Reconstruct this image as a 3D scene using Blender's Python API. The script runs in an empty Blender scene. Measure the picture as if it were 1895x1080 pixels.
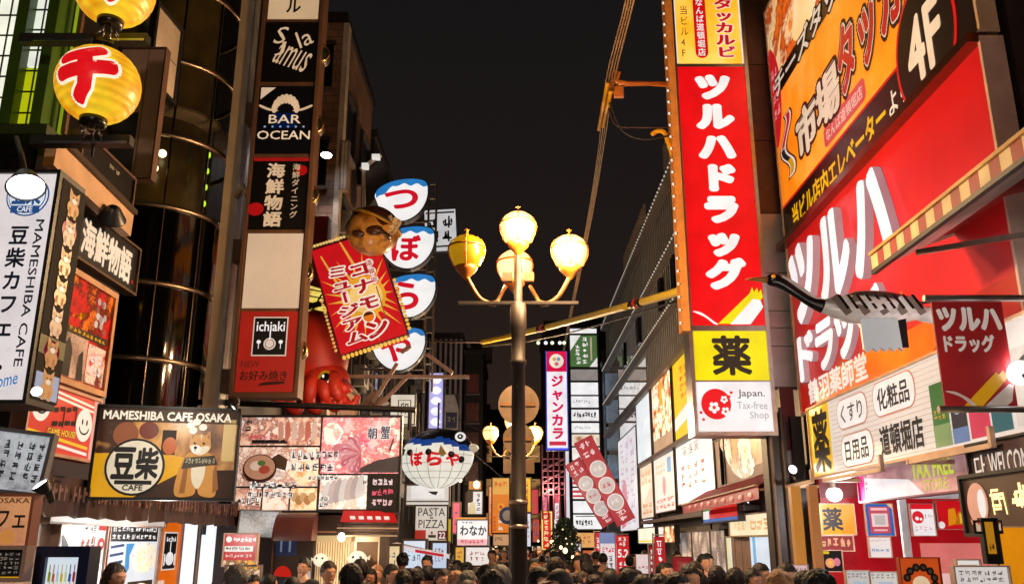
import bpy, bmesh, math, random
from mathutils import Vector, Matrix, noise
R = math.radians
random.seed(11)
sc = bpy.context.scene
COL = sc.collection

# ------------------------------------------------------------------ camera, night sky, exposure
F, CX, CY, TH, EYE = 1620.0, 947.5, 540.0, R(15.9), 1.9
cd = bpy.data.cameras.new('camera'); cam = bpy.data.objects.new('camera', cd); COL.objects.link(cam)
cd.sensor_width = 36; cd.lens = 36 * F / 1895; cd.clip_start = .05; cd.clip_end = 600
cam.location = (0, 0, EYE); cam.rotation_euler = (math.pi / 2 + TH, 0, 0)
sc.camera = cam
w = bpy.data.worlds.new('World'); sc.world = w; w.use_nodes = True
nt = w.node_tree; nt.nodes.clear()
wo = nt.nodes.new('ShaderNodeOutputWorld'); bg = nt.nodes.new('ShaderNodeBackground')
tc = nt.nodes.new('ShaderNodeTexCoord'); sx = nt.nodes.new('ShaderNodeSeparateXYZ'); rp = nt.nodes.new('ShaderNodeValToRGB')
rp.color_ramp.elements[0].position = .0; rp.color_ramp.elements[0].color = (.036, .0195, .0125, 1)
rp.color_ramp.elements[1].position = .62; rp.color_ramp.elements[1].color = (.0070, .0067, .0072, 1)
e = rp.color_ramp.elements.new(.3); e.color = (.0140, .0098, .0086, 1)
nt.links.new(tc.outputs['Generated'], sx.inputs[0]); nt.links.new(sx.outputs['Z'], rp.inputs[0])
nt.links.new(rp.outputs[0], bg.inputs[0]); nt.links.new(bg.outputs[0], wo.inputs[0])
bg.inputs[1].default_value = 1.0
vs = sc.view_settings; vs.view_transform = 'Standard'; vs.look = 'None'; vs.exposure = 0.0; vs.gamma = 1
sc.render.engine = 'CYCLES'
cy = sc.cycles
cy.max_bounces = 5; cy.diffuse_bounces = 2; cy.glossy_bounces = 3; cy.transmission_bounces = 4; cy.transparent_max_bounces = 6
cy.use_denoising = True; cy.sample_clamp_indirect = 4; cy.caustics_reflective = False; cy.caustics_refractive = False
cy.use_light_tree = True; cy.use_adaptive_sampling = True; cy.adaptive_threshold = .015

def ray(px, py):
    u, v = (px - CX) / F, (CY - py) / F
    return Vector((u, math.cos(TH) - v * math.sin(TH), math.sin(TH) + v * math.cos(TH)))
def atY(px, py, Y):
    r = ray(px, py); k = Y / r.y
    return Vector((r.x * k, Y, EYE + r.z * k))
def atX(px, py, X):
    r = ray(px, py); k = X / r.x
    return Vector((X, r.y * k, EYE + r.z * k))
def front(pxl, pxr, pyt, pyb, Y, Y2=None, ref=None):
    """plan ends and heights of an upright board whose lower corners show at pxl and pxr"""
    Y2 = Y if Y2 is None else Y2
    ref = pyb if ref is None else ref
    a, b = atY(pxl, ref, Y), atY(pxr, ref, Y2)
    ym = (Y + Y2) / 2; xm = (pxl + pxr) / 2
    return (a.x, a.y), (b.x, b.y), atY(xm, pyb, ym).z, atY(xm, pyt, ym).z
def side(X, pl, pr, pyt):
    """board on a wall along the street: lower corners pl and pr, upper edge at row pyt above pl"""
    a, b = atX(pl[0], pl[1], X), atX(pr[0], pr[1], X)
    r = ray(pl[0], pyt); k = a.y / r.y
    return (X, a.y), (X, b.y), (a.z + b.z) / 2, EYE + r.z * k

# ------------------------------------------------------------------ materials
def lin(h):
    c = [int(h[i:i + 2], 16) / 255 for i in (0, 2, 4)]
    return tuple(x / 12.92 if x <= .04045 else ((x + .055) / 1.055) ** 2.4 for x in c)
MATS = {}
def nodes(key):
    m = bpy.data.materials.new(key); m.use_nodes = True
    n = m.node_tree; b = n.nodes['Principled BSDF']
    return m, n, b
def noise_mix(n, scale, lo, hi, col, detail=4, coord='Object'):
    t = n.nodes.new('ShaderNodeTexCoord'); x = n.nodes.new('ShaderNodeTexNoise'); r = n.nodes.new('ShaderNodeValToRGB')
    x.inputs['Scale'].default_value = scale; x.inputs['Detail'].default_value = detail
    n.links.new(t.outputs[coord], x.inputs['Vector']); n.links.new(x.outputs['Fac'], r.inputs[0])
    r.color_ramp.elements[0].position = .3; r.color_ramp.elements[1].position = .7
    r.color_ramp.elements[0].color = tuple(c * lo for c in col) + (1,)
    r.color_ramp.elements[1].color = tuple(min(1, c * hi) for c in col) + (1,)
    return r.outputs[0], x.outputs['Fac']
def P(h, rough=.55, metal=0., lo=.72, hi=1.12, scale=3.5, bump=0., key=None):
    k = ('P', h, rough, metal, lo, scale, bump)
    if k in MATS: return MATS[k]
    m, n, b = nodes('paint_' + h)
    o, f = noise_mix(n, scale, lo, hi, lin(h), 6)
    n.links.new(o, b.inputs['Base Color'])
    b.inputs['Roughness'].default_value = rough; b.inputs['Metallic'].default_value = metal
    if bump:
        bn = n.nodes.new('ShaderNodeBump'); bn.inputs['Strength'].default_value = bump; bn.inputs['Distance'].default_value = .02
        n.links.new(f, bn.inputs['Height']); n.links.new(bn.outputs[0], b.inputs['Normal'])
    MATS[k] = m; return m
def E(h, s=.95, lo=.86, scale=2.2, rough=.3):
    """lamp or backlit sheet; on unlit boards and parts the glow imitates light"""
    k = ('E', h, s, lo, scale)
    if k in MATS: return MATS[k]
    m, n, b = nodes('lit_' + h)
    c = lin(h)
    o, f = noise_mix(n, scale, lo - .06, 1.05, c, 3)
    fn = n.nodes.new('ShaderNodeTexNoise'); fn.inputs['Scale'].default_value = 26; fn.inputs['Detail'].default_value = 6
    fr_ = n.nodes.new('ShaderNodeValToRGB'); fr_.color_ramp.elements[0].position = .22; fr_.color_ramp.elements[0].color = (.86, .85, .84, 1); fr_.color_ramp.elements[1].position = .46; fr_.color_ramp.elements[1].color = (1, 1, 1, 1)
    mx = n.nodes.new('ShaderNodeMix'); mx.data_type = 'RGBA'; mx.blend_type = 'MULTIPLY'; mx.inputs[0].default_value = 1
    n.links.new(f.node.inputs['Vector'].links[0].from_socket, fn.inputs['Vector']); n.links.new(fn.outputs['Fac'], fr_.inputs[0]); n.links.new(o, mx.inputs[6]); n.links.new(fr_.outputs[0], mx.inputs[7]); o = mx.outputs[2]
    b.inputs['Base Color'].default_value = tuple(x * .25 for x in c) + (1,)
    n.links.new(o, b.inputs['Emission Color']); b.inputs['Emission Strength'].default_value = s
    b.inputs['Roughness'].default_value = rough
    MATS[k] = m; return m
def PH(name, cols, scale=6, s=.8, warp=1.2, fine=30):
    """printed picture: warped cells and grain in a run of colours; s = how strongly it glows, backlit or not (0: no glow)"""
    k = ('PH', name)
    if k in MATS: return MATS[k]
    m, n, b = nodes('picture_' + name)
    L = n.links.new
    t = n.nodes.new('ShaderNodeTexCoord')
    x1 = n.nodes.new('ShaderNodeTexNoise'); x1.inputs['Scale'].default_value = scale * .6; x1.inputs['Detail'].default_value = 3
    x1.inputs['Distortion'].default_value = warp
    vo = n.nodes.new('ShaderNodeTexVoronoi'); vo.inputs['Scale'].default_value = scale
    x2 = n.nodes.new('ShaderNodeTexNoise'); x2.inputs['Scale'].default_value = fine; x2.inputs['Detail'].default_value = 5
    mv = n.nodes.new('ShaderNodeMix'); mv.data_type = 'VECTOR'; mv.inputs['Factor'].default_value = .12
    L(t.outputs['Object'], x1.inputs['Vector']); L(t.outputs['Object'], x2.inputs['Vector'])
    L(t.outputs['Object'], mv.inputs[4]); L(x1.outputs['Color'], mv.inputs[5]); L(mv.outputs[1], vo.inputs['Vector'])
    a = n.nodes.new('ShaderNodeMath'); a.operation = 'MULTIPLY_ADD'; a.inputs[1].default_value = .55
    L(vo.outputs['Distance'], a.inputs[0]); 
    c_ = n.nodes.new('ShaderNodeMath'); c_.operation = 'MULTIPLY_ADD'; c_.inputs[1].default_value = .85; 
    L(x1.outputs['Fac'], c_.inputs[0]); c_.inputs[2].default_value = -.32
    d = n.nodes.new('ShaderNodeMath'); d.operation = 'MULTIPLY_ADD'; d.inputs[1].default_value = .5
    L(x2.outputs['Fac'], d.inputs[0]); L(c_.outputs[0], d.inputs[2]); L(d.outputs[0], a.inputs[2])
    r = n.nodes.new('ShaderNodeValToRGB'); cr = r.color_ramp
    N = len(cols)
    while len(cr.elements) < N: cr.elements.new(.5)
    for i, h in enumerate(cols):
        cr.elements[i].position = .12 + .72 * i / max(1, N - 1); cr.elements[i].color = lin(h) + (1,)
    L(a.outputs[0], r.inputs[0])
    if s:
        L(r.outputs[0], b.inputs['Base Color'])
        L(r.outputs[0], b.inputs['Emission Color']); b.inputs['Emission Strength'].default_value = s
    else: L(r.outputs[0], b.inputs['Base Color'])
    b.inputs['Roughness'].default_value = .3
    MATS[k] = m; return m
def TILE(h, wd=.6, hg=.3, rough=.5):
    k = ('T', h, wd, hg)
    if k in MATS: return MATS[k]
    m, n, b = nodes('tiles_' + h); L = n.links.new; c = lin(h)
    t = n.nodes.new('ShaderNodeTexCoord'); mp = n.nodes.new('ShaderNodeSeparateXYZ'); cb = n.nodes.new('ShaderNodeCombineXYZ'); ad = n.nodes.new('ShaderNodeMath'); ad.operation = 'ADD'
    L(t.outputs['Object'], mp.inputs[0]); L(mp.outputs['X'], ad.inputs[0]); L(mp.outputs['Y'], ad.inputs[1]); L(ad.outputs[0], cb.inputs['X']); L(mp.outputs['Z'], cb.inputs['Y'])
    br = n.nodes.new('ShaderNodeTexBrick'); br.inputs['Scale'].default_value = 1; br.inputs['Brick Width'].default_value = wd; br.inputs['Row Height'].default_value = hg; br.inputs['Mortar Size'].default_value = .012; br.offset = .5
    br.inputs['Color1'].default_value = tuple(x * .85 for x in c) + (1,); br.inputs['Color2'].default_value = tuple(min(1, x * 1.15) for x in c) + (1,); br.inputs['Mortar'].default_value = tuple(x * .4 for x in c) + (1,)
    L(cb.outputs[0], br.inputs['Vector'])
    no = n.nodes.new('ShaderNodeTexNoise'); no.inputs['Scale'].default_value = .9; no.inputs['Detail'].default_value = 7; r = n.nodes.new('ShaderNodeValToRGB'); r.color_ramp.elements[0].position = .35; r.color_ramp.elements[0].color = (.45, .42, .4, 1); r.color_ramp.elements[1].position = .62; r.color_ramp.elements[1].color = (1, 1, 1, 1)
    mx = n.nodes.new('ShaderNodeMix'); mx.data_type = 'RGBA'; mx.blend_type = 'MULTIPLY'; mx.inputs[0].default_value = .8
    L(t.outputs['Object'], no.inputs['Vector']); L(no.outputs['Fac'], r.inputs[0]); L(br.outputs['Color'], mx.inputs[6]); L(r.outputs[0], mx.inputs[7]); L(mx.outputs[2], b.inputs['Base Color']); b.inputs['Roughness'].default_value = rough
    MATS[k] = m; return m
def METAL(h, rough=.3): return P(h, rough, 1., .8, 1.1, 5)
def GLASS(h, rough=.06, alpha=1.):
    k = ('G', h, rough, alpha)
    if k in MATS: return MATS[k]
    m, n, b = nodes('glass_' + h)
    b.inputs['Base Color'].default_value = lin(h) + (1,); b.inputs['Roughness'].default_value = rough
    b.inputs['IOR'].default_value = 1.55; b.inputs['Alpha'].default_value = alpha
    MATS[k] = m; return m

BLACK = P('141212', .45); DARK = P('2a2322', .5); BROWN = P('4a3328', .55); TAN = P('b08a6a', .6); STEEL = METAL('b8b2ac', .35)
ALU = METAL('c8c4c0', .3); GREYW = P('8d8580', .6); WHITEP = P('d8d4ce', .5); RUST = P('7d5134', .5)

# ------------------------------------------------------------------ mesh building
class MB:
    def __init__(s): s.bm = bmesh.new(); s.mats = []
    def mi(s, m):
        if m not in s.mats: s.mats.append(m)
        return s.mats.index(m)
    def face(s, pts, m, smooth=False):
        vs = [s.bm.verts.new(p) for p in pts]
        try: f = s.bm.faces.new(vs)
        except ValueError: return
        f.material_index = s.mi(m); f.smooth = smooth
    def mesh(s, verts, faces, m, smooth=False):
        vs = [s.bm.verts.new(v) for v in verts]; i = s.mi(m)
        for f in faces:
            try: q = s.bm.faces.new([vs[k] for k in f])
            except ValueError: continue
            q.material_index = i; q.smooth = smooth
    def box(s, c, d, m, rot=None, bev=0.):
        M = Matrix.Translation(Vector(c)) @ (rot.to_4x4() if rot else Matrix.Identity(4))
        x, y, z = d[0] / 2, d[1] / 2, d[2] / 2
        V = [M @ Vector((a * x, b * y, k * z)) for a in (-1, 1) for b in (-1, 1) for k in (-1, 1)]
        Fc = [(0, 1, 3, 2), (4, 6, 7, 5), (0, 4, 5, 1), (2, 3, 7, 6), (0, 2, 6, 4), (1, 5, 7, 3)]
        s.mesh(V, Fc, m)
    def bar(s, p, q, r, m, n=8, r2=None, smooth=True, cap=True):
        p, q = Vector(p), Vector(q); r2 = r if r2 is None else r2
        d = (q - p); z = d.normalized(); a = z.orthogonal().normalized(); b = z.cross(a)
        V = [p + (a * math.cos(t) + b * math.sin(t)) * r for t in [2 * math.pi * i / n for i in range(n)]]
        V += [q + (a * math.cos(t) + b * math.sin(t)) * r2 for t in [2 * math.pi * i / n for i in range(n)]]
        s.mesh(V, [(i, (i + 1) % n, n + (i + 1) % n, n + i) for i in range(n)], m, smooth)
        if cap:
            s.mesh(V[:n], [tuple(range(n))[::-1]], m); s.mesh(V[n:], [tuple(range(n))], m)
    def sqbar(s, p, q, a, b, m):
        """square section bar, a wide by b high"""
        p, q = Vector(p), Vector(q); z = (q - p).normalized()
        up = Vector((0, 0, 1)) if abs(z.z) < .95 else Vector((0, 1, 0))
        x = z.cross(up).normalized() * (a / 2); y = x.cross(z).normalized() * (b / 2)
        V = [c + i * x + j * y for c in (p, q) for i, j in ((-1, -1), (1, -1), (1, 1), (-1, 1))]
        s.mesh(V, [(0, 1, 2, 3), (7, 6, 5, 4)] + [(i, (i + 1) % 4 + 0, (i + 1) % 4 + 4, i + 4)[::-1] for i in range(4)], m)
    def tube(s, pts, r, m, n=8):
        pts = [Vector(p) for p in pts]; rr = r if isinstance(r, (list, tuple)) else [r] * len(pts)
        V = []; prev = None
        for i, p in enumerate(pts):
            d = (pts[min(i + 1, len(pts) - 1)] - pts[max(i - 1, 0)]).normalized()
            a = d.orthogonal().normalized() if prev is None else (prev - d * prev.dot(d)).normalized()
            prev = a; b = d.cross(a)
            V += [p + (a * math.cos(2 * math.pi * k / n) + b * math.sin(2 * math.pi * k / n)) * rr[i] for k in range(n)]
        Fc = [(i * n + k, i * n + (k + 1) % n, (i + 1) * n + (k + 1) % n, (i + 1) * n + k) for i in range(len(pts) - 1) for k in range(n)]
        Fc += [tuple(range(n))[::-1], tuple(range((len(pts) - 1) * n, len(pts) * n))]
        s.mesh(V, Fc, m, True)
    def lathe(s, prof, c, m, n=24, arc=None, smooth=True):
        c = Vector(c); a0, a1 = arc if arc else (0, 2 * math.pi); k = n + 1 if arc else n
        V = [c + Vector((r * math.cos(a0 + (a1 - a0) * i / n), r * math.sin(a0 + (a1 - a0) * i / n), z)) for r, z in prof for i in range(k)]
        Fc = [(j * k + i, j * k + (i + 1) % k, (j + 1) * k + (i + 1) % k, (j + 1) * k + i) for j in range(len(prof) - 1) for i in range(n)]
        s.mesh(V, Fc, m, smooth)
    def ell(s, c, r, m, nu=20, nv=12, rot=None):
        c = Vector(c); V = []
        for j in range(nv + 1):
            p = math.pi * j / nv
            for i in range(nu):
                t = 2 * math.pi * i / nu
                q = Vector((r[0] * math.sin(p) * math.cos(t), r[1] * math.sin(p) * math.sin(t), -r[2] * math.cos(p)))
                V.append(c + (rot @ q if rot else q))
        s.mesh(V, [(j * nu + i, j * nu + (i + 1) % nu, (j + 1) * nu + (i + 1) % nu, (j + 1) * nu + i) for j in range(nv) for i in range(nu)], m, True)
    def slab(s, out, y0, y1, mf, ms):
        """outline in x,z extruded from y0 (front) to y1"""
        n = len(out)
        s.mesh([(x, y0, z) for x, z in out], [tuple(range(n))], mf)
        s.mesh([(x, y1, z) for x, z in out], [tuple(range(n))[::-1]], ms)
        V = [(x, y0, z) for x, z in out] + [(x, y1, z) for x, z in out]
        s.mesh(V, [(i, (i + 1) % n, n + (i + 1) % n, n + i) for i in range(n)], ms)
    def build(s, name, parent=None, weld=False):
        if weld: bmesh.ops.remove_doubles(s.bm, verts=s.bm.verts, dist=1e-4)
        me = bpy.data.meshes.new(name); s.bm.to_mesh(me); s.bm.free()
        for m in s.mats: me.materials.append(m)
        o = bpy.data.objects.new(name, me); COL.objects.link(o)
        if parent: o.parent = parent
        return o
def tag(o, label, cat, group=None):
    o['label'] = label; o['category'] = cat
    if group: o['group'] = group
    return o
def thing(name, label, cat, loc=(0, 0, 0), rz=0., group=None):
    o = bpy.data.objects.new(name, None); COL.objects.link(o); o.location = loc; o.rotation_euler = (0, 0, rz); o.empty_display_size = .2
    return tag(o, label, cat, group)
def structure(o, kind='structure'): o['kind'] = kind; return o
def dup(root, loc, rz=None, label=None, group=None, scale=None):
    r = root.copy(); COL.objects.link(r); r.location = loc
    if rz is not None: r.rotation_euler = (0, 0, rz)
    if label: r['label'] = label
    if group: r['group'] = group
    if scale: r.scale = (scale,) * 3
    for ch in list(root.children):
        c = ch.copy(); COL.objects.link(c); c.parent = r
        for g in list(ch.children):
            d = g.copy(); COL.objects.link(d); d.parent = c
    return r
def point(name, loc, watts, col, parent=None, r=.08):
    l = bpy.data.lights.new(name, 'POINT'); l.energy = watts; l.color = col; l.shadow_soft_size = r
    o = bpy.data.objects.new(name, l); COL.objects.link(o); o.location = loc
    if parent: o.parent = parent
    return o
def spot(name, loc, target, watts, col, parent=None, ang=100, r=.06):
    l = bpy.data.lights.new(name, 'SPOT'); l.energy = watts; l.color = col; l.spot_size = R(ang); l.spot_blend = .6; l.shadow_soft_size = r
    o = bpy.data.objects.new(name, l); COL.objects.link(o); o.location = loc
    d = Vector(target) - Vector(loc); o.rotation_euler = d.to_track_quat('-Z', 'Y').to_euler()
    if parent: o.parent = parent
    return o

# ------------------------------------------------------------------ lettering as real outlines
_T = {}
_tc = bpy.data.curves.new('lettering', 'FONT'); _to = bpy.data.objects.new('lettering', _tc)
def shifts(off):
    if off < .004: return [(0, 0)]
    n = 4 if off < .03 else 8 if off < .06 else 14
    return [(off * math.cos(R(45) + 2 * math.pi * i / n), off * math.sin(R(45) + 2 * math.pi * i / n)) for i in range(n)]
def glyphs(s, ext=0., res=2):
    k = (s, ext, res)
    if k not in _T:
        _tc.body = s; _tc.extrude = ext; _tc.resolution_u = res; _tc.fill_mode = 'FRONT' if not ext else 'BOTH'
        me = bpy.data.meshes.new_from_object(_to)
        _T[k] = ([v.co.copy() for v in me.vertices], [tuple(p.vertices) for p in me.polygons])
        bpy.data.meshes.remove(me)
    return _T[k]
def extent(s):
    V = glyphs(s)[0]
    if not V: return 0, 0, 1, 1
    return min(v.x for v in V), min(v.y for v in V), max(v.x for v in V), max(v.y for v in V)

class Board:
    """a flat sign: casing + printed or backlit panel whose graphics are cut outlines lying on it; u to the right, v down, both 0..1"""
    def __init__(s, name, label, cat, fr, face, depth=.14, border=.03, casing=None, group=None, roll=0., pitch=0., part='panel'):
        (x0, y0), (x1, y1), z0, z1 = fr
        s.w = math.hypot(x1 - x0, y1 - y0); s.h = z1 - z0
        s.root = thing(name, label, cat, ((x0 + x1) / 2, (y0 + y1) / 2, z0), math.atan2(y1 - y0, x1 - x0), group)
        if roll: s.root.rotation_euler.y = roll
        if pitch: s.root.rotation_euler.x = pitch
        s.part = part; s.m = MB(); cas = casing or DARK
        c = MB(); w, h, b = s.w, s.h, border
        c.box((0, depth / 2 + .004, h / 2), (w - .002, depth, h - .002), cas)
        if b:
            for x in (-1, 1): c.box((x * (w / 2 + b / 2), depth / 2 - .012, h / 2), (b, depth + .03, h + 2 * b), cas)
            for z in (-b / 2, h + b / 2): c.box((0, depth / 2 - .012, z), (w - .001, depth + .03, b), cas)
        s.casing = c
        if face: s.rect(0, 0, 1, 1, face, 0)
    def pt(s, u, v, l=0): return Vector(((u - .5) * s.w, -.003 * l, (1 - v) * s.h))
    def rect(s, u0, v0, u1, v1, m, l=1): s.poly([(u0, v1), (u1, v1), (u1, v0), (u0, v0)], m, l)
    def poly(s, pts, m, l=1): s.m.face([s.pt(u, v, l) for u, v in pts], m)
    def ell(s, u, v, ru, m, l=1, rv=None, n=28, a0=0., a1=2 * math.pi):
        rv = ru * s.w / s.h if rv is None else rv
        s.poly([(u + ru * math.cos(a0 + (a1 - a0) * i / n), v - rv * math.sin(a0 + (a1 - a0) * i / n)) for i in range(n)], m, l)
    def round(s, u0, v0, u1, v1, m, l=1, r=.5):
        rv = min((v1 - v0) / 2, (u1 - u0) / 2 * s.w / s.h) * 2 * r; ru = rv * s.h / s.w; pts = []
        for cu, cv, a in ((u1 - ru, v0 + rv, 0), (u0 + ru, v0 + rv, 1), (u0 + ru, v1 - rv, 2), (u1 - ru, v1 - rv, 3)):
            pts += [(cu + ru * math.cos((a + i / 6) * math.pi / 2), cv - rv * math.sin((a + i / 6) * math.pi / 2)) for i in range(7)]
        s.poly(pts, m, l)
    def text(s, t, u0, v0, u1, v1, m, off=.012, l=2, ol=(), rot=0, sk=0., sv=0.):
        """lettering stretched into the box; ol: (material, offset) outlines below it; rot 90: reads downwards; sk: slant; sv: climb"""
        ax, ay, bx, by = extent(t)
        lays = [(mm, o, l + i) for i, (mm, o) in enumerate(ol)] + [(m, off, l + len(ol))]
        for mm, o, ll in lays:
            V, Fc = glyphs(t)
            for q, (dx, dy) in enumerate(shifts(o)):
                out = []
                for p in V:
                    a = (p.x + dx - ax) / (bx - ax + 1e-6); b = (p.y + dy - ay) / (by - ay + 1e-6)
                    if rot == 90: a, b = b, 1 - a
                    out.append(s.pt(u0 + (u1 - u0) * (a + sk * (b - .5)), v1 + (v0 - v1) * (b + sv * (a - .5)), ll + q * .11))
                s.m.mesh(out, Fc, mm)
    def vtext(s, t, u0, v0, u1, v1, m, off=.012, l=2, ol=(), gap=.04):
        n = len(t); h = (v1 - v0) / n
        for i, ch in enumerate(t):
            lays = [(mm, o, l + k) for k, (mm, o) in enumerate(ol)] + [(m, off, l + len(ol))]
            ax, ay, bx, by = extent(ch); W = max(bx, 1.)
            for mm, o, ll in lays:
                V, Fc = glyphs(ch)
                for q, (dx, dy) in enumerate(shifts(o)):
                    out = []
                    for p in V:
                        a, b = (p.x + dx) / W, (p.y + dy + .12)
                        if ch in 'ー～': a, b = b + .02, 1 - a
                        out.append(s.pt(u0 + (u1 - u0) * a, v0 + h * (i + gap + (1 - 2 * gap) * (1 - b)), ll + q * .11))
                    s.m.mesh(out, Fc, mm)
    def strokes(s, u0, v0, u1, v1, n, m, l=2, vert=False, rows=1, k=6, seed=0, fat=.13):
        """lettering too small or blurred to read: cells of random strokes"""
        rnd = random.Random(seed * 131 + n + int(u0 * 977))
        for rr in range(rows):
            for i in range(n):
                if vert:
                    a0, a1 = u0 + (u1 - u0) * rr / rows, u0 + (u1 - u0) * (rr + .84) / rows
                    b0, b1 = v0 + (v1 - v0) * i / n, v0 + (v1 - v0) * (i + .88) / n
                else:
                    a0, a1 = u0 + (u1 - u0) * i / n, u0 + (u1 - u0) * (i + .88) / n
                    b0, b1 = v0 + (v1 - v0) * rr / rows, v0 + (v1 - v0) * (rr + .8) / rows
                du, dv = a1 - a0, b1 - b0
                for q in range(k):
                    if rnd.random() < .55:
                        y = rnd.uniform(.04, .9); xa = rnd.uniform(0, .35); xb = rnd.uniform(.6, 1)
                        s.rect(a0 + du * xa, b0 + dv * y, a0 + du * xb, b0 + dv * min(1, y + fat), m, l)
                    else:
                        x = rnd.uniform(.05, .88); ya = rnd.uniform(0, .4); yb = rnd.uniform(.6, 1); sl = rnd.uniform(-.12, .12)
                        s.poly([(a0 + du * (x + sl), b0 + dv * yb), (a0 + du * (x + sl + fat), b0 + dv * yb), (a0 + du * (x + fat), b0 + dv * ya), (a0 + du * x, b0 + dv * ya)], m, l)
    def burst(s, u, v, n, r0, r1, m, l=1, clip=True):
        for i in range(n):
            a = 2 * math.pi * (i + .3) / n; d = math.pi / n * .55; k = s.w / s.h
            rr = r1 * (1 if i % 2 else .86)
            P3 = [(u + r0 * math.cos(a - d), v + r0 * k * math.sin(a - d)), (u + rr * math.cos(a), v + rr * k * math.sin(a)), (u + r0 * math.cos(a + d), v + r0 * k * math.sin(a + d))]
            s.poly([(min(.99, max(.01, x)), min(.99, max(.01, y))) for x, y in P3], m, l)
    def next(s, part): s.m.build(s.part, s.root); s.m = MB(); s.part = part
    def done(s):
        s.casing.build('casing', s.root)
        s.panel = s.m.build(s.part, s.root)
        return s.root
def wrap_text(m, t, c, r, mat, lon, lat, wid, hei, off=.02, lift=1.012, roll=0.):
    """lettering laid on an ellipsoid of radii r round c; lon 0 faces -y"""
    V, Fc = glyphs(t); ax, ay, bx, by = extent(t)
    b = bmesh.new()
    for q, (dx, dy) in enumerate(shifts(off)):
        vs = [b.verts.new((v.x + dx, v.y + dy, q * .001)) for v in V]
        for f in Fc:
            try: b.faces.new([vs[i] for i in f])
            except ValueError: pass
    bmesh.ops.subdivide_edges(b, edges=[e for e in b.edges if e.calc_length() > .12], cuts=3, use_grid_fill=True)
    bmesh.ops.triangulate(b, faces=b.faces); b.verts.index_update()
    out = []
    for v in b.verts:
        x = ((v.co.x - ax) / (bx - ax) - .5) * wid; y = ((v.co.y - ay) / (by - ay) - .5) * hei
        x, y = x * math.cos(roll) - y * math.sin(roll), x * math.sin(roll) + y * math.cos(roll)
        lo, la = lon + x, lat + y
        d = Vector((math.sin(lo) * math.cos(la), -math.cos(lo) * math.cos(la), math.sin(la)))
        out.append(Vector(c) + Vector((d.x * r[0], d.y * r[1], d.z * r[2])) * (lift + v.co.z))
    m.mesh(out, [tuple(v.index for v in f.verts) for f in b.faces], mat); b.free()
def spline(pts, n=6, closed=True):
    out = []; N = len(pts)
    for i in range(N if closed else N - 1):
        g = lambda k: pts[k % N] if closed else pts[max(0, min(N - 1, k))]
        p0, p1, p2, p3 = g(i - 1), g(i), g(i + 1), g(i + 2)
        for k in range(n):
            t = k / n
            out.append(tuple(.5 * (2 * b + (c - a) * t + (2 * a - 5 * b + 4 * c - d) * t * t + (3 * b - a - 3 * c + d) * t ** 3) for a, b, c, d in zip(p0, p1, p2, p3)))
    if not closed: out.append(tuple(pts[-1]))
    return out
# ------------------------------------------------------------------ ground and street
g = MB(); g.face([(-250, -60, 0), (250, -60, 0), (250, 420, 0), (-250, 420, 0)], P('3b3835', .8, scale=.6)); structure(g.build('ground'))
def paving():
    m, n, b = nodes('street_paving')
    t = n.nodes.new('ShaderNodeTexCoord'); br = n.nodes.new('ShaderNodeTexBrick')
    br.inputs['Scale'].default_value = 1.6; br.inputs['Color1'].default_value = (.16, .145, .13, 1); br.inputs['Color2'].default_value = (.11, .1, .095, 1)
    br.inputs['Mortar'].default_value = (.05, .05, .05, 1); br.inputs['Mortar Size'].default_value = .012
    n.links.new(t.outputs['Object'], br.inputs['Vector']); n.links.new(br.outputs[0], b.inputs['Base Color']); b.inputs['Roughness'].default_value = .42
    return m
g = MB(); g.box((0, 40, .02), (8.6, 120, .04), paving()); structure(g.build('street'))
g = MB()
for x in (-4.4, 4.4): g.box((x, 40, .06), (.24, 120, .12), P('7a756e', .6))
structure(g.build('kerb'))

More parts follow.
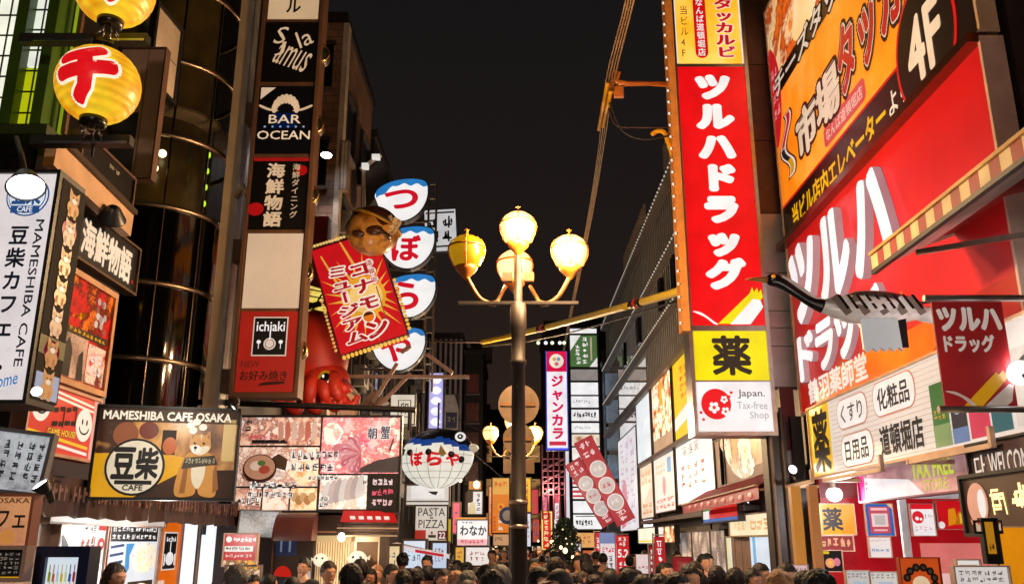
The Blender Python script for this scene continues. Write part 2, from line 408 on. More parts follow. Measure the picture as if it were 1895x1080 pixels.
# ------------------------------------------------------------------ buildings down both sides
WIN = GLASS('0b0a0a', .12)
def building(name, label, x0, x1, y0, y1, h, wall, wins=(), cap=None, z0=0., plant=2, ac=0):
    """wins: (face, n, rows, z0, dz, wid, hei, glass) windows as parts; face s = street side, f = end towards the camera"""
    cx, cy_ = (x0 + x1) / 2, (y0 + y1) / 2
    t = thing(name, label, 'building', (cx, cy_, 0))
    m = MB(); m.box((0, 0, (h + z0) / 2), (x1 - x0, y1 - y0, h - z0), wall); m.build('wall', t)
    m = MB(); m.box((0, 0, h + .14), (x1 - x0 + .16, y1 - y0 + .16, .28), cap or DARK)
    rnd = random.Random(int(abs(x0) * 10 + y0))
    for i in range(plant): m.box((rnd.uniform(-.3, .3) * (x1 - x0), rnd.uniform(-.3, .3) * (y1 - y0), h + .7), (1.2, 1.4, .9), cap or DARK)
    m.build('roof', t)
    xs = (x1 - cx) if cx < 0 else (x0 - cx); sg = 1 if cx < 0 else -1
    for face, n, rows, z0, dz, wd, hg, gl in wins:
        for r_ in range(rows):
            for i in range(n):
                f = MB(); z = z0 + r_ * dz
                L = (y1 - y0) if face == 's' else (x1 - x0)
                q = -L / 2 + L * (i + .5) / n
                if face == 's':
                    f.box((xs + sg * .03, q, z + hg / 2), (.05, wd, hg), gl)
                    for k in (-1, 1): f.box((xs + sg * .05, q + k * (wd / 2 + .04), z + hg / 2), (.1, .08, hg + .16), P('3a3230', .5))
                    f.box((xs + sg * .07, q, z - .05), (.14, wd, .1), P('6a5a50', .5)); f.box((xs + sg * .06, q, z + hg + .04), (.12, wd, .08), P('3a3230', .5))
                else:
                    yf = -(y1 - y0) / 2
                    f.box((q, yf - .03, z + hg / 2), (wd, .05, hg), gl)
                    f.box((q, yf - .07, z - .05), (wd + .1, .14, .1), P('6a5a50', .5)); f.box((q, yf - .06, z + hg + .04), (wd + .1, .12, .08), P('3a3230', .5))
                f.build('window', t)
    for i in range(ac):
        m = MB(); q = -(y1 - y0) / 2 + (y1 - y0) * (i + .5) / ac; z = 4.4 + rnd.uniform(0, h - 7); m.box((xs + sg * .2, q, z), (.32, .8, .6), P('8d8882', .5)); m.bar((xs + sg * .362, q - .1, z), (xs + sg * .37, q - .1, z), .23, P('2a2826'), 20); m.bar((xs + sg * .2, q, z - .45), (xs + sg * .2, q, z - .3), .2, P('4a4642'), 4); m.build('air_conditioner', t)
        m = MB(); m.tube([(xs + sg * .06, q + .5, z), (xs + sg * .08, q + .55, z - .5), (xs + sg * .08, q + .55, 2.6)], .035, P('6a645e'), 6); m.build('drain_pipe', t)
    return t
building('cafe_building', 'dark building with black panels behind the yellow lanterns at far left', -12, -4.62, 7.6, 9.9, 15, TILE('1d1614', 1.2, .9, .3), [('s', 4, 1, 9.5, 2.6, 1.4, 1.6, WIN)])
building('corner_cafe_building', 'dark tiled building at far left carrying the cafe blade sign and lantern brackets', -12, -4.9, 1.0, 6.9, 12, TILE('2a201c', .6, .3), [('s', 2, 2, 6, 3, 1.4, 1.6, WIN)])
building('dark_office_building', 'dark recessed building behind the tall directory sign tower', -13, -5.3, 14.2, 20.4, 13, TILE('1d1816', .5, .25), [('f', 4, 3, 5, 2.8, 1.2, 1.5, WIN)])
b3 = building('brown_tower', 'brown slab building with a pale corner strip against the night sky', -11, -4.52, 20.8, 25.6, 15.4, TILE('94705a', .45, .22), [('s', 2, 3, 6, 3, 1.2, 1.6, WIN), ('f', 5, 4, 5, 2.8, .8, 1.3, WIN)], ac=3)
m = MB(); m.box((3.24 + .06, -2.3, 7.7), (.14, .34, 15.3), P('c9b5a4', .5)); m.build('corner_strip', b3)
m = MB(); m.bar((2.35, -2.48, 3), (2.35, -2.48, 15), .09, P('a5665a', .5)); m.build('downpipe', b3)
building('narrow_black_building', 'narrow black building just beyond the brown slab tower', -11, -4.5, 26.2, 30.6, 14.6, TILE('241e1c', .5, .25), [('s', 3, 4, 4, 2.6, 1, 1.5, WIN)], ac=4)
building('stepped_dark_building', 'dark building whose roof steps down behind the round white fish signs', -11, -4.5, 31.0, 43, 13.6, TILE('3a302d', .6, .3), [('s', 5, 3, 4, 2.8, 1.2, 1.5, WIN)], ac=6)
lv = building('louvred_building', 'grey building with upright louvres beyond the white fish signs', -7.6, -2.62, 45, 52, 12.2, P('262327', .6))
m = MB()
for i in range(13): m.box((2.46 - i * .27, -3.62, 7.6), (.12, .22, 9.0), P('b0a4a8', .5))
m.build('louvre', lv)
bw = building('brick_window_building', 'dark end building with dim red brown windows left of the lamp post', -2.55, -1.55, 46.5, 54, 11.6, P('1a1413', .6))
for k in range(6):
    m = MB(); m.box((-.05, -3.79, 2.3 + k * 1.55), (.66, .06, 1.0), PH('dim_room', ['1c0f0c', '4a2018', '3a1a14'], 3, .35))
    m.box((-.05, -3.82, 1.7 + k * 1.55), (.8, .12, .08), P('8d7a70', .5)); m.build('window', bw)
building('street_end_building', 'low black building closing the far end of the street', -14, 16, 92, 100, 15, P('15110f', .7), [('f', 12, 3, 3, 3.4, 1.3, 1.7, PH('far_windows', ['0c0908', '1a120c', 'd8a060', '120c0a'], .9, .5))])
building('drugstore_building', 'building behind the red wall with raised white letters', 4.72, 13, 7.3, 13.7, 17, P('2b1d19', .6), z0=2.85)
nb = building('corner_shop_building', 'dark building at the right edge with an orange pipe', 4.9, 13, -2, 7.2, 15, P('201614', .6))
m = MB(); m.bar((-4.15, 3.9, .2), (-4.15, 3.9, 14.8), .11, P('b5702c', .4)); m.build('downpipe', nb)
building('restaurant_building', 'plain building carrying the lit food boards on the right', 4.62, 13, 13.9, 20.9, 10.6, TILE('3d3431', .4, .2))
ms = building('mesh_building', 'long grey building screened with dark upright slats on the right', 4.62, 13, 21.1, 29.6, 11.6, TILE('4a4643', 1.5, .5))
mc = 31.05 - 25.35
m = MB()
for i in range(62):
    y = mc - 9.8 + i * .32; zl = 6.65 if y < 4.2 else 5.2
    m.box((-4.32, y, (11.55 + zl) / 2), (.012, .035, 11.55 - zl), P('a8acb4', .45, .1))
m.build('louvre_screen', ms)
m = MB(); m.box((0, mc + 4.2, 11.0), (8.3, 11.5, 1.2), P('3a3735', .6)); m.build('bridge_storey', ms)
m = MB()
for z, hh in ((11.72, .2), (9.7, .14), (8.1, .12), (6.62, .2)): m.box((-4.40, mc, z), (.3, 19.9, hh), P('4a4340', .5))
m.build('floor_ledge', ms)
dots = E('fff2dc', .5)
for z in (11.66, 9.62, 8.04):
    m = MB()
    for i in range(66): m.box((-4.58, mc - 9.7 + i * .295, z), (.03, .09, .035), dots)
    m.build('light_string', ms)
m = MB()
for y0, y1, zt in ((mc - 9.6, mc - 6.6, 13.4), (mc - 2.5, mc + 3.5, 13.2)):
    n = 16
    for i in range(n): m.box((-4.2, y0 + (y1 - y0) * i / n, (11.9 + zt) / 2), (.1, .06, zt - 11.9), P('8d8480', .5))
    for z in (12.1, zt - .1): m.box((-4.12, (y0 + y1) / 2, z), (.06, y1 - y0, .08), P('6d6460', .5))
    m.build('roof_screen', ms); m = MB()
m.bm.free()
for i, y in enumerate((-8.4, -6.2, -1.5, 2.5)):
    m = MB(); m.box((-4.42, mc + y, 8.9), (.12, .5, .9), GLASS('060606', .1)); m.build('window', ms)
building('pale_annex', 'plain pale block beyond the slatted building under the night sky', 7.4, 13, 47, 54, 17.4, P('3b322e', .7))
building('far_dark_block', 'plain dark block at mid distance behind the lamp globes', 2.0, 6.5, 52, 60, 14.6, P('241d1b', .7))

building('recessed_block', 'unlit recessed block behind the round glass stair tower', -13, -6.9, 10.2, 14.0, 14, TILE('1a1413', .8, .4))
# ------------------------------------------------------------------ glass stair tower
gt = thing('glass_stair_tower', 'round dark glass stair tower with metal hoops on the left', 'tower', (-5.62, 12.9, 0))
m = MB(); m.lathe([(1.05, 2.4), (1.05, 6.62)], (0, 0, 0), GLASS('050505', .07), 48); m.build('dark_glass', gt)
m = MB(); m.lathe([(1.05, 6.64), (1.05, 15)], (0, 0, 0), GLASS('0a0806', .06, .4), 48); m.build('clear_glass', gt)
m = MB(); m.lathe([(.72, 6.6), (.72, 15)], (0, 0, 0), PH('stair_core', ['1a1208', '2a1d0c', '4a3410', '302210'], .7, .35, 1, 3), 32)  # core wall glows, standing in for the lit stair interior
m.lathe([(.0, 8.2), (1.0, 8.2), (1.0, 8.3), (0, 8.3)], (0, 0, 0), P('8d7a5a', .6), 32); m.build('stair_core', gt)
for z in (3.35, 4.35, 5.45, 6.62, 7.75, 9.0, 10.3):
    m = MB(); m.lathe([(1.05, -.035), (1.085, -.035), (1.085, .035), (1.05, .035)], (0, 0, z), METAL('b8a088', .38), 48); m.build('hoop', gt)
for a in (-1.95, -1.5, -1.05, -.5, .1):
    m = MB(); m.bar((1.062 * math.cos(a), 1.062 * math.sin(a), 2.4), (1.062 * math.cos(a), 1.062 * math.sin(a), 15), .02, METAL('6a6058', .25), 6); m.build('mullion', gt)
for a, z in ((-1.15, 7.5), (-1.25, 7.25), (-1.9, 9.3)):
    m = MB(); m.ell((.9 * math.cos(a), .9 * math.sin(a), z), (.06, .06, .06), E('ffe9a8', 8)); m.build('stair_lamp', gt)
# green indicator lights up the tower's street edge
t = thing('light_strip', 'string of small green lights beside the glass tower', 'lights', (-4.72, 12.55, 4.2))
for i in range(13):
    m = MB(); m.ell((0, 0, .25 + i * .27), (.022, .022, .05), E('b8e020', 2.5), 8, 6); m.build('bulb', t)
m = MB(); m.bar((.03, .03, 0), (.03, .03, 3.9), .015, DARK); m.build('wire', t)

# tan steel column and its clamps
t = thing('steel_column', 'tall tan steel column beside the glass stair tower', 'column', (-4.36, 12.6, 0))
m = MB()
m.box((0, 0, 7.8), (.2, .05, 10.6), P('e6c49c', .5, scale=1.2)); m.box((.1, .12, 7.8), (.05, .3, 10.6), P('d8cabc', .4)); m.box((0, .26, 7.8), (.2, .05, 10.6), P('b08a6a', .5))
m.build('shaft', t)
for z in (4.15, 6.15, 8.45):
    m = MB(); m.box((.3, .1, z), (.52, .22, .34), P('7d5a42', .5)); m.build('clamp', t)
m = MB(); m.bar((.25, .2, 2.2), (.25, .2, 13), .06, P('4a3a30', .5)); m.build('conduit', t)
m = MB(); m.tube([(.1, 0, 7.0), (.22, -.08, 7.15), (.3, -.1, 7.0)], .05, P('d8b898', .5)); m.build('vent_hood', t)
# ================================================================== LEFT SIDE
RED = E('e01a1a', .85); WHT = E('f4f1ee', .92); INK = P('17151a', .5); CREAM = E('eadcc2', .8); NAVY = E('1c2440', .5)
# green lattice light box at the top left
Yg = 7.4; gx = lambda px: atY(px, 110, Yg).x
zb, zt = atY(60, 238, Yg).z, 7.4
t = thing('lattice_light_box', 'green framed lattice light box glowing white and yellow at top left', 'light box', (gx(60), Yg, zb))
L = lambda px: gx(px) - gx(60)
GRN = P('3c5a10', .4); H = zt - zb
m = MB(); m.box(((L(-40) + L(30)) / 2, .06, H / 2), (L(30) - L(-40), .1, H), E('f3f3df', 1.1)); m.build('white_panel', t)
m = MB(); m.box(((L(51) + L(86)) / 2, .06, H * .68), (L(86) - L(51), .1, H * .64), E('f0f4e4', 1.0))
m.box(((L(51) + L(86)) / 2, .06, H * .18), (L(86) - L(51), .1, H * .34), E('c8d010', .8)); m.build('yellow_panel', t)
for a, b in ((30, 51), (86, 106)):
    m = MB(); m.box(((L(a) + L(b)) / 2, .02, H / 2), (L(b) - L(a), .26, H), GRN); m.build('post', t)
m = MB(); m.box((L(120), .1, H / 2), (.02, .05, H), E('9fc020', .6)); m.box((L(126), .12, H / 2), (.04, .05, H), P('5a3a20')); m.build('trim', t)
m = MB()
for k in range(12):
    z = .1 + k * .22
    m.box((L(-5), 0, z), (L(30) - L(-40), .012, .014), P('33420e')); m.box((L(68), 0, z + .06), (L(86) - L(51), .012, .014), P('33420e'))
for px in (-20, 5, 18, 68): m.box((L(px), -.002, H / 2), (.012, .012, H), P('33420e'))
m.build('lattice', t)
m = MB(); m.box((L(45), .05, -.05), (L(106) - L(-40), .3, .1), P('2c3a10')); m.build('sill', t)
# steel brackets carrying the lanterns
for px0, px1, py, Yb, lab in ((40, 275, 74, 6.9, 'dark steel bracket beam between the two yellow lanterns'), (60, 244, 262, 6.75, 'dark steel bracket beam below the lower yellow lantern')):
    a, b = atY(px0, py, Yb), atY(px1, py, Yb)
    t = thing('bracket_beam', lab, 'bracket', a); m = MB()
    m.box(((b.x - a.x) / 2, 0, 0), (b.x - a.x, .09, .085), P('2b2a26', .4)); m.build('beam', t)
    m = MB(); m.box(((b.x - a.x) / 2 + .06, -.052, -.03), (b.x - a.x - .15, .012, .02), METAL('a9b4cc', .3)); m.build('trim', t)
    m = MB(); m.bar(((b.x - a.x) * .62, 0, -.04), ((b.x - a.x) * .62, 0, -.14), .012, BLACK); m.build('hook', t)
# yellow paper lanterns
def paper():
    m, n, b = nodes('lantern_paper'); L = n.links.new
    t = n.nodes.new('ShaderNodeTexCoord'); wv = n.nodes.new('ShaderNodeTexWave'); wv.bands_direction = 'Z'; wv.inputs['Scale'].default_value = 5.2; wv.inputs['Distortion'].default_value = .6
    no = n.nodes.new('ShaderNodeTexNoise'); no.inputs['Scale'].default_value = 5; no.inputs['Detail'].default_value = 3
    r = n.nodes.new('ShaderNodeValToRGB'); c = r.color_ramp
    c.elements[0].position = .32; c.elements[0].color = lin('e88a08') + (1,); c.elements[1].position = .68; c.elements[1].color = lin('f7cf28') + (1,)
    mx = n.nodes.new('ShaderNodeMix'); mx.data_type = 'RGBA'; mx.blend_type = 'MULTIPLY'; mx.inputs[0].default_value = .22
    L(t.outputs['Object'], wv.inputs['Vector']); L(t.outputs['Object'], no.inputs['Vector']); L(no.outputs['Fac'], r.inputs[0])
    L(r.outputs[0], mx.inputs[6]); L(wv.outputs['Color'], mx.inputs[7]); L(mx.outputs[2], b.inputs['Emission Color']); b.inputs['Emission Strength'].default_value = 1.0
    b.inputs['Base Color'].default_value = (.3, .2, .03, 1); b.inputs['Roughness'].default_value = .35
    return m
PAPER = paper()
def lantern(px, py, Yl, label, ch):
    c = atY(px, py, Yl); r = 74 * Yl / (F * .897)
    t = thing('paper_lantern', label, 'lantern', (c.x, c.y, c.z - r), 0, 'yellow paper lanterns')
    m = MB(); m.lathe([(r * math.cos(a) * 1.0, r + r * math.sin(a) * .98 + .004 * math.cos(a * 34)) for a in [R(-74 + 148 * i / 60) for i in range(61)]], (0, 0, 0), PAPER, 48); sh = m.build('paper_shade', t)
    m = MB()
    wrap_text(m, ch, (0, 0, r), (r, r, r * .98), E('fff4d8', 1.0), .15, -.16, 1.30, 1.36, .12, 1.012, .2)
    wrap_text(m, ch, (0, 0, r), (r, r, r * .98), E('e8141c', .9), .15, -.16, 1.26, 1.32, .075, 1.024, .2)
    m.build('character', sh)
    m = MB(); m.lathe([(r * .30, .02), (r * .33, .05), (r * .31, -.03), (r * .22, -.05), (0, -.05)], (0, 0, 0), P('1a1614', .3), 28); m.build('bottom_ring', t)
    m = MB(); m.lathe([(r * .30, 2 * r - .03), (r * .33, 2 * r - .02), (r * .31, 2 * r + .06), (0, 2 * r + .06)], (0, 0, 0), P('1a1614', .3), 28); m.build('top_ring', t)
    m = MB()
    for k in range(7):
        a = k * .9; m.tube([(.05 * math.cos(a), .05 * math.sin(a), -.04), (.06 * math.cos(a), .06 * math.sin(a), -.09), (.09 * math.cos(a), .09 * math.sin(a), -.13)], .006, METAL('d0c8c0'), 5)
    m.build('tassel', t)
lantern(182, 158, 6.6, 'lower yellow paper lantern with a bold red katakana character', 'チ')
lantern(213, -20, 6.6, 'upper yellow paper lantern cut by the top edge of the photo', 'キ')
# pale wall panel behind the lantern, framed notice board
b = Board('wall_panel', 'pale pinkish wall panel behind the lower yellow lantern', 'panel', front(95, 278, 92, 330, 9.2), P('c79a80', .6, scale=1), .1, .02, P('5a4034')); b.rect(.28, .02, .30, .98, P('7a5a48')); b.rect(.82, .0, .835, 1, P('8d6a56')); b.rect(0, .5, .8, 1, P('2a211e')); b.done()
b = Board('notice_board', 'blank tan framed notice board beside the yellow lanterns', 'notice board', front(274, 322, 36, 165, 9.6, 10.2), PH('tan_board', ['5a4a3a', '8d7355', 'b09878'], 1.2, .35), .06, .05, BLACK); b.rect(.7, .5, .95, .515, DARK); b.done()
# black canopy box above the seafood sign
b = Board('canopy_box', 'black canopy box with small yellow shapes above the seafood board', 'canopy', side(-4.2, (140, 345), (236, 416), 246), P('191517', .35), .4, .03, P('5a4034', .5))
for x, y in ((.78, .62), (.86, .66)): b.ell(x, y, .035, E('e0a010', .7), 2, .09)
b.strokes(.5, .1, .72, .22, 2, P('b8b0a0'), 2); b.done()
m = MB(); p, q = atX(93, 283, -4.1), atX(236, 418, -4.1)
t = thing('soffit_beam', 'pale beam running under the black canopy box', 'beam', p); m.sqbar((0, 0, 0), q - p, .1, .24, P('cda583', .5)); m.build('beam', t)
m = MB(); m.sqbar((.03, 0, .15), q - p + Vector((.03, 0, .15)), .12, .05, P('3a2a22', .4)); m.build('flashing', t)
# black seafood board
b = Board('fascia_board', 'black seafood shop board with cream brush characters and brown frame', 'sign', side(-4.3, (124, 457), (246, 547), 371), P('151212', .4), .1, .025, P('5a4230', .5))
b.text('海鮮物語', .16, .16, .90, .86, E('f3dfc4', .85), .035, 2); b.ell(.95, .78, .015, E('c02010', .6), 2); b.done()
# food poster on the wall
fr = side(-4.28, (92, 688), (188, 724), 497)
b = Board('food_poster', 'red food poster in a tan frame on the left wall', 'poster', fr, PH('dark_red_food', ['1a0806', '6d120c', 'b81c14', '3a0c08', 'd86a18'], 3.2, .6), .08, .06, P('c79a78', .5))
b.rect(.03, .56, .6, .98, PH('pale_room', ['d8b8a0', 'bfa08a', '6a5040'], 2, .6)); b.rect(.62, .58, .98, .97, PH('meat_red', ['3a0808', 'a01818', 'd8c0b0', '601010'], 7, .6))
b.poly([(.02, .5), (.98, .46), (.98, .54), (.02, .57)], P('201008')); b.strokes(.2, .49, .94, .545, 9, E('f0a818', .8), 3)
for k in range(9): b.poly([(.08 + k * .04, .48 - .02 * k), (.14 + k * .05, .44 - .02 * k), (.12 + k * .05, .36), (.1 + k * .04, .4)], E(('f06010', 'f0b020', '901010')[k % 3], .7), 2)
for k in range(12): b.ell(.68 + .2 * random.random(), .12 + .3 * random.random(), .035, E(('f0e0d0', 'd8b8a8', 'b06050')[k % 3], .6), 2)
b.poly([(.18, .98), (.16, .7), (.24, .6), (.32, .72), (.31, .98)], INK, 3); b.poly([(.44, .98), (.45, .74), (.52, .68), (.56, .98)], INK, 3)
b.strokes(.68, .66, .92, .9, 3, E('f4e8e0', .8), 3, rows=2); b.done()
# game sign with smiling faces
b = Board('game_sign', 'red and yellow game shop sign with round white smiling faces', 'sign', side(-4.25, (42, 814), (168, 862), 702), E('e0402c', .8), .12, .03, P('c9a090', .5))
for k in range(2):
    b.poly([(.28, .02 + k * .08), (.93, .10 + k * .08), (.93, .14 + k * .08), (.28, .06 + k * .08)], E('f6e4d0', .9)); b.poly([(.02, .70 + k * .1), (.9, .80 + k * .1), (.9, .85 + k * .1), (.02, .75 + k * .1)], E(('f0c020', 'f4e8dc')[k], .9))
for u, v in ((.16, .3), (.8, .46)):
    b.ell(u, v, .125, E('f4ead8', .95), 2, .27)
    for d in (-.035, .035): b.ell(u + d, v - .05, .012, INK, 3, .05)
    b.poly([(u + .08 * math.cos(a), v + .04 + .12 * math.sin(a)) for a in [math.pi * i / 12 for i in range(13)]] + [(u + .065 * math.cos(a), v + .04 + .09 * math.sin(a)) for a in [math.pi * (12 - i) / 12 for i in range(13)]], INK, 3)
b.text('ニコニコ', .33, .26, .66, .56, INK, .05, 2, sv=.35); b.text('GAME HOUSE', .28, .62, .68, .72, E('f8d040', .9), .02, 2, ol=((INK, .05),), sv=.3)
b.rect(.93, .0, 1, 1, E('f0b0a0', .8), 1); b.done()
# cafe blade sign, its picture strip and floodlight
Yb = 6.0
fr = front(-78, 45, 322, 740, Yb)
b = Board('blade_sign', 'tall white cafe blade sign with a blue round logo and dark lettering', 'sign', fr, E('efe6e6', .86), .36, .025, BLACK)
BL = E('2a5a9c', .7)
b.ell(.56, .105, .345, BL, 1); b.ell(.56, .105, .32, WHT, 2); b.ell(.56, .105, .3, BL, 3); b.ell(.56, .105, .285, E('e6eef4', .9), 4)
b.text('豆柴', .34, .055, .78, .145, BL, .05, 5); b.rect(.33, .152, .79, .186, BL, 5); b.text('CAFE', .44, .157, .68, .181, WHT, .02, 6)
b.vtext('豆柴カフェ', .37, .235, .68, .745, E('1a1c30', .35), .03, 2, gap=.05)
b.text('MAMESHIBA CAFE', .76, .215, .89, .86, E('1a1c30', .35), .012, 2, rot=90)
b.ell(.36, .86, .2, E('f4c8a8', .9), 2, .05); b.ell(.3, .84, .08, E('ee9866', .9), 3, .022); b.ell(.56, .865, .035, INK, 3, .011)
b.text('Welcome', .18, .90, .86, .955, E('3a86c8', .8), .01, 3, sv=.8); b.done()
(x1, y1), z0, z1 = fr[1], fr[2], fr[3]
b = Board('picture_strip', 'narrow strip of small dog pictures down the blade sign edge', 'poster', ((x1 + .03, y1 + .02), (x1 + .03, y1 + .38), z0 + .02, z1 - .02), P('1c1614', .9), .02, 0, BLACK)
for k in range(7):
    v = .02 + k * .14; f = E(('d89858', 'e0b088', 'c88850')[k % 3], .7)
    if k in (1, 5): b.ell(.5, v + .06, .3, E('b03048', .6), 1, .05)
    b.ell(.5, v + .045, .2, f, 2, .024); b.poly([(.3, v + .045), (.3, v), (.46, v + .025)], f, 2); b.poly([(.7, v + .045), (.7, v), (.54, v + .025)], f, 2)
    b.ell(.5, v + .09, .24, f, 2, .038); b.rect(.32, v + .09, .42, v + .135, f, 2); b.rect(.56, v + .09, .66, v + .135, f, 2)
    b.ell(.5, v + .055, .1, E('f0e0d0', .7), 3, .012); b.ell(.43, v + .04, .03, INK, 4, .005); b.ell(.57, v + .04, .03, INK, 4, .005)
b.rect(.05, .88, .95, .99, E('a0b0d0', .7)); b.rect(.0, .72, 1, .8, P('5a5a10'), 1); b.done()
def floodlight(loc, aim, size, label, s=14, watts=0, col=(1, .96, .92), arm=None, shade=None, group='white floodlights over the shop signs'):
    d = (Vector(aim) - Vector(loc)).normalized()
    t = thing('floodlight', label, 'lamp', loc, 0, group); q = d.to_track_quat('Z', 'Y').to_matrix().to_4x4()
    m = MB(); m.lathe([(size * .3, -size * 1.1), (size * .55, -size * .9), (size, 0), (size * 1.06, .01), (size * .98, .012)], (0, 0, 0), shade or P('3a3a3c', .35, .4), 20); o = m.build('housing', t); o.matrix_local = q
    m = MB(); m.lathe([(size * .95, .0), (size * .7, size * .22), (size * .35, size * .32), (0, size * .35)], (0, 0, 0), E('fbf8ff', s), 20); o = m.build('lens', t); o.matrix_local = q
    if arm:
        m = MB(); m.tube([tuple(-d * size * .9), tuple((Vector(arm) - Vector(loc)) * .5 + Vector((0, 0, .04))), tuple(Vector(arm) - Vector(loc))], .02, DARK, 6); m.build('arm', t)
    if watts: spot('floodlight_beam', d * .03, d, watts, col, t, 120)
    return t
floodlight(atY(48, 345, 5.5), atY(60, 520, 5.2), .12, 'large white floodlight glaring in front of the round cafe logo', 7, 10, arm=atY(30, 255, 6.2))
floodlight(atY(76, 898, 4.7), atY(30, 840, 4.6), .045, 'small white spotlight below the grey brush lettered board', 25, 12, (.85, .92, 1), arm=atY(95, 925, 5))
floodlight(atY(68, 724, 5.8), atY(50, 650, 5.2), .035, 'small white spotlight at the foot of the cafe blade sign', 20, 6, (.85, .92, 1))
floodlight(atY(434, 752, 7.9), atY(330, 840, 7.8), .04, 'small white spotlight between the dog poster and the food picture board', 25, 25, (.9, .94, 1), arm=atY(441, 742, 8.6))
floodlight(atY(604, 287, 20), atY(590, 430, 19.5), .14, 'white floodlight on the brown slab tower', 30, 600, arm=atY(608, 262, 20.6))
floodlight(atY(563, 288, 13.2), atY(540, 420, 12.3), .05, 'small white floodlight at the right edge of the directory sign tower', 25, 8)
floodlight(atX(207, 404, -4.0), atX(190, 520, -4.3), .13, 'unlit dish floodlight hanging over the seafood board', .05, arm=atX(185, 390, -4.3))
# near boards in the lower left corner
b = Board('brush_sign', 'grey sign with blue grey brush lettering, lit from below at far left', 'sign', front(-60, 70, 800, 905, 4.9, 5.0), PH('grey_paper', ['6d7078', '8f959c', 'b9c0c8', '7d8088'], 2.5, .65), .1, .02, P('4a4a50'), roll=.1)
for i, x in enumerate((.42, .6, .78, .92)): b.strokes(x - .06, .12, x + .05, .85, 4, P('3a4458', .5), 2, True, seed=i, fat=.16)
b.done()
b = Board('cafe_sign', 'brown orange cafe sign with dark katakana in the left corner', 'sign', front(-90, 50, 918, 1012, 4.7), PH('warm_paper', ['b0704c', 'c98a64', 'd89a6a', 'b87a58'], 2, .6), .06, .015, P('a05a40'))
b.text('OSAKA', .5, .03, .95, .13, P('6a4a3c'), .01, 2); b.text('カフェ', .3, .25, .93, .62, P('2a2024'), .02, 2); b.ell(.72, .8, .1, E('f0a050', .6), 1); b.done()
b = Board('menu_sign', 'small black sign with white writing in the bottom left corner', 'sign', front(-90, 40, 1016, 1068, 4.6), P('1c1816', .5), .05, .02, P('b09080'))
b.strokes(.3, .12, .5, .9, 3, E('d8c8b8', .6), 2, True, seed=3); b.strokes(.55, .1, .95, .9, 5, E('b8a898', .5), 2, rows=5, seed=4, k=3); b.rect(0, .96, 1, 1, E('f0b010', .7)); b.done()
b = Board('drink_case', 'navy framed lit picture of drink bottles in the bottom left corner', 'menu box', front(66, 128, 1030, 1200, 4.8), E('dce8f4', .9), .1, .055, P('1a2448', .3))
for i in range(7):
    u = .12 + i * .125; c = ('8a9a20', 'c06030', 'c8d8e8', 'e0c020', 'd8e0b0', '3a5aa0', 'b03040')[i]
    b.round(u - .04, .16 + .02 * (i % 2), u + .04, .44, E(c, .7), 2); b.rect(u - .015, .08, u + .015, .2, E(c, .6), 3); b.rect(u - .035, .27, u + .035, .35, E('f0f0e0', .8), 4)
b.rect(.05, .6, .95, .95, PH('drinks', ['dce8f4', 'b84038', '4060a0', 'f0f0f0'], 9, .8), 1); b.done()
# cafe picture board above the brown awning
fr = front(165, 428, 757, 920, 8.2, 8.5)
b = Board('cafe_picture_board', 'cafe picture board of a sitting dog with cream round logo and yellow floor', 'billboard', fr, PH('cafe_room', ['2a160e', '5a3018', '8d5a2c', 'c08a48', '3a2014'], 1.6, .55, 2.2, 9), .1, .025, BLACK, pitch=0)  # picture glows weakly although the board is lit by spotlights
YF = E('f0ac14', .75)
b.poly([(.0, .52), (.36, .5), (.72, .56), (.62, .74), (.3, 1), (0, 1)], YF, 1); b.poly([(.5, .82), (.64, .7), (1, .68), (1, 1), (.3, 1)], P('4a2c1c', .5), 2)
b.rect(.46, .24, .56, .52, P('2a1610'), 1); b.ell(.52, .42, .05, E('d8641c', .6), 2, .1); b.rect(.9, .1, .99, .58, E('e8c078', .7), 1); b.ell(.2, .3, .09, E('b06038', .5), 1, .14); b.ell(.36, .25, .07, E('8d3020', .5), 1, .1)
b.rect(0, 0, 1, .155, P('4a2a18', .5), 1); b.text('MAMESHIBA CAFE OSAKA', .03, .035, .95, .13, E('f6ead2', .9), .035, 3)
T1, T2, T3 = E('dc9440', .7), E('f0dcb8', .8), E('a8642c', .6)
b.poly(spline([(.66, .5), (.60, .7), (.59, .97), (.72, .97), (.74, .86), (.77, .97), (.88, .97), (.86, .7), (.82, .5)], 5), T1, 4)
b.poly(spline([(.70, .6), (.70, .8), (.75, .9), (.79, .75), (.78, .58)], 5), T2, 5)
b.poly([(.672, .235), (.70, .295), (.735, .28), (.775, .295), (.805, .235), (.815, .36), (.822, .43), (.795, .50), (.745, .53), (.69, .50), (.66, .43), (.664, .35)], T1, 6); b.poly([(.679, .27), (.693, .31), (.675, .34)], T3, 7); b.poly([(.80, .27), (.785, .31), (.805, .34)], T3, 7); b.poly(spline([(.668, .42), (.70, .40), (.72, .43), (.76, .42), (.80, .41), (.81, .45), (.78, .50), (.74, .52), (.69, .49)], 4), T2, 7); b.poly([(.738, .28), (.75, .28), (.745, .36)], T2, 7)
b.ell(.715, .455, .034, E('f6ecd8', .85), 8, .05); b.ell(.708, .435, .012, INK, 9, .018); b.rect(.706, .45, .710, .48, INK, 9); b.ell(.70, .385, .008, INK, 9, .014); b.ell(.765, .385, .009, INK, 9, .014); b.poly([(.62, .95), (.64, .62), (.67, .6), (.66, .95)], T3, 6); b.poly([(.86, .95), (.85, .7), (.87, .62), (.90, .9)], T3, 6)
b.poly([(.64, .55), (.85, .52), (.88, .62), (.62, .68)], P('4a4438', .5), 7); b.strokes(.64, .55, .86, .64, 9, E('d8c8a0', .5), 8, seed=5)
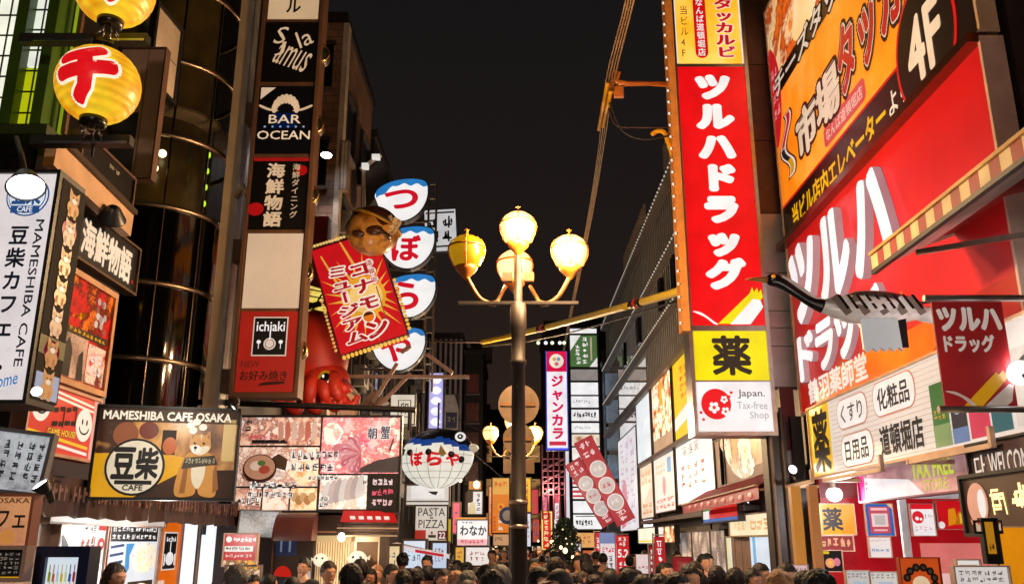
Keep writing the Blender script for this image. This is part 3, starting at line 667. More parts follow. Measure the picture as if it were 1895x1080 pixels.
for u, v in ((.66, .18), (.70, .14), (.75, .2), (.68, .24)): b.ell(u, v, .03, E('f4ecd8', .8), 7, .04)
b.ell(.29, .665, .212, INK, 4); b.ell(.29, .665, .195, E('f0dfc0', .8), 5)
b.text('豆', .135, .46, .285, .79, INK, .04, 6); b.text('柴', .30, .46, .45, .79, INK, .04, 6); b.rect(.16, .815, .42, .86, INK, 6); b.text('CAFE', .22, .865, .36, .925, INK, .03, 6)
b.done()
spot('board_lamp', atY(300, 735, 7.5), atY(300, 880, 8.3), 18, (1, .85, .65), b.root, 130).matrix_parent_inverse = b.root.matrix_basis.inverted()
# black post between boards
b = Board('narrow_sign', 'narrow black sign with yellow characters between two picture boards', 'sign', front(408, 428, 770, 930, 10.2), P('161414', .4), .1, .01, BLACK)
b.rect(.2, .02, .5, .42, METAL('8d8a88')); b.strokes(.15, .46, .85, .7, 2, E('e8e4d8', .7), 2, True, seed=2); b.strokes(.15, .7, .85, .96, 2, E('e8e020', .8), 2, True, seed=3); b.done()
# brown awning with lettered valance
pa, pb_ = atX(60, 915, -3.9), atX(448, 985, -3.9)
zv = .5 * (pa.z + pb_.z) - .04
t = thing('awning', 'brown shop awning with faint lettering along its valance', 'awning', (-3.9, (pa.y + pb_.y) / 2, zv)); L_ = pb_.y - pa.y
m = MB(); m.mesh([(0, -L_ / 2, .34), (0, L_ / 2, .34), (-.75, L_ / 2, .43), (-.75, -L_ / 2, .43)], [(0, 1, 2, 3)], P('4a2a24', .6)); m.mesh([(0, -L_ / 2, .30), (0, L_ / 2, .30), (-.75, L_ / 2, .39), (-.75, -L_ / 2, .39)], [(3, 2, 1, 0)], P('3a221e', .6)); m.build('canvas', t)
m = MB(); n = 40
V = [(.02 * math.sin(i * 1.7), -L_ / 2 + L_ * i / n, .34) for i in range(n + 1)] + [(.03 * math.sin(i * 1.7 + .4), -L_ / 2 + L_ * i / n, .012 * math.sin(i * 2.1)) for i in range(n + 1)]
m.mesh(V, [(i, i + 1, n + 2 + i, n + 1 + i) for i in range(n)], P('3d211c', .6)); va = m.build('valance', t)
m = MB(); rnd = random.Random(5); y = -L_ / 2 + .15
while y < L_ / 2 - .2:
    wl = rnd.uniform(.03, .08)
    m.box((.045, y, .20), (.006, wl * .45, .13), P('7d5850', .6)); m.box((.045, y + wl * .5, .19 + rnd.uniform(-.04, .04)), (.006, wl * .6, .03), P('7d5850', .6)); y += wl + rnd.choice((.03, .03, .05, .12))
m.build('lettering', va)
m = MB()
for yy in (-L_ / 2 + .3, 0, L_ / 2 - .3): m.bar((0, yy, .3), (-.75, yy, .42), .015, METAL('b0a8a0'))
m.build('stay', t)
# cafe shop front under it
Ys = 11.2
def wallz(name, label, l, r_, tp, bt, mat, cat='poster', X=-4.5):
    (x0, y0), (x1, y1), z0, z1 = side(X, (l, 1000), (r_, 1000), tp)
    return Board(name, label, cat, ((x0, y0), (x1, y1), z1 - (.16 if cat == 'pelmet' else 1.2) if cat != 'door' else .06, z1), mat, .06, .02, P('c9a898', .5))
b = Board('lit_shopfront', 'pale lit shop front behind the posters under the brown awning', 'shop front', ((-4.56, 7.2), (-4.56, 15.2), .06, 2.42), P('c8b0a4', .5), .05, .02, P('a88878')); b.rect(.0, .03, .66, .05, P('8d7468')); b.rect(0, .06, .66, .085, P('e0c8bc')); b.done()
b = wallz('fish_poster', 'white restaurant poster with a fish, red badges and bowls', 107, 194, 960, 1140, E('ece8e4', .9))
b.rect(.03, .02, .25, .06, RED); b.rect(.82, .02, .99, .08, RED); b.ell(.9, .2, .08, RED, 3, .055); b.ell(.9, .2, .035, WHT, 4, .02)
b.poly(spline([(.06, .12), (.2, .2), (.32, .36), (.28, .4), (.12, .3)], 4), P('3a4660'), 2); b.strokes(.5, .03, .78, .12, 3, INK, 2); b.strokes(.45, .13, .78, .24, 3, E('b03828', .7), 2, seed=4, fat=.2); b.rect(.46, .27, .72, .3, E('e8d820', .8), 2)
b.rect(.1, .34, .98, .58, PH('white_dish', ['f0ece8', 'd8d4d0', '6d7888', 'f4f0ec', 'b8b0a8'], 7, .85), 2); b.rect(.03, .62, .98, .98, PH('shop_goods', ['f0e8e0', 'c03020', '2a3048', 'e8d8c8', 'e0a020', 'f4f0ec'], 8, .8), 2); b.done()
b = wallz('menu_poster', 'restaurant poster with black heading, blue column and noodle pictures', 200, 292, 966, 1140, E('e4ecf6', .9))
b.rect(.02, .01, .98, .17, P('16161c')); b.strokes(.06, .03, .95, .09, 11, WHT, 2, seed=6); b.strokes(.06, .1, .95, .16, 10, WHT, 2, seed=7)
for k in range(5): b.poly([(.05, .21 + k * .075), (.3, .19 + k * .075), (.3, .215 + k * .075), (.05, .235 + k * .075)], P('26365a'), 2)
b.poly([(.34, .19), (.5, .19), (.42, .3), (.44, .42), (.36, .5)], E('4a9cdc', .8), 2)
NOOD = PH('noodles', ['b0a080', 'ece4d4', 'f6f2ea', 'e0c890', 'f0ece4', '8d7a58'], 9, .85)
b.poly(spline([(.5, .3), (.62, .2), (.85, .19), (.97, .28), (.94, .42), (.75, .47), (.55, .43)], 4), NOOD, 2); b.rect(.45, .55, .97, .96, P('3a3028')); b.ell(.71, .74, .25, NOOD, 3, .17); b.done()
b = wallz('orange_cafe_sign', 'orange panel with a black cafe plate logo by the glass doors', 296, 333, 965, 1140, E('ea6c10', .8), 'sign')
b.rect(.18, .1, .86, .5, E('e8dcd4', .8)); b.rect(.22, .115, .82, .485, INK, 2); b.text('ichi', .3, .15, .74, .2, WHT, .02, 3); b.ell(.52, .38, .2, WHT, 3, .07); b.rect(.5, .2, .54, .36, WHT, 3); b.rect(.24, .33, .3, .45, WHT, 3); b.rect(.74, .33, .8, .45, WHT, 3); b.rect(.0, .6, .4, .66, E('f4d0b8', .8)); b.rect(.0, .72, .9, .86, E('f0b090', .8)); b.done()
for px0, px1, lab in ((336, 366, 'glowing white glass door beside the orange panel'), (369, 402, 'glowing white glass door nearest the red corner stall')):
    b = wallz('glass_door', lab, px0, px1, 968, 1230, E('e8eef8', 1.35), 'door'); b.rect(.9, .0, 1, 1, METAL('8d8a90')); b.ell(.5, .45, .1, P('b8c4d8'), 2); b.ell(.55, .7, .07, P('a8b4c8'), 2); b.rect(.85, .4, .89, .55, STEEL, 2); b.done()
point('shop_fill', atY(300, 985, 10.3), 40, (1, .93, .85))
b = wallz('white_pelmet', 'white shutter pelmet above the posters under the brown awning', 84, 300, 932, 956, E('e0d4cc', .75), 'pelmet', -4.42)  # pelmet glows of itself to look brightly lit
b.rect(0, .0, 1, .03, P('8d7a70'), 1)
for k in range(5): b.rect(0, .05 + k * .05, 1, .06 + k * .05, P('b0a098'), 1)
b.done()
# menu stall with red posters
b = Board('stall_poster', 'red and white restaurant poster above a food picture', 'poster', front(413, 472, 988, 1045, 12.0), E('c81c20', .85), .06, .02, P('d8b8a8'))
b.ell(.12, .16, .09, WHT, 2); b.strokes(.25, .08, .98, .3, 6, WHT, 2, seed=8, fat=.2); b.rect(.0, .38, .9, .56, E('f0e8e0', .9), 1); b.strokes(.03, .4, .86, .54, 4, INK, 2, seed=9); b.strokes(.05, .64, .9, .78, 7, E('f4d8d0', .9), 2, seed=10); b.rect(0, .84, 1, 1, PH('cooked_food', ['2a1a10', '8d5a20', 'e0a840', '4a2a14', 'd8c0a0'], 10, .7), 1); b.done()
b = Board('stall_picture', 'food picture panel under the red and white stall poster', 'poster', front(413, 476, 1047, 1130, 12.0), PH('cooked_food', [], 1), .06, .02, P('8d7468')); b.rect(.0, .5, .3, .9, E('3a5aa8', .7)); b.done()
# ------------------------------------------------------------------ directory sign tower
Yt = 12.4; fr = front(430, 545, -60, 728, Yt)
b = Board('directory_tower', 'tall stacked directory sign with black, beige and red bar panels', 'sign', fr, None, .3, .05, P('6d4c36', .5), part='name_panel')
z0, h = fr[2], fr[3] - fr[2]; vr = lambda py: 1 - (atY(520 - (728 - py) * .07 * -1, py, Yt).z - z0) / h
TANL = E('e8c49c', .72); BEI = E('e2bd92', .68, .94)
va, vb = vr(-60), vr(36); b.rect(.04, va, .96, vb, BEI); b.vtext('ビル', .36, vb - .105, .64, vb - .012, INK, .03, 2)
b.next('script_panel'); va, vb = vr(42), vr(152); b.rect(.02, va, .98, vb, P('17130f', .35))
b.text('S', .22, va + .012, .42, va + .055, TANL, .0, 2, sk=.5); b.text('J', .24, va + .05, .4, va + .085, TANL, 0, 2, sk=.3); b.text('amus', .26, va + .068, .84, va + .115, TANL, -.005, 2, sv=-.6, sk=.3); b.text('la', .62, va + .02, .86, va + .06, TANL, -.005, 2, sk=-.5, sv=.4)
b.next('ocean_panel'); va, vb = vr(160), vr(285); b.rect(.02, va, .98, vb, P('10111a', .35)); d = vb - va
b.poly([(.04, va + .02 * d), (.3, va + .02 * d), (.04, va + .2 * d)], E('e8c8a8', .7), 2)
b.text('BAR', .22, va + .43 * d, .78, va + .555 * d, E('f0d0ac', .85), .01, 3); b.text('OCEAN', .04, va + .665 * d, .96, va + .79 * d, E('f0d0ac', .85), .01, 3)
b.rect(.3, va + .4 * d, .7, va + .62 * d, E('1a3a80', .25), 1)
for k in range(6): b.ell(.16 + k * .136, va + .605 * d, .02, E('9ab0d8', .7), 3)
for k in range(9):
    a = math.pi * (k + .5) / 9; b.ell(.5 + .2 * math.cos(a), va + (.36 - .17 * math.sin(a)) * d, .05, TANL, 3, .012)
for s_ in (-1, 1): b.poly(spline([(.5 + s_ * .12, va + .37 * d), (.5 + s_ * .3, va + .33 * d), (.5 + s_ * .45, va + .28 * d), (.5 + s_ * .46, va + .31 * d), (.5 + s_ * .28, va + .37 * d)], 4), TANL, 3)
b.next('seafood_panel'); va, vb = vr(292), vr(425); d = vb - va; b.rect(.02, va, .98, vb, P('130f0e', .35)); b.rect(.02, va, .98, va + .05 * d, E('b01818', .6), 2); b.ell(.12, va + .72 * d, .14, E('c01414', .6), 2, .015); b.ell(.86, va + .18 * d, .1, E('c01414', .6), 2, .012)
b.vtext('海鮮物語', .26, va + .07 * d, .58, va + .97 * d, TANL, .035, 3, gap=.03); b.vtext('海鮮ダイニング', .7, va + .08 * d, .84, va + .85 * d, TANL, .01, 3)
b.next('blank_panel'); va, vb = vr(432), vr(570); b.rect(.03, va, .97, vb, E('dfbd9c', .78, .92, 1.2))
b.next('red_panel'); va, vb = vr(576), vr(725); d = vb - va; b.rect(.03, va, .97, vb, E('b02418', .7))
b.rect(.25, va + .07 * d, .82, va + .56 * d, E('e0c8b4', .8), 2); b.rect(.27, va + .085 * d, .80, va + .545 * d, INK, 3); b.text('ichiaki', .31, va + .13 * d, .77, va + .25 * d, WHT, .015, 4); b.ell(.54, va + .41 * d, .1, E('e8d0c0', .85), 4); b.ell(.54, va + .41 * d, .075, INK, 5); b.ell(.54, va + .41 * d, .065, E('e8d0c0', .85), 6); b.rect(.53, va + .24 * d, .55, va + .36 * d, WHT, 5)
for u in (.36, .72): b.ell(u, va + .385 * d, .035, WHT, 4, .004); b.rect(u - .006, va + .39 * d, u + .006, va + .47 * d, WHT, 4)
b.text('お好み焼き', .1, va + .74 * d, .86, va + .86 * d, P('3a1a10'), .02, 3); b.text('NEW', .1, va + .62 * d, .4, va + .7 * d, P('6a2a1a'), .0, 3); b.poly(spline([(.4, va + .92 * d), (.5, va + .88 * d), (.8, va + .87 * d), (.8, va + .9 * d), (.5, va + .92 * d)], 4), P('4a1a10'), 3)
b.done()
# round lights down its edge
def roundlight(c, label):
    t = thing('round_light', label, 'lamp', c, 0, 'round lights on the sign tower edge')
    m = MB(); m.bar((0, .0, 0), (0, .2, 0), .13, P('4a3a2c', .4), 20); m.bar((-.02, .1, .02), (-.2, .16, .06), .03, DARK); m.build('housing', t)
    m = MB(); V = []
    m.mesh(*ring_xz(.15, .022), METAL('d8b070', .25), True); m.build('rim', t)
    m = MB(); m.ell((0, .0, 0), (.125, .05, .125), GLASS('1c2a1c', .1)); m.build('lens', t)
    return t
def ring_xz(r0, r, n=28, k=8):
    V = []; 
    for i in range(n):
        a = 2 * math.pi * i / n
        for j in range(k):
            q = 2 * math.pi * j / k; V.append(((r0 + r * math.cos(q)) * math.cos(a), r * 1.6 * math.sin(q), (r0 + r * math.cos(q)) * math.sin(a)))
    return V, [(i * k + j, i * k + (j + 1) % k, ((i + 1) % n) * k + (j + 1) % k, ((i + 1) % n) * k + j) for i in range(n) for j in range(k)]
for (px, py), lab in zip(((592, 100), (581, 230), (571, 360), (560, 503), (549, 648)), ('topmost round light beside the script panel', 'round light beside the ocean bar panel', 'round light beside the seafood panel', 'round light beside the blank beige panel', 'lowest round light beside the red cafe panel')):
    roundlight(atY(px, py, 12.55), lab)
# ================================================================== MIDDLE OF THE STREET
def leaf_out(pts, w, h): return [(x * w, z * h) for x, z in spline(pts, 5)]
FISH = [(-.5, .12), (-.40, .29), (-.17, .43), (.10, .49), (.34, .48), (.49, .40), (.52, .16), (.46, -.12), (.31, -.36), (.08, -.5), (-.17, -.45), (-.37, -.25), (-.47, -.03)]
def fish_sign(x0, x1, y0, y1, ch, box, label, Yf=21):
    a, b_ = atY(x0, y1, Yf), atY(x1, y0, Yf); W, Hh = b_.x - a.x, b_.z - a.z
    t = thing('fish_sign', label, 'sign', (atY((x0 + x1) / 2, (y0 + y1) / 2, Yf).x, Yf, a.z), 0, 'round white fish signs stacked over the street')
    o = [(x, z + Hh / 2) for x, z in leaf_out(FISH, W, Hh)]
    m = MB(); m.slab(o, 0, .26, P('1e2024', .4), P('2b2c30', .35)); m.build('casing', t)
    m = MB(); q = [(x * .955, Hh / 2 + (z - Hh / 2) * .955) for x, z in o]; m.face([(x, -.012, z) for x, z in q], E('f4f2f0', 1.0, .94))
    top = [(x, z) for x, z in q if z > Hh * .74]
    zig = [(x, Hh * (.5 + .34 - .62 * max(0, -.05 - x / W) ** 1.25 * 1.7 - .45 * max(0, x / W - .2) ** 2 + .03 * math.sin(x * 19))) for x in [W * (.485 - .935 * i / 26) for i in range(27)]]
    tp = sorted([p for p in q if p[1] > Hh * .61], key=lambda p: p[0])
    m.face([(x, -.018, z) for x, z in [p for p in tp if p[0] > -.47 * W] + zig], E('2f86d0', .8))
    m.build('panel', t)
    m = MB(); V, Fc = glyphs(ch, 0., 8); ax, ay, bx, by = extent(ch); u0, v0, u1, v1 = box
    for q_, (dx, dy) in enumerate(shifts(.035)):
        m.mesh([(W * (-.5 + u0 + (u1 - u0) * (p.x + dx - ax) / (bx - ax)), -.026 - .0005 * q_, Hh * (1 - v1 + (v1 - v0) * (p.y + dy - ay) / (by - ay))) for p in V], Fc, E('e0142c', .85))
    m.build('character', t)
fish_sign(690, 793, 329, 410, 'つ', (.22, .30, .80, .70), 'topmost white fish sign with a blue crest and hooked red character')
fish_sign(700, 805, 417, 498, 'ぼ', (.25, .25, .74, .80), 'second white fish sign, half behind the takoyaki ball')
fish_sign(702, 807, 505, 588, 'ら', (.24, .22, .68, .80), 'third white fish sign, beside the tilted red museum board')
fish_sign(684, 788, 604, 686, 'や', (.2, .2, .72, .78), 'lowest white fish sign, crossed by the red museum board corner')
a, b_ = atY(783, 700, 21.2), atY(799, 470, 21.2); t = thing('sign_ladder', 'pale steel ladder frame holding the white fish signs', 'frame', (a.x, 21.4, a.z)); Hh = b_.z - a.z
m = MB()
for x in (0, .2): m.bar((x, 0, -.3), (x, 0, Hh + 2), .03, METAL('c8bcb0'))
m.build('rail', t); m = MB()
for k in range(14): m.bar((0, 0, k * .4), (.2, 0, k * .4), .018, METAL('b8aca0'), 6)
for k in range(4): m.bar((0, .1, .3 + k * 1.3), (-1.6, .15, .3 + k * 1.3), .04, METAL('8d8278'), 6)
m.build('rung', t)
# kanji flag sign behind
b = Board('hanging_sign', 'white sign with black brush characters behind the fish signs', 'sign', front(788, 846, 388, 465, 28), E('dcdce0', .75), .1, .03, P('20242a'), roll=-.06)
b.strokes(.08, .2, .5, .82, 2, INK, 2, True, seed=21, fat=.16); b.strokes(.52, .16, .94, .82, 2, INK, 2, True, seed=22, fat=.16); b.rect(.04, .86, .96, .9, INK); b.rect(.04, .05, .96, .09, INK); b.done()
# tilted red museum board
Yk = 16.0; k = Yk / (.9617) / F; c = atY(628, 636, Yk)
a, d = atY(632, 658, Yk), atY(753, 616, Yk); W = math.hypot(d.x - a.x, d.z - a.z); Hh = W * 1.68
mx = (a.x + d.x) / 2; zz = (a.z + d.z) / 2
b = Board('museum_board', 'tilted red museum board with yellow sunburst and white edged red katakana', 'billboard', ((mx - W / 2, Yk), (mx + W / 2, Yk), zz, zz + Hh), E('d2141e', .8), .16, .03, P('5a1014', .4), roll=-R(18.5))
b.ell(.55, .56, .33, E('f0a82c', .8), 1); b.burst(.55, .56, 22, .30, .72, E('f0b040', .8), 1); b.ell(.58, .56, .25, E('f6cc78', .85), 2)
for a0, u, v in ((0, .12, .22), (1, .42, .07)):
    b.poly([(u - .02, v - .14), (u + .0, v - .15), (u + .16, v + .2), (u + .12, v + .22)], E('f0b040', .75), 1)
RT = E('b8141c', .75); OUT = ((E('f6e8dc', .9), .125),)
b.vtext('コナモ', .44, .22, .76, .70, RT, .05, 3, ol=OUT, gap=.06)
b.text('ン', .47, .80, .76, .94, RT, .05, 3, ol=OUT); b.ell(.54, .745, .1, WHT, 3); b.ell(.54, .745, .082, E('ee7a1a', .8), 5); b.ell(.54, .735, .075, P('3a1c0c'), 6, .03, a0=0, a1=math.pi)
b.vtext('ミュージアム', .12, .20, .45, .95, RT, .05, 3, ol=OUT, gap=.04)
for i, ch in enumerate('道頓堀'):
    u, v = .77, .27 + i * .082; b.ell(u, v, .075, E('e01824', .8), 3); b.ell(u, v, .065, E('f4ecdc', .9), 4); b.text(ch, u - .045, v - .027, u + .045, v + .027, E('c01820', .7), .02, 5)
b.rect(.765, .50, .78, .82, P('8d6a50'), 3); b.done()
m = MB()
for i in range(16): m.ell((-W / 2 + W * (i + .5) / 16, -.03, -.07), (.035, .035, .045), E('f2b848', .9), 8, 6)  # glowing gold bulbs along the board edges
m.build('bulb_trim', b.root); m = MB()
for i in range(13): m.ell((W / 2 + .07, -.03, Hh * (.04 + .5 * i / 13)), (.035, .035, .035), E('f2b848', .8), 8, 6)
m.build('bulb_trim', b.root); m = MB()
for i in range(12): m.ell((-W / 2 + W * .55 * (i + .5) / 12, -.03, Hh + .07), (.03, .03, .03), E('f2c878', .8), 8, 6)
m.build('bulb_trim', b.root); m = MB()
for i in range(14): m.ell((-W / 2 - .07, -.03, Hh * (.05 + .5 * i / 14)), (.03, .03, .03), E('f2b060', .7), 8, 6)
o = m.build('bulb_trim', b.root)
m = MB(); m.bar((0, .25, Hh * .5), (-2.0, 1.6, Hh * .8), .06, DARK); m.bar((0, .25, Hh * .2), (-1.8, 1.2, Hh * .3), .06, DARK); m.build('bracket', b.root)
# takoyaki ball with headband on the board's top corner
c = atY(690, 428, 15.7); r = 49 * 15.7 / (F * .94)
t = thing('takoyaki_ball', 'huge brown takoyaki ball with dark sauce and headband on the red board', 'model', (c.x, c.y, c.z - r))
m = MB(); m.ell((0, 0, r), (r, r, r * .93), PH('batter', ['6d4018', 'b87830', 'd89a48', '8d5420'], 3.2, 0, 1.5, 12), 32, 20); m.build('ball', t)
m = MB(); SA = P('4a2814', .2, scale=4)
n = 36; prof = []
V = []; 
for j in range(9):
    for i in range(n):
        th = 2 * math.pi * i / n; edge = .25 + .28 * math.sin(th * 3 + 1) + .14 * math.sin(th * 7); lat = math.pi / 2 - (math.pi / 2 - edge) * j / 8 if j else math.pi / 2 - .001
        V.append((1.035 * r * math.cos(lat) * math.cos(th), 1.035 * r * math.cos(lat) * math.sin(th), r + 1.0 * r * .96 * math.sin(lat)))
m.mesh(V, [(j * n + i, j * n + (i + 1) % n, (j + 1) * n + (i + 1) % n, (j + 1) * n + i) for j in range(8) for i in range(n)], SA, True)
m.ell((.1, -r * .86, r * .74), (.17, .09, .10), SA); m.ell((-.19, -r * .8, r * .62), (.13, .08, .08), SA); m.build('sauce', t)
m = MB(); tilt = Matrix.Rotation(R(24), 3, 'Y'); m.tube([tilt @ Vector((1.06 * r * .93 * math.cos(a), 1.06 * r * .93 * math.sin(a), r * .34)) + Vector((0, 0, r)) for a in [2 * math.pi * i / 40 for i in range(41)]], .028, P('c89020', .4)); m.tube([tilt @ Vector((1.04 * r * .91 * math.cos(a), 1.04 * r * .91 * math.sin(a), r * .42)) + Vector((0, 0, r)) for a in [2 * math.pi * i / 40 for i in range(41)]], .02, P('1a1a1a')); m.build('headband', t)
m = MB(); m.box((r * .86, -r * .55, r * 1.0), (.14, .16, .3), PH('bonito', ['8d6a40', 'd8b078', '5a4020'], 14, .25), Matrix.Rotation(R(32), 3, 'Y')); m.box((r * .7, -r * .6, r * 1.16), (.16, .12, .2), PH('bonito', [], 1), Matrix.Rotation(R(-18), 3, 'Y')); m.build('bonito_flake', t)
m = MB(); m.tube([(r * .5, -r * .85, r * .7), (r * .72, -r * .95, r * .5), (r * .8, -r, r * .3)], [.05, .04, .02], METAL('d8d8e0', .2)); m.build('pick', t)
# giant octopus below
def octo():
    m, n, b = nodes('octopus_red'); L = n.links.new
    o, f = noise_mix(n, 2.5, .7, 1.1, lin('c42a14'), 5); L(o, b.inputs['Base Color']); b.inputs['Roughness'].default_value = .55
    return m
OC = octo(); Yo = 16.9; c = atY(588, 650, Yo); s_ = Yo / (F * .975)
t = thing('octopus_model', 'giant red octopus figure with a yellow ringed eye behind the museum board', 'model', (c.x, c.y, atY(588, 775, Yo).z))
zc = c.z - t.location.z
m = MB(); m.ell((0, 0, zc), (56 * s_, 56 * s_, 78 * s_), OC, 32, 20, Matrix.Rotation(R(-12), 3, 'Y')); m.ell((18 * s_, -10 * s_, zc - 58 * s_), (46 * s_, 44 * s_, 38 * s_), OC, 28, 16)
m.build('head', t, True)
m = MB(); e0 = Vector((28 * s_, -50 * s_, zc - 62 * s_)); m.ell(e0, (15 * s_, 8 * s_, 17 * s_), E('e0a818', .4)); m.ell(e0 + Vector((2 * s_, -6 * s_, 0)), (10 * s_, 5 * s_, 12 * s_), P('0c0a0a', .1)); m.ell(e0 + Vector((-2 * s_, -11 * s_, 5 * s_)), (2 * s_, 1 * s_, 3 * s_), E('ffffff', 1)); m.build('eye', t)  # eye ring glows weakly; white dot imitates a glint
m = MB(); m.tube([(48 * s_, -30 * s_, zc - 80 * s_), (58 * s_, -40 * s_, zc - 76 * s_), (66 * s_, -44 * s_, zc - 70 * s_)], [14 * s_, 12 * s_, 15 * s_], OC, 14); m.build('siphon', t)
for i, (x, bx, bz, lift) in enumerate(((-40, -62, -20, 10), (-22, -34, -36, 0), (4, 2, -34, 6), (24, 34, -30, 4), (40, 60, -26, 12), (-48, -20, -6, 34))):
    m = MB(); z0_ = zc - 70 * s_
    pts = [Vector((x * s_ * .7, -20 * s_, z0_)), Vector((x * s_, -44 * s_, z0_ + lift * s_)), Vector(((x + bx) / 2 * s_, -54 * s_, z0_ - 14 * s_)), Vector((bx * s_, -46 * s_, z0_ + bz * s_)), Vector(((bx + 16) * s_, -52 * s_, z0_ + (bz - 12) * s_)), Vector(((bx + 28) * s_, -50 * s_, z0_ + (bz + 6) * s_))]
    pp = [Vector(p) for p in spline([tuple(p) for p in pts], 5, False)]
    m.tube(pp, [(17 - 12 * j / (len(pp) - 1)) * s_ for j in range(len(pp))], OC, 12); m.build('tentacle', t)
b = Board('golden_sign', 'small glowing gold sign between the sign tower and the red museum board', 'sign', front(548, 598, 532, 592, 17.6), PH('gold_rows', ['6d4a08', 'e8c020', 'f8e878', 'c88a10'], 7, .9), .15, .02, BROWN, roll=.3)
for k in range(5): b.poly([(0, .1 + k * .2), (1, .02 + k * .2), (1, .06 + k * .2), (0, .14 + k * .2)], P('4a2a08'), 2)
b.poly([(.55, .15), (.62, .15), (.5, .75), (.42, .75)], INK, 3); b.done()
b = Board('pink_hoarding', 'plain red hoarding behind the tilted museum board', 'panel', front(556, 596, 400, 600, 18.4), P('a8444a', .6), .2, 0, DARK); b.done()
# gantry beam with braces
Yg2 = 18.6; a, d = atY(632, 696, Yg2), atY(868, 697, Yg2)
t = thing('sign_gantry', 'long pinkish brown steel gantry beam with slanting braces', 'gantry', a); PB = P('b08a78', .5)
m = MB(); m.sqbar((-.9, 0, 0), d - a, .1, .07, PB); m.build('beam', t)
for p, q in (((790, 655), (838, 690)), ((760, 690), (700, 752)), ((735, 672), (690, 745)), ((742, 652), (760, 640))):
    m = MB(); m.sqbar(atY(p[0], p[1], Yg2) - a, atY(q[0], q[1], Yg2) - a, .05, .08, PB); m.build('brace', t)
m = MB(); q = [atY(x, y, Yg2 + .1) - a for x, y in ((668, 745), (690, 722), (718, 742), (700, 752), (668, 752))]; m.slab([(v.x, v.z) for v in q], .1, .4, P('8d7058'), P('6d5040')); m.build('gusset', t)
t = thing('railing_pipe', 'dark pipe rail along the top of the food picture board', 'pipe', atY(400, 742, 12.9)); d = atY(770, 758, 12.9) - t.location
m = MB(); m.bar((-.4, 0, 0), d, .045, P('221c1a', .4)); m.bar((0, .0, .0), (0, 0, -1.9), .03, BLACK); m.bar(d * .97, d * .97 + Vector((0, 0, -.3)), .03, BLACK); m.build('pipe', t)
# food picture board
fr = front(432, 736, 771, 944, 12.8)
MT = PH('meat_pink', ['8d4a50', 'd88890', 'f0bcc0', 'e8a0a8', 'c06068', 'f4dcd8'], 5, .78, 2)
SO = PH('soup_beige', ['5a4034', 'b89884', 'e4cfc0', 'f0e2d6', 'a87868', 'e8d4c6'], 3.6, .78, 2)
SH = PH('shellfish', ['6d4a40', 'c89488', 'e8c8b8', 'd8a890', '8d5a50', 'f0dcd0'], 5.5, .74, 2.4)
GF = PH('grilled_fish', ['4a4240', '9a8c86', 'd8d0ca', 'f0ece8', 'b0a098', 'c8b8b0'], 6, .78, 2.2)
b = Board('food_picture_board', 'wide lit board of seafood and meat pictures over the shop awning', 'billboard', fr, P('2a2022', .4), .12, .025, BLACK)
for u0, v0, u1, v1, mt in ((.0, .0, .505, .315, SH), (.51, 0, 1, .615, MT), (.0, .325, .505, .75, SO), (.0, .76, .165, 1, SH), (.17, .76, .335, 1, SO), (.34, .76, .505, 1, PH('fried', ['a87848', 'e0b888', 'f0dcc0', 'c89058'], 6, .78)), (.515, .625, .81, .99, GF)):
    b.rect(u0 + .003, v0 + .005, u1 - .003, v1 - .005, mt, 1)
for q, (u, v, ru, rv, mt) in enumerate(((.70, .36, .13, .2, MT), (.84, .2, .1, .16, MT), (.58, .18, .06, .12, GF), (.2, .55, .13, .13, GF), (.1, .60, .08, .1, PH('meat_red', [], 1)), (.42, .6, .09, .12, PH('fried', [], 1)), (.33, .14, .12, .1, SO), (.6, .82, .06, .1, SH))):
    b.poly([(u + ru * math.cos(a) * (1 + .12 * math.sin(5 * a + q)), v + rv * math.sin(a) * (1 + .1 * math.cos(4 * a + q))) for a in [2 * math.pi * i / 30 for i in range(30)]], mt, 2)
b.poly([(.70, .6), (.86, .47), (1, .42), (1, .6)], P('4a4a58'), 2); b.poly([(.25, .40), (.31, .46), (.30, .58), (.22, .54), (.2, .46)], P('5a4438'), 3)

for i in range(11):
    a = 1.9 + i * .26; cu, cv = .76, .40; ru, rv = .13 + .015 * (i % 2), .22
    tip = (cu + ru * math.cos(a), cv - rv * math.sin(a)); a1, a2 = a - .22, a + .22
    pet = spline([(cu, cv), (cu + ru * .75 * math.cos(a1), cv - rv * .75 * math.sin(a1)), tip, (cu + ru * .75 * math.cos(a2), cv - rv * .75 * math.sin(a2))], 5)
    b.poly(pet, E(('e8929c', 'd8707e', 'f0aab0')[i % 3], .72), 3 + .12 * i)
    for k in (.35, .6): b.poly([(cu + ru * k * math.cos(a1 + .1), cv - rv * k * math.sin(a1 + .1)), (cu + ru * (k + .25) * math.cos(a), cv - rv * (k + .25) * math.sin(a)), (cu + ru * (k + .22) * math.cos(a + .06), cv - rv * (k + .22) * math.sin(a + .06))], E('f8dcdc', .8), 3.06 + .12 * i)
for i in range(7):
    x = .535 + i * .034; b.poly(spline([(x, .93 - i * .012), (x + .012, .74 - i * .012), (x + .045, .70 - i * .012), (x + .055, .9 - i * .012)], 4), E(('e8e0dc', 'd8c4bc', 'c8b4b0')[i % 3], .75), 3 + .1 * i)
b.ell(.14, .56, .105, P('5a2c24'), 3, .155); b.ell(.14, .545, .095, E('c89070', .7), 3.3, .13); b.ell(.12, .53, .04, E('e8c8b0', .75), 3.6, .05); b.ell(.17, .57, .035, E('b04838', .7), 3.7, .045); b.ell(.15, .50, .025, E('5a7a38', .6), 3.8, .03)
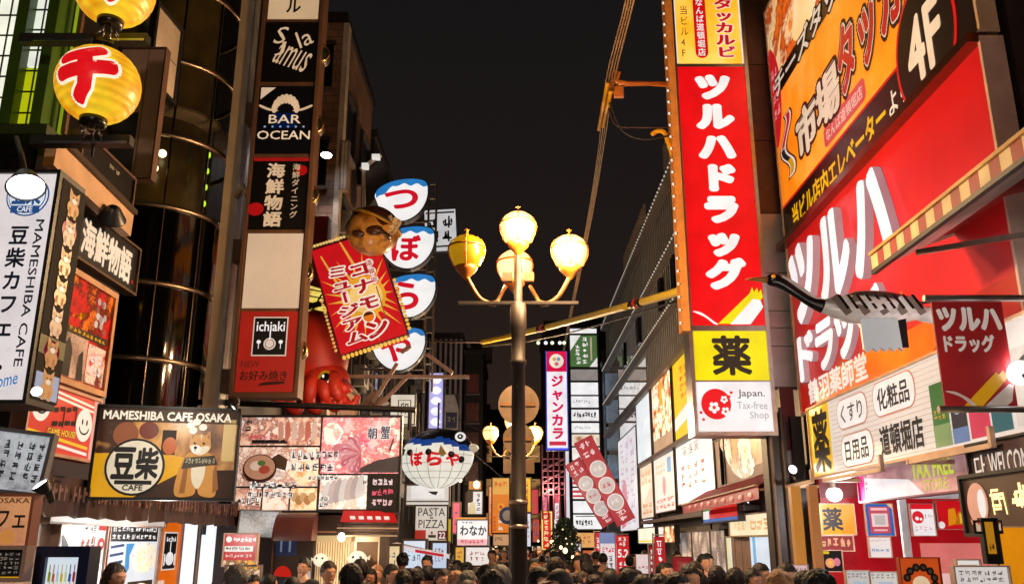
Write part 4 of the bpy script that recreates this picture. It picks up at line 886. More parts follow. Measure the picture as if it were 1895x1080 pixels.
for i in range(6): b.poly(spline([(.24 + i * .042, .08), (.262 + i * .042, .05), (.275 + i * .042, .2), (.25 + i * .04, .27), (.24 + i * .042, .18)], 4), E(('e0a088', 'd87860', 'f0c8b0')[i % 3], .72), 3 + .1 * i)
for i in range(5): b.ell(.37 + i * .026, .86 + .03 * (i % 2), .024, E(('e0b078', 'c88a50')[i % 2], .75), 3 + .1 * i, .05)
b.ell(.62, .36, .04, E('e08890', .7), 3); 
W2 = E('f6efe8', .9); DKT = E('2c2426', .3)
for u0, v0, u1, v1, n, rows, sd in ((.33, .37, .63, .49, 8, 1, 31), (.33, .50, .60, .61, 6, 1, 32), (.44, .63, .63, .69, 7, 1, 33), (.09, .70, .38, .79, 7, 1, 34), (.08, .80, .36, .88, 8, 1, 35), (.02, .86, .16, .96, 5, 1, 36), (.52, .85, .58, .98, 2, 2, 37)):
    b.strokes(u0 - .004, v0 - .008, u1 + .002, v1 + .008, n, W2, 4, rows=rows, seed=sd, fat=.24); b.strokes(u0, v0, u1, v1, n, DKT, 5, rows=rows, seed=sd, fat=.12)
b.strokes(.03, .03, .08, .17, 2, DKT, 4, True, seed=38); b.strokes(.06, .19, .24, .26, 6, E('d84858', .8), 4, seed=39); b.rect(.08, .25, .3, .29, DKT, 3)
b.text('朝', .80, .12, .855, .24, P('3a4a80'), .03, 4, ol=((W2, .08),)); b.text('蟹', .88, .1, .935, .24, P('3a4a80'), .03, 4, ol=((W2, .08),)); b.poly([(.93, .38), (.945, .36), (.965, .24), (.955, .23)], P('4a4a60'), 4)
b.rect(.815, .625, 1, .99, P('1c181a'), 2)
for r_ in range(3): b.strokes(.84, .66 + r_ * .11, .97, .75 + r_ * .11, 4, E(('f0d8d8', 'e06070', 'f0c8c8')[r_], .8), 4, seed=41 + r_, fat=.2)
b.strokes(.78, .68, .805, .74, 2, DKT, 4); b.done()
# ------------------------------------------------------------------ shop block under it
sb = building('seafood_shop_block', 'low seafood shop block carrying the wide food picture board', -4.3, -2.3, 13.2, 18.4, 2.75, P('3a2a24', .6), plant=0)
b = Board('grey_awning_box', 'bluish grey lit awning box left of the maroon barrel awning', 'awning', front(440, 512, 945, 992, 12.7), PH('grey_sheet', ['6d727c', '9aa2ac', 'b8bcc0', '7d7a78'], 1.4, .55), .3, .015, P('8d8680'), roll=.05); b.done()
t = thing('barrel_awning', 'maroon barrel awning under the food picture board', 'awning', atY(552, 1000, 12.7)); m = MB()
V = []; n = 12
for i in range(n + 1):
    a = math.pi / 2 * i / n
    for x in (-.27, .27): V.append((x, -.05 - .35 * math.sin(a), .38 * math.cos(a)))
m.mesh(V, [(2 * i, 2 * i + 1, 2 * i + 3, 2 * i + 2) for i in range(n)], P('5a3230', .3), True)
for x in (-.27, .27): m.face([(x, -.05, 0)] + [(x, -.05 - .35 * math.sin(math.pi / 2 * i / n), .38 * math.cos(math.pi / 2 * i / n)) for i in range(n + 1)], P('4a2826', .4))
m.build('canvas', t)
b = Board('shop_fascia', 'dark wooden fascia beam over the beige curtained shop front', 'fascia', front(520, 736, 952, 985, 13.0), P('3a231a', .5), .15, .0, P('3a231a')); b.rect(0, .9, 1, 1, P('8d6a50')); b.done()
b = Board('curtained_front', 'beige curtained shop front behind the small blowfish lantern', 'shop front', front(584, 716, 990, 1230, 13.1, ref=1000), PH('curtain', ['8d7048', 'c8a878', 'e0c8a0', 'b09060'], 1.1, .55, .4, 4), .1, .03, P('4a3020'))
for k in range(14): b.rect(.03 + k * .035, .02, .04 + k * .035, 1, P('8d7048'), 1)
b.rect(.5, 0, .55, 1, P('c8b8a0', .5), 2); b.rect(.0, 0, 1, .05, E('e8c890', .7), 2); b.rect(.58, .05, .88, .3, P('6d4a28'), 1); b.rect(.9, 0, 1, 1, P('3a2418'), 2); b.rect(.58, .5, .9, .53, P('e0d0b8'), 2); b.done()
b = Board('dark_shelf', 'dark shelf recess with a blue box and red bowl beside the curtained front', 'shelf', front(508, 584, 990, 1230, 13.12, ref=1000), P('2e2220', .5), .1, .02, P('5a4030'))
b.rect(.02, .02, .55, .16, P('16306a'), 1); b.rect(.15, .04, .2, .13, E('8090b0', .5), 2); b.rect(.36, .04, .41, .13, E('8090b0', .5), 2); b.ell(.25, .33, .22, E('d02010', .7), 2, .09, a0=0, a1=math.pi); b.rect(.0, .35, .45, .7, P('1c2a50'), 2); b.rect(.5, .37, 1, .7, E('d8dce4', .6), 2); b.rect(.62, .2, .95, .4, E('d89858', .6), 1); b.ell(.78, .33, .15, E('c8c4c4', .7), 2, .08); b.done()
def blowfish(c, s, label):
    t = thing('blowfish_lantern', label, 'lantern', (c.x, c.y, c.z - s), 0, 'small white blowfish lanterns')
    m = MB(); m.ell((0, 0, s), (s * 1.15, s, s), E('f6e8cc', 1.0), 20, 12); m.build('body', t)
    m = MB(); m.ell((-s * .4, -s * .85, s * 1.25), (s * .2, s * .1, s * .18), INK, 10, 8); m.ell((s * .45, -s * .85, s * 1.25), (s * .2, s * .1, s * .18), INK, 10, 8); m.build('eye', t)
    m = MB(); m.slab([(s * 1.0, s * 1.1), (s * 1.5, s * 1.5), (s * 1.45, s * .9)], -.02, .02, E('f0dcb8', .8), E('f0dcb8', .8)); m.slab([(-s * 1.05, s * 1.1), (-s * 1.45, s * 1.35), (-s * 1.4, s * .8)], -.02, .02, E('f0dcb8', .8), E('f0dcb8', .8)); m.build('fin', t)
blowfish(atY(662, 1034, 12.9), .115, 'small white blowfish lantern in front of the beige curtains')
blowfish(atY(593, 1035, 12.9), .09, 'small white blowfish lantern left of the beige curtains')
point('curtain_glow', atY(640, 1000, 12.4), 30, (1, .78, .5))
t = thing('stall_lamp', 'bright bare lamp under the shop awning beams', 'lamp', atY(632, 993, 12.5)); m = MB(); m.ell((0, 0, 0), (.05, .05, .06), E('fff4e0', 10), 12, 8); m.build('bulb', t); m = MB(); m.bar((0, 0, .05), (0, .05, .25), .015, BLACK); m.build('cord', t)
fr = front(628, 720, 950, 1000, 12.4, 13.6)
t = thing('stall_awning', 'red stall awning with pale rails and white lettering under the food board', 'awning', atY(676, 985, 12.6), R(22))
m = MB()
for k in range(4): m.box((0, -.1 - .02 * k, -.04 + .05 * k), (.85, .05, .018), P(('c8b8a8', '2a2220')[k % 2], .5))
m.build('rail', t)
m = MB(); m.face([(-.38, -.12, .14), (.42, -.12, .14), (.42, .1, .3), (-.3, .1, .3)], E('d01c1c', .6)); cv = m.build('canvas', t)
m = MB()
for k in range(5): m.box((-.2 + k * .12, -.06, .2), (.07, .01, .06), E('f4e8e0', .8), Matrix.Rotation(R(-50), 3, 'X'))
m.build('lettering', cv)
# big blowfish lantern
Yf = 17.5; c = atY(809, 846, Yf); s_ = Yf / (F * 1.005); Rx, Rz, Ry = 67 * s_, 56 * s_, 44 * s_
t = thing('fish_lantern', 'large white blowfish lantern with dark blue back and red hiragana', 'lantern', (c.x, c.y, c.z - Rz))
m = MB(); nu, nv = 56, 36; V = []; 
for j in range(nv + 1):
    p = math.pi * j / nv
    for i in range(nu):
        a = 2 * math.pi * i / nu; x = math.sin(p) * math.cos(a); y = math.sin(p) * math.sin(a); z = -math.cos(p)
        X = x * Rx * (1 + .10 * z * (1 if x > 0 else -.2)) ; Z = z * Rz
        if z > .2: Z = Rz * (.2 + (z - .2) * .92) + .07 * Rz * x
        V.append((X, y * Ry, Rz + Z))
LW = E('f3f0e2', .85, .93); LB = E('1f4fa8', .55); LK = P('15161c', .3)
for j in range(nv):
    for i in range(nu):
        q = (j * nu + i, j * nu + (i + 1) % nu, (j + 1) * nu + (i + 1) % nu, (j + 1) * nu + i)
        z = sum(V[k][2] for k in q) / 4 / Rz - 1; x = sum(V[k][0] for k in q) / 4 / Rx
        lim = .38 - .22 * max(0, x) + .05 * math.sin(x * 6)
        m.face([V[k] for k in q], LK if z > lim + .20 else LB if z > lim else LW, True)
m.build('body', t, True)
m = MB()
for la in (-.75, -.5, -.22, .05): m.tube([(Rx * 1.004 * math.cos(la) * math.sin(lo), -Ry * 1.004 * math.cos(la) * math.cos(lo), Rz + Rz * math.sin(la)) for lo in [R(-88 + 176 * i / 30) for i in range(31)]], .006, P('d4cfbe'), 4)
for lo in (-.9, -.55, -.2, .15, .5, .85): m.tube([(Rx * 1.004 * math.cos(la) * math.sin(lo), -Ry * 1.004 * math.cos(la) * math.cos(lo), Rz + Rz * math.sin(la)) for la in [R(-80 + 95 * i / 24) for i in range(25)]], .006, P('d4cfbe'), 4)
m.build('wire_rib', t)
m = MB()
for i, ch in enumerate('ぼらや'): wrap_text(m, ch, (0, 0, Rz), (Rx, Ry, Rz), E('dc1420', .85), -.52 + i * .5, -.10, .36, .40, .05, 1.03)
m.build('lettering', t)
m = MB(); ex = Vector((44 * s_, -Ry * .72, Rz + 34 * s_))
for rr, mt, d in ((12, P('15161c', .3), 0), (10, WHT, .03), (6, INK, .05), (2.5, WHT, .065)): m.ell(ex + Vector((0, -d, 0)), (rr * s_, .05, rr * s_ * .85), mt, 18, 10)
m.build('eye', t)
for x, z in ((-60, 8), (-46, 6), (-12, 6), (28, 2), (46, -6)):
    m = MB(); yy = -Ry * math.sqrt(max(.05, 1 - (x * s_ / Rx) ** 2 - (z * s_ / Rz) ** 2)); m.ell((x * s_, yy, Rz + z * s_), (6 * s_, .04, 6 * s_), P('1a1c28', .3), 14, 8); m.build('spot', t)
m = MB(); m.slab([(10 * s_, Rz + 18 * s_), (20 * s_, Rz + 4 * s_), (14 * s_, Rz - 2 * s_), (6 * s_, Rz + 2 * s_)], -Ry * 1.18, -Ry * .9, P('c8a860'), P('a88848')); m.build('fin', t)
m = MB(); m.ell((Rx * .99, -.12, Rz + 16 * s_), (10 * s_, .14, 8 * s_), E('d8c8a8', .6), 14, 10); m.build('mouth', t)
m = MB(); m.bar((0, .1, 2 * Rz - .1), (0, .1, 2 * Rz + .5), .02, DARK); m.bar((-.4, .1, 2 * Rz - .14), (-.4, .1, 2 * Rz + .5), .02, DARK); m.build('hanger', t)
spot('figure_fill', atY(640, 720, 14.6), atY(620, 560, 16.6), 80, (1, .85, .65), None, 120)  # spot added to brighten octopus and takoyaki ball, no fixture
# small signs down the left side
def small(name, label, x0, x1, y0, y1, Y, face, cas='3a3430', **k): return Board(name, label, 'sign', front(x0, x1, y0, y1, Y), face, .15, .03, P(cas, .5), **k)
b = small('square_sign', 'cream square sign with a framed black character above the fish lantern', 722, 766, 730, 784, 21, E('efe2cc', .85)); b.rect(.3, .18, .86, .2, INK); b.rect(.3, .74, .86, .77, INK); b.rect(.3, .18, .34, .77, INK); b.rect(.82, .18, .86, .77, INK); b.text('卯', .42, .28, .74, .66, INK, .02, 2); b.rect(.05, .9, .2, .98, E('d87828', .8)); b.done()
b = small('blue_white_sign', 'narrow glowing blue white vertical sign above the fish lantern', 793, 818, 690, 792, 36, E('b8b4f0', 1.0), '5a5a90')
for k in range(5): b.round(.12, .05 + k * .19, .88, .2 + k * .19, E('f0f0fc', 1.1), 2, .6)
b.done()
b = small('slanted_panel', 'grey slanted roof panel right of the glowing blue white sign', 822, 848, 730, 795, 38, P('a8a0a8', .6)); b.poly([(.7, -.01), (1.0, -.01), (1, .4)], P('262327'), 2); b.rect(.1, .5, .9, .95, P('2a3050'), 2); b.strokes(.2, .6, .8, .85, 2, P('b0a8b0'), 3); b.done()
b = small('pasta_sign', 'cream sign reading PASTA PIZZA above a strip of red offers', 768, 826, 936, 999, 19, E('e8dccc', .8))
b.text('PASTA', .08, .05, .94, .29, P('2a2420'), -.0, 2); b.text('PIZZA', .1, .40, .92, .64, P('2a2420'), -.0, 2); b.rect(.46, .32, .56, .36, P('8d7a68'), 2); b.rect(.0, .7, .34, 1, E('c8382c', .7)); b.rect(.72, .72, 1, .98, E('8d1418', .6)); b.text('22', .76, .76, .96, .94, WHT, .02, 3); b.rect(.42, .84, .66, .92, P('6a5a50')); b.rect(.5, .74, .56, .82, E('c02820', .7)); b.done()
b = small('yellow_backing', 'yellow bordered sign edge showing behind the pasta sign', 800, 834, 960, 1002, 19.4, E('d8b818', .7)); b.rect(.1, .1, .85, .85, P('2a2018')); b.done()
b = small('white_frame_sign', 'pale lit framed box above the pasta sign', 752, 830, 898, 933, 19.2, E('eadfd2', .85), 'c8b0a0'); b.rect(.1, .0, .9, .7, E('f6f0ea', .95)); b.poly([(.5, .3), (.75, .3), (.7, .5), (.6, .45)], P('7d6a5c'), 2); b.rect(0, .8, 1, .86, P('5a4438')); b.done()
b = small('brush_banner', 'white shop banner with blue brush hiragana and pink lower edge', 846, 902, 962, 1008, 26, E('eef0f4', .95)); b.text('わなか', .1, .22, .96, .60, P('2a3a5a'), .03, 2); b.strokes(.15, .05, .5, .16, 3, P('5a6a8a'), 2); b.rect(0, .76, 1, 1, E('f0c0c8', .8)); b.strokes(.1, .78, .9, .97, 6, E('d83048', .8), 2, seed=51); b.rect(-.05, -.12, .95, -.04, E('e0a058', .7), 1); b.done()
b = small('portrait_sign', 'small white sign with dark calligraphy and a cream figure patch', 866, 892, 909, 950, 30, E('e4e4ea', .85)); b.rect(.0, .0, .35, .5, P('3a3434')); b.poly(spline([(.05, 1), (.1, .6), (.35, .45), (.5, .7), (.55, 1)], 4), E('e8d8a8', .7), 2); b.strokes(.6, .08, .95, .9, 4, P('30303a'), 2, True, seed=52); b.done()
b = small('orange_banner', 'tall orange vertical banner left of the lamp post', 911, 942, 884, 985, 24, E('f0820e', .8)); b.rect(0, 0, 1, .3, E('f2b04c', .8)); b.strokes(.1, .06, .9, .2, 3, E('e85a10', .8), 2, seed=53); b.ell(.5, .53, .22, E('f8a020', .85), 2); b.ell(.5, .53, .1, E('d84010', .7), 3); b.strokes(.35, .66, .75, .98, 3, E('f8e0c8', .85), 2, True, seed=54); b.strokes(.02, .7, .28, .98, 4, E('d02828', .8), 2, True, seed=55); b.done()
b = small('tan_banner', 'tan lettered board under the orange vertical banner', 913, 942, 988, 1008, 24, E('e0a878', .75)); b.strokes(.1, .2, .6, .7, 4, P('5a3a30'), 2, seed=56); b.done()
b = small('yellow_banner', 'yellow vertical banner just right of the lamp post', 968, 982, 884, 946, 25, E('e8b830', .8)); b.strokes(.2, .08, .8, .9, 4, E('c85a10', .7), 2, True, seed=57); b.done()
b = small('red_neon_sign', 'red vertical sign outlined in glowing yellow tubing', 1003, 1022, 946, 1016, 40, E('d81810', .85), 'c87818'); b.strokes(.2, .06, .8, .94, 6, E('f8e0b0', .9), 2, True, seed=58)
for u0, u1, v0, v1 in ((0, .1, 0, 1), (.9, 1, 0, 1), (0, 1, 0, .02), (0, 1, .98, 1)): b.rect(u0, v0, u1, v1, E('ffc860', 1.6), 3)
b.done()
b = small('white_blade_sign', 'narrow white vertical sign with a pink top right of the neon sign', 1026, 1038, 912, 985, 42, E('f0e8f0', .95)); b.rect(0, 0, 1, .25, E('e83860', .85)); b.strokes(.2, .3, .8, .9, 5, E('b02848', .7), 2, True, seed=59); b.done()
b = small('white_post_sign', 'tall thin white lit sign edge left of the white sign tower', 1047, 1055, 690, 985, 43.5, E('e8ecf8', .85)); b.done()
# karaoke blade sign
b = small('katakana_blade_sign', 'tall white blade sign with magenta katakana and blue frame', 1012, 1052, 650, 832, 34, E('f4eef4', 1.0), '2030a0', )
b.rect(0, 0, 1, .21, E('e01048', .9)); b.ell(.5, .1, .34, E('f4ecd8', .95), 2); b.ell(.4, .08, .09, E('e8b060', .8), 3); b.ell(.6, .08, .09, E('8aa8d8', .8), 3); b.ell(.5, .13, .1, E('e87888', .8), 3)
b.vtext('ジャンカラ', .22, .24, .82, .90, E('d80c58', .9), .05, 2, gap=.02); b.rect(.12, .915, .9, .955, E('d82050', .85), 2); b.rect(-.0, .0, .03, 1, E('3a50e8', 1.2), 3); b.rect(.97, .0, 1, 1, E('3a50e8', 1.2), 3); b.rect(0, .98, 1, 1, E('3a50e8', 1.2), 3); b.done()
for i, px in enumerate((996, 1010, 1022, 1036, 1044)):
    c = atY(px, 634, 33); t = thing('sign_lamp', 'tiny lamp over the katakana blade sign', 'lamp', c, 0, 'tiny lamps over the katakana blade sign'); m = MB(); m.ell((0, 0, 0), (.07, .07, .07), E('d8f0c0' if i % 2 == 0 else 'e8e8f0', 1.6), 10, 8); m.build('bulb', t); m = MB(); m.bar((0, 0, .05), (0, .6, .3), .025, DARK, 6); m.build('arm', t)
# red lattice frame below the blade sign
fr = front(1004, 1046, 848, 915, 38); t = thing('steel_lattice', 'dark red steel lattice beside the white sign tower', 'lattice', (fr[0][0], 38, fr[2])); w_ = fr[1][0] - fr[0][0]; h_ = fr[3] - fr[2]; m = MB()
for k in range(5): m.bar((w_ * k / 4, 0, -1), (w_ * k / 4, 0, h_ + .6), .04, P('8d4458'), 6)
for k in range(7): m.bar((0, 0, h_ * k / 6), (w_, 0, h_ * k / 6), .03, P('8d4458'), 6)
for k in range(3): m.bar((0, 0, h_ * k / 3), (w_, 0, h_ * (k + 1) / 3), .03, P('b07888'), 6)
m.build('frame', t)
# white tower of stacked signs at the bend, and its reflection built solid
def sign_stack(label, x0, x1, rows, Y, frame):
    fr = front(x0, x1, 607, 978, Y, ref=800); b = Board('sign_stack', label, 'sign', fr, P('2a2a2e', .5), .6, .06, P(frame, .5), part='sign_panel'); vv = lambda py: (py - 607) / (978 - 607)
    for i, (a, d, col, kind) in enumerate(rows):
        if i: b.next('sign_panel')
        b.rect(.02, vv(a), .98, vv(d), E(col, 1.05 if x0 < 1100 else 1.5), 1); h = vv(d) - vv(a)
        if kind == 'g':
            b.poly([(.02, vv(a)), (.4, vv(a)), (.02, vv(a) + h * .5)], WHT, 2); b.poly([(.98, vv(d)), (.7, vv(d)), (.98, vv(d) - h * .3)], WHT, 2); b.strokes(.2, vv(a) + h * .3, .42, vv(d) - .01, 5, WHT, 3, True, seed=i + x0); b.strokes(.45, vv(a) + .005, .68, vv(d) - .01, 5, WHT, 3, True, seed=i + 7 + x0); b.rect(.74, vv(a) + .01, .8, vv(d) - h * .2, E('d8b0a0', .8), 3)
        elif kind == 'k': b.strokes(.08, vv(a) + h * .2, .9, vv(d) - h * .2, 8, P('2a2a30'), 2, seed=i + x0, fat=.2)
        elif kind == 's': b.strokes(.1, vv(a) + h * .3, .7, vv(d) - h * .3, 7, P('6a6470'), 2, seed=i + x0, k=3)
        elif kind == 'p': b.rect(.05, vv(a) + h * .1, .95, vv(d) - h * .1, PH('tower_food', ['e8d8c0', 'c89858', 'f4ece0', 'b07848'], 2.5, .85), 2)
        elif kind == 'r': b.rect(.0, vv(a) + h * .2, 1, vv(a) + h * .45, E('d84858', .85), 2); b.rect(.0, vv(a) + h * .65, 1, vv(a) + h * .85, E('d84858', .85), 2)
        elif kind == 'y': b.rect(.0, vv(a) + h * .1, 1, vv(a) + h * .8, E('f0d020', .85), 2)
        elif kind == 't': b.strokes(.1, vv(a) + h * .35, .7, vv(d) - h * .15, 6, P('4a4444'), 2, seed=61, fat=.2); b.rect(.1, vv(a) + h * .08, .95, vv(a) + h * .14, P('8d8480'), 2)
    b.done()
sign_stack('white sign tower of stacked lit panels with a green panel on top', 1057, 1110, [(608, 617, 'f4f2f4', ''), (621, 682, '4a6a3a', 'g'), (687, 708, '8d8480', ''), (712, 735, 'f4f2f4', ''), (738, 759, 'f0eef0', 's'), (763, 784, 'ece8ea', 'k'), (788, 806, 'f4f2f2', 's'), (809, 830, 'f0e0c8', 'p'), (833, 856, 'f4ece4', ''), (859, 876, 'f4f0ec', 'y'), (879, 903, 'f4f0f0', 'r'), (906, 925, 'f6f4f4', 'r'), (929, 950, 'f6f4f6', ''), (953, 978, 'f6f6f6', 't')], 44.5, '3a3c44')
sign_stack('mirror image of the white sign tower, built as real panels behind slats', 1146, 1202, [(608, 617, 'f0eef0', ''), (621, 682, '53604a', 'g'), (687, 708, '8d807a', ''), (712, 735, 'e4e0de', 's'), (738, 760, 'e8e4e2', ''), (763, 784, 'dcd6d4', 'k'), (788, 880, 'e4e0e4', 's'), (884, 975, 'e8e4e8', '')], 44.6, '4a484c')  # reflection in the glass wall, built as a second stack
gb = building('blue_glass_building', 'blue grey glass building between the white sign tower and its mirror image', 4.62, 5.36, 43.6, 50, 10.4, P('7a8898', .3, .2), [('f', 1, 5, 3.5, 1.35, .6, 1.15, PH('blue_glazing', ['2a3848', '5a7088', '7a90a8', '3a4c60'], 1.2, .5))])
# tilted red banners with white discs
b = small('narrow_blade_sign', 'pale narrow blade sign standing off the roofline left of the fish signs', 650, 662, 132, 204, 24, P('c8b8ac', .5), 'a89888'); b.rect(.2, .1, .8, .9, P('b09c90'), 2); b.done()
b = small('pale_wall_strip', 'pale wall strip on the brown slab tower edge above the takoyaki ball', 629, 640, 262, 350, 20.6, P('d8c8bc', .5), '8d7a6c'); b.rect(.4, 0, .5, 1, P('8d7a6c'), 2); b.done()
b = small('grey_wall_strip', 'tall grey wall strip behind the topmost fish sign', 640, 652, 210, 400, 25.4, P('a89890', .5), '6d5e56'); b.rect(.3, 0, .4, 1, P('6d5e56'), 2); b.done()
t = thing('roof_canopy', 'dark rooftop canopy with pale edges above the topmost fish sign', 'canopy', atY(690, 310, 23)); o_ = t.location
m = MB(); q = [atY(x, y, 23) - o_ for x, y in ((668, 400), (668, 312), (704, 287), (716, 300), (722, 335), (700, 360))]; m.slab([(v.x, v.z) for v in q][::-1], 0, .8, P('3a302c', .6), P('2a2220', .6)); m.build('roof', t)
m = MB(); m.sqbar(atY(667, 314, 22.9) - o_, atY(705, 287, 22.9) - o_, .08, .1, P('d8ccc0', .5)); m.sqbar(atY(673, 314, 22.9) - o_, atY(673, 400, 22.9) - o_, .09, .09, P('b8aca0', .5)); m.build('edge_beam', t)
m = MB(); m.box(atY(696, 291, 22.8) - o_, (.22, .2, .12), E('f0ece4', .8)); m.box(atY(676, 308, 22.8) - o_, (.18, .2, .14), E('f0ece4', .8)); m.build('lamp', t)  # white caps of the beams, given a glow; not lamps
def redbanner(xc, yc, ln, wd, ang, Y, label, seed):
    c = atY(xc, yc, Y); s = Y / (F * 1.02); W, Hh = wd * s, ln * s; a = R(ang)
    bx, bz = c.x + math.sin(a) * Hh / 2, c.z - math.cos(a) * Hh / 2
    b = Board('disc_banner', label, 'banner', ((bx - W / 2, Y), (bx + W / 2, Y), bz, bz + Hh), E('b83440', .75), .05, .01, P('8d1c28'), roll=-a, group='tilted red banners with white discs')
    for k in range(3): b.ell(.5, .36 + k * .2, .43, E('e8e0dc', .85), 2); b.ell(.5, .36 + k * .2, .38, E('d4c8c6', .75), 3); b.strokes(.25, .33 + k * .2, .75, .39 + k * .2, 2, E(('f0ece8', 'c83040')[k % 2], .8), 4, seed=seed + k)
    b.strokes(.15, .03, .85, .22, 2, E('f4d8d8', .8), 2, rows=2, seed=seed + 5); b.strokes(.25, .86, .8, .98, 2, E('f4d8d8', .8), 2, True, seed=seed + 6); b.done()
redbanner(1118, 888, 168, 36, 27, 31, 'right hand tilted red banner with three large white discs', 71)
redbanner(1094, 910, 130, 32, 31, 32, 'smaller tilted red banner with paler discs beside the white sign tower', 81)
# round traffic signs seen from behind, second lamp behind them
Yp = 12.6; p0 = atY(958, 1100, Yp)
t = thing('traffic_sign_post', 'two orange lit round traffic sign backs and a plate behind the lamp post', 'road sign', (atY(958, 800, Yp).x, Yp, 0)); TB = P('8a7258', .5, .2)
m = MB(); m.bar((0, .08, 0), (0, .08, 4.55), .04, P('6a4a30', .4)); m.build('pole', t)
for py, rr in ((748, 38), (812, 29)):
    c = atY(960, py, Yp); m = MB(); r = rr * Yp / F; m.bar((c.x - t.location.x, -.01, c.z), (c.x - t.location.x, .02, c.z), r, TB, 40); m.bar((c.x - t.location.x, -.03, c.z), (c.x - t.location.x, -.012, c.z), r * .2, P('8d6438')); m.box((0, -.025, c.z), (r * 1.7, .02, .05), P('9a6c3c')); m.build('sign_disc', t)
c = atY(960, 862, Yp); m = MB(); m.box((c.x - t.location.x, 0, c.z), (.44, .03, .2), TB); m.build('plate', t)
t = thing('round_road_sign', 'blue round road sign half hidden behind the lamp post', 'road sign', (atY(936, 953, 16).x, 16, 0)); c = atY(938, 953, 16)
m = MB(); m.bar((.03, 0, c.z), (.03, .03, c.z), .15, P('1f4a9c', .35), 32); m.bar((.03, -.01, c.z), (.03, -.004, c.z), .09, P('c8ccd8'), 32); m.build('disc', t); m = MB(); m.bar((.08, .05, 0), (.08, .05, 2.6), .03, STEEL); m.build('pole', t)
# ------------------------------------------------------------------ street lamps
IRON = P('2c211b', .55, .1, .6, scale=6, bump=.15); CAGE = P('7a4c1e', .4, .3)
def globe(t, c, lit, dy=0.):
    x, y, z = c; prof = [(.085, -.17), (.148, -.12), (.197, -.01), (.212, .07), (.204, .13), (.17, .19), (.11, .235), (.03, .25), (0, .25)]
    m = MB(); m.lathe(prof, c, E('ffc87e', 2.3, .97) if lit else E('e2a410', .5, .8), 28); g_ = m.build('globe', t)  # unlit globe gets a weak glow in place of its neighbours' light
    m = MB(); CG = P('a8601c', .4)
    for k in range(4):
        a = math.pi / 2 * k + math.pi / 4 * .0 - math.pi / 2; m.tube([(x + (r + .012) * math.cos(a), y + (r + .012) * math.sin(a), z + h) for r, h in prof[:-1]], .009, CG, 6)
    m.lathe([(.211, .095), (.226, .095), (.226, .115), (.211, .115)], c, CG, 28); m.build('cage', g_)
    m = MB(); m.lathe([(.02, -.30), (.05, -.26), (.09, -.22), (.125, -.18), (.135, -.135), (.1, -.13)], c, CG, 24); m.build('holder', g_)
    m = MB(); m.lathe([(.05, .245), (.03, .27), (.012, .29), (.02, .315), (.012, .335), (0, .35)], c, CG, 14); m.bar((x - .03, y, z + .325), (x + .03, y, z + .325), .008, CG, 6); m.build('finial', g_)
    return g_
def street_lamp(loc, label, lit, watts, lc=(1, .64, .32)):
    t = thing('street_lamp', label, 'street lamp', loc, 0, 'orange globe street lamps'); zp = 4.6
    m = MB(); m.lathe([(.20, 0), (.2, .3), (.15, .4), (.098, .5), (.093, 2.05), (.099, 2.06), (.099, 2.35), (.084, 2.36), (.076, 3.85), (.094, 3.87), (.094, 3.92), (.08, 3.93), (.08, 4.2), (.096, 4.3), (.096, zp), (.05, zp + .02), (.05, 5.0), (.03, 5.2)], (0, 0, 0), IRON, 24); m.build('pole', t)
    for z in (2.06, 2.32):
        m = MB(); m.lathe([(.098, -.02), (.106, -.02), (.106, .02), (.098, .02)], (0, 0, z), METAL('d8c8b8', .3), 24); m.build('band', t)
    m = MB(); m.box((0, 0, zp + .01), (1.42, .07, .035), IRON); m.build('cross_bar', t)
    def arm(dx, dy, zt):
        m = MB(); pts = [(dx * .36, dy * .36, zp + .03), (dx * .55, dy * .55, zp + .01), (dx * .75, dy * .75, zp + .08), (dx * .92, dy * .92, zp + .25), (dx, dy, zp + .36), (dx, dy, zt)]
        m.tube(spline(pts, 6, False), .028, CAGE, 10); m.build('arm', t)
    arm(-.62, 0, 4.95); arm(.62, 0, 4.95)
    for s in (-1, 1):
        m = MB(); m.tube(spline([(s * .4, .0, zp + .03), (s * .28, .1, zp + .02), (s * .2, .25, zp + .2), (s * .15, .35, zp + .32)], 6, False), .024, CAGE, 8); m.build('arm', t)
        m = MB(); m.box((s * .13, .1, zp + .36), (.12, .08, .11), P('5a3412', .5)); m.build('ballast_box', t)
    gs = [((0, 0, 5.5), lit[0]), ((-.62, 0, 5.2), lit[1]), ((.62, 0, 5.2), lit[2]), ((-.04, .4, 5.14), lit[3])]
    for c, on in gs:
        globe(t, c, on)
    if watts:
        for c in ((0, -.32, 5.5), (.62, -.32, 5.2), (-.2, .95, 5.25)): point('lamp_light', c, watts, lc, t, .15)
    return t
street_lamp((atY(960, 1000, 10).x, 10, 0), 'near street lamp with four globes, the left one unlit yellow', (1, 0, 1, 1), 420)
bl = street_lamp((-.5, -4.6, 0), 'unseen street lamp added behind the viewpoint, continuing the row', (1, 1, 1, 1), 650, (1, .84, .68))  # unseen lamp added as fill for the facades facing the camera
street_lamp((atY(949, 900, 25).x, 24.5, -.45), 'far street lamp with glowing orange globes behind the round sign backs', (1, 1, 1, 1), 600)
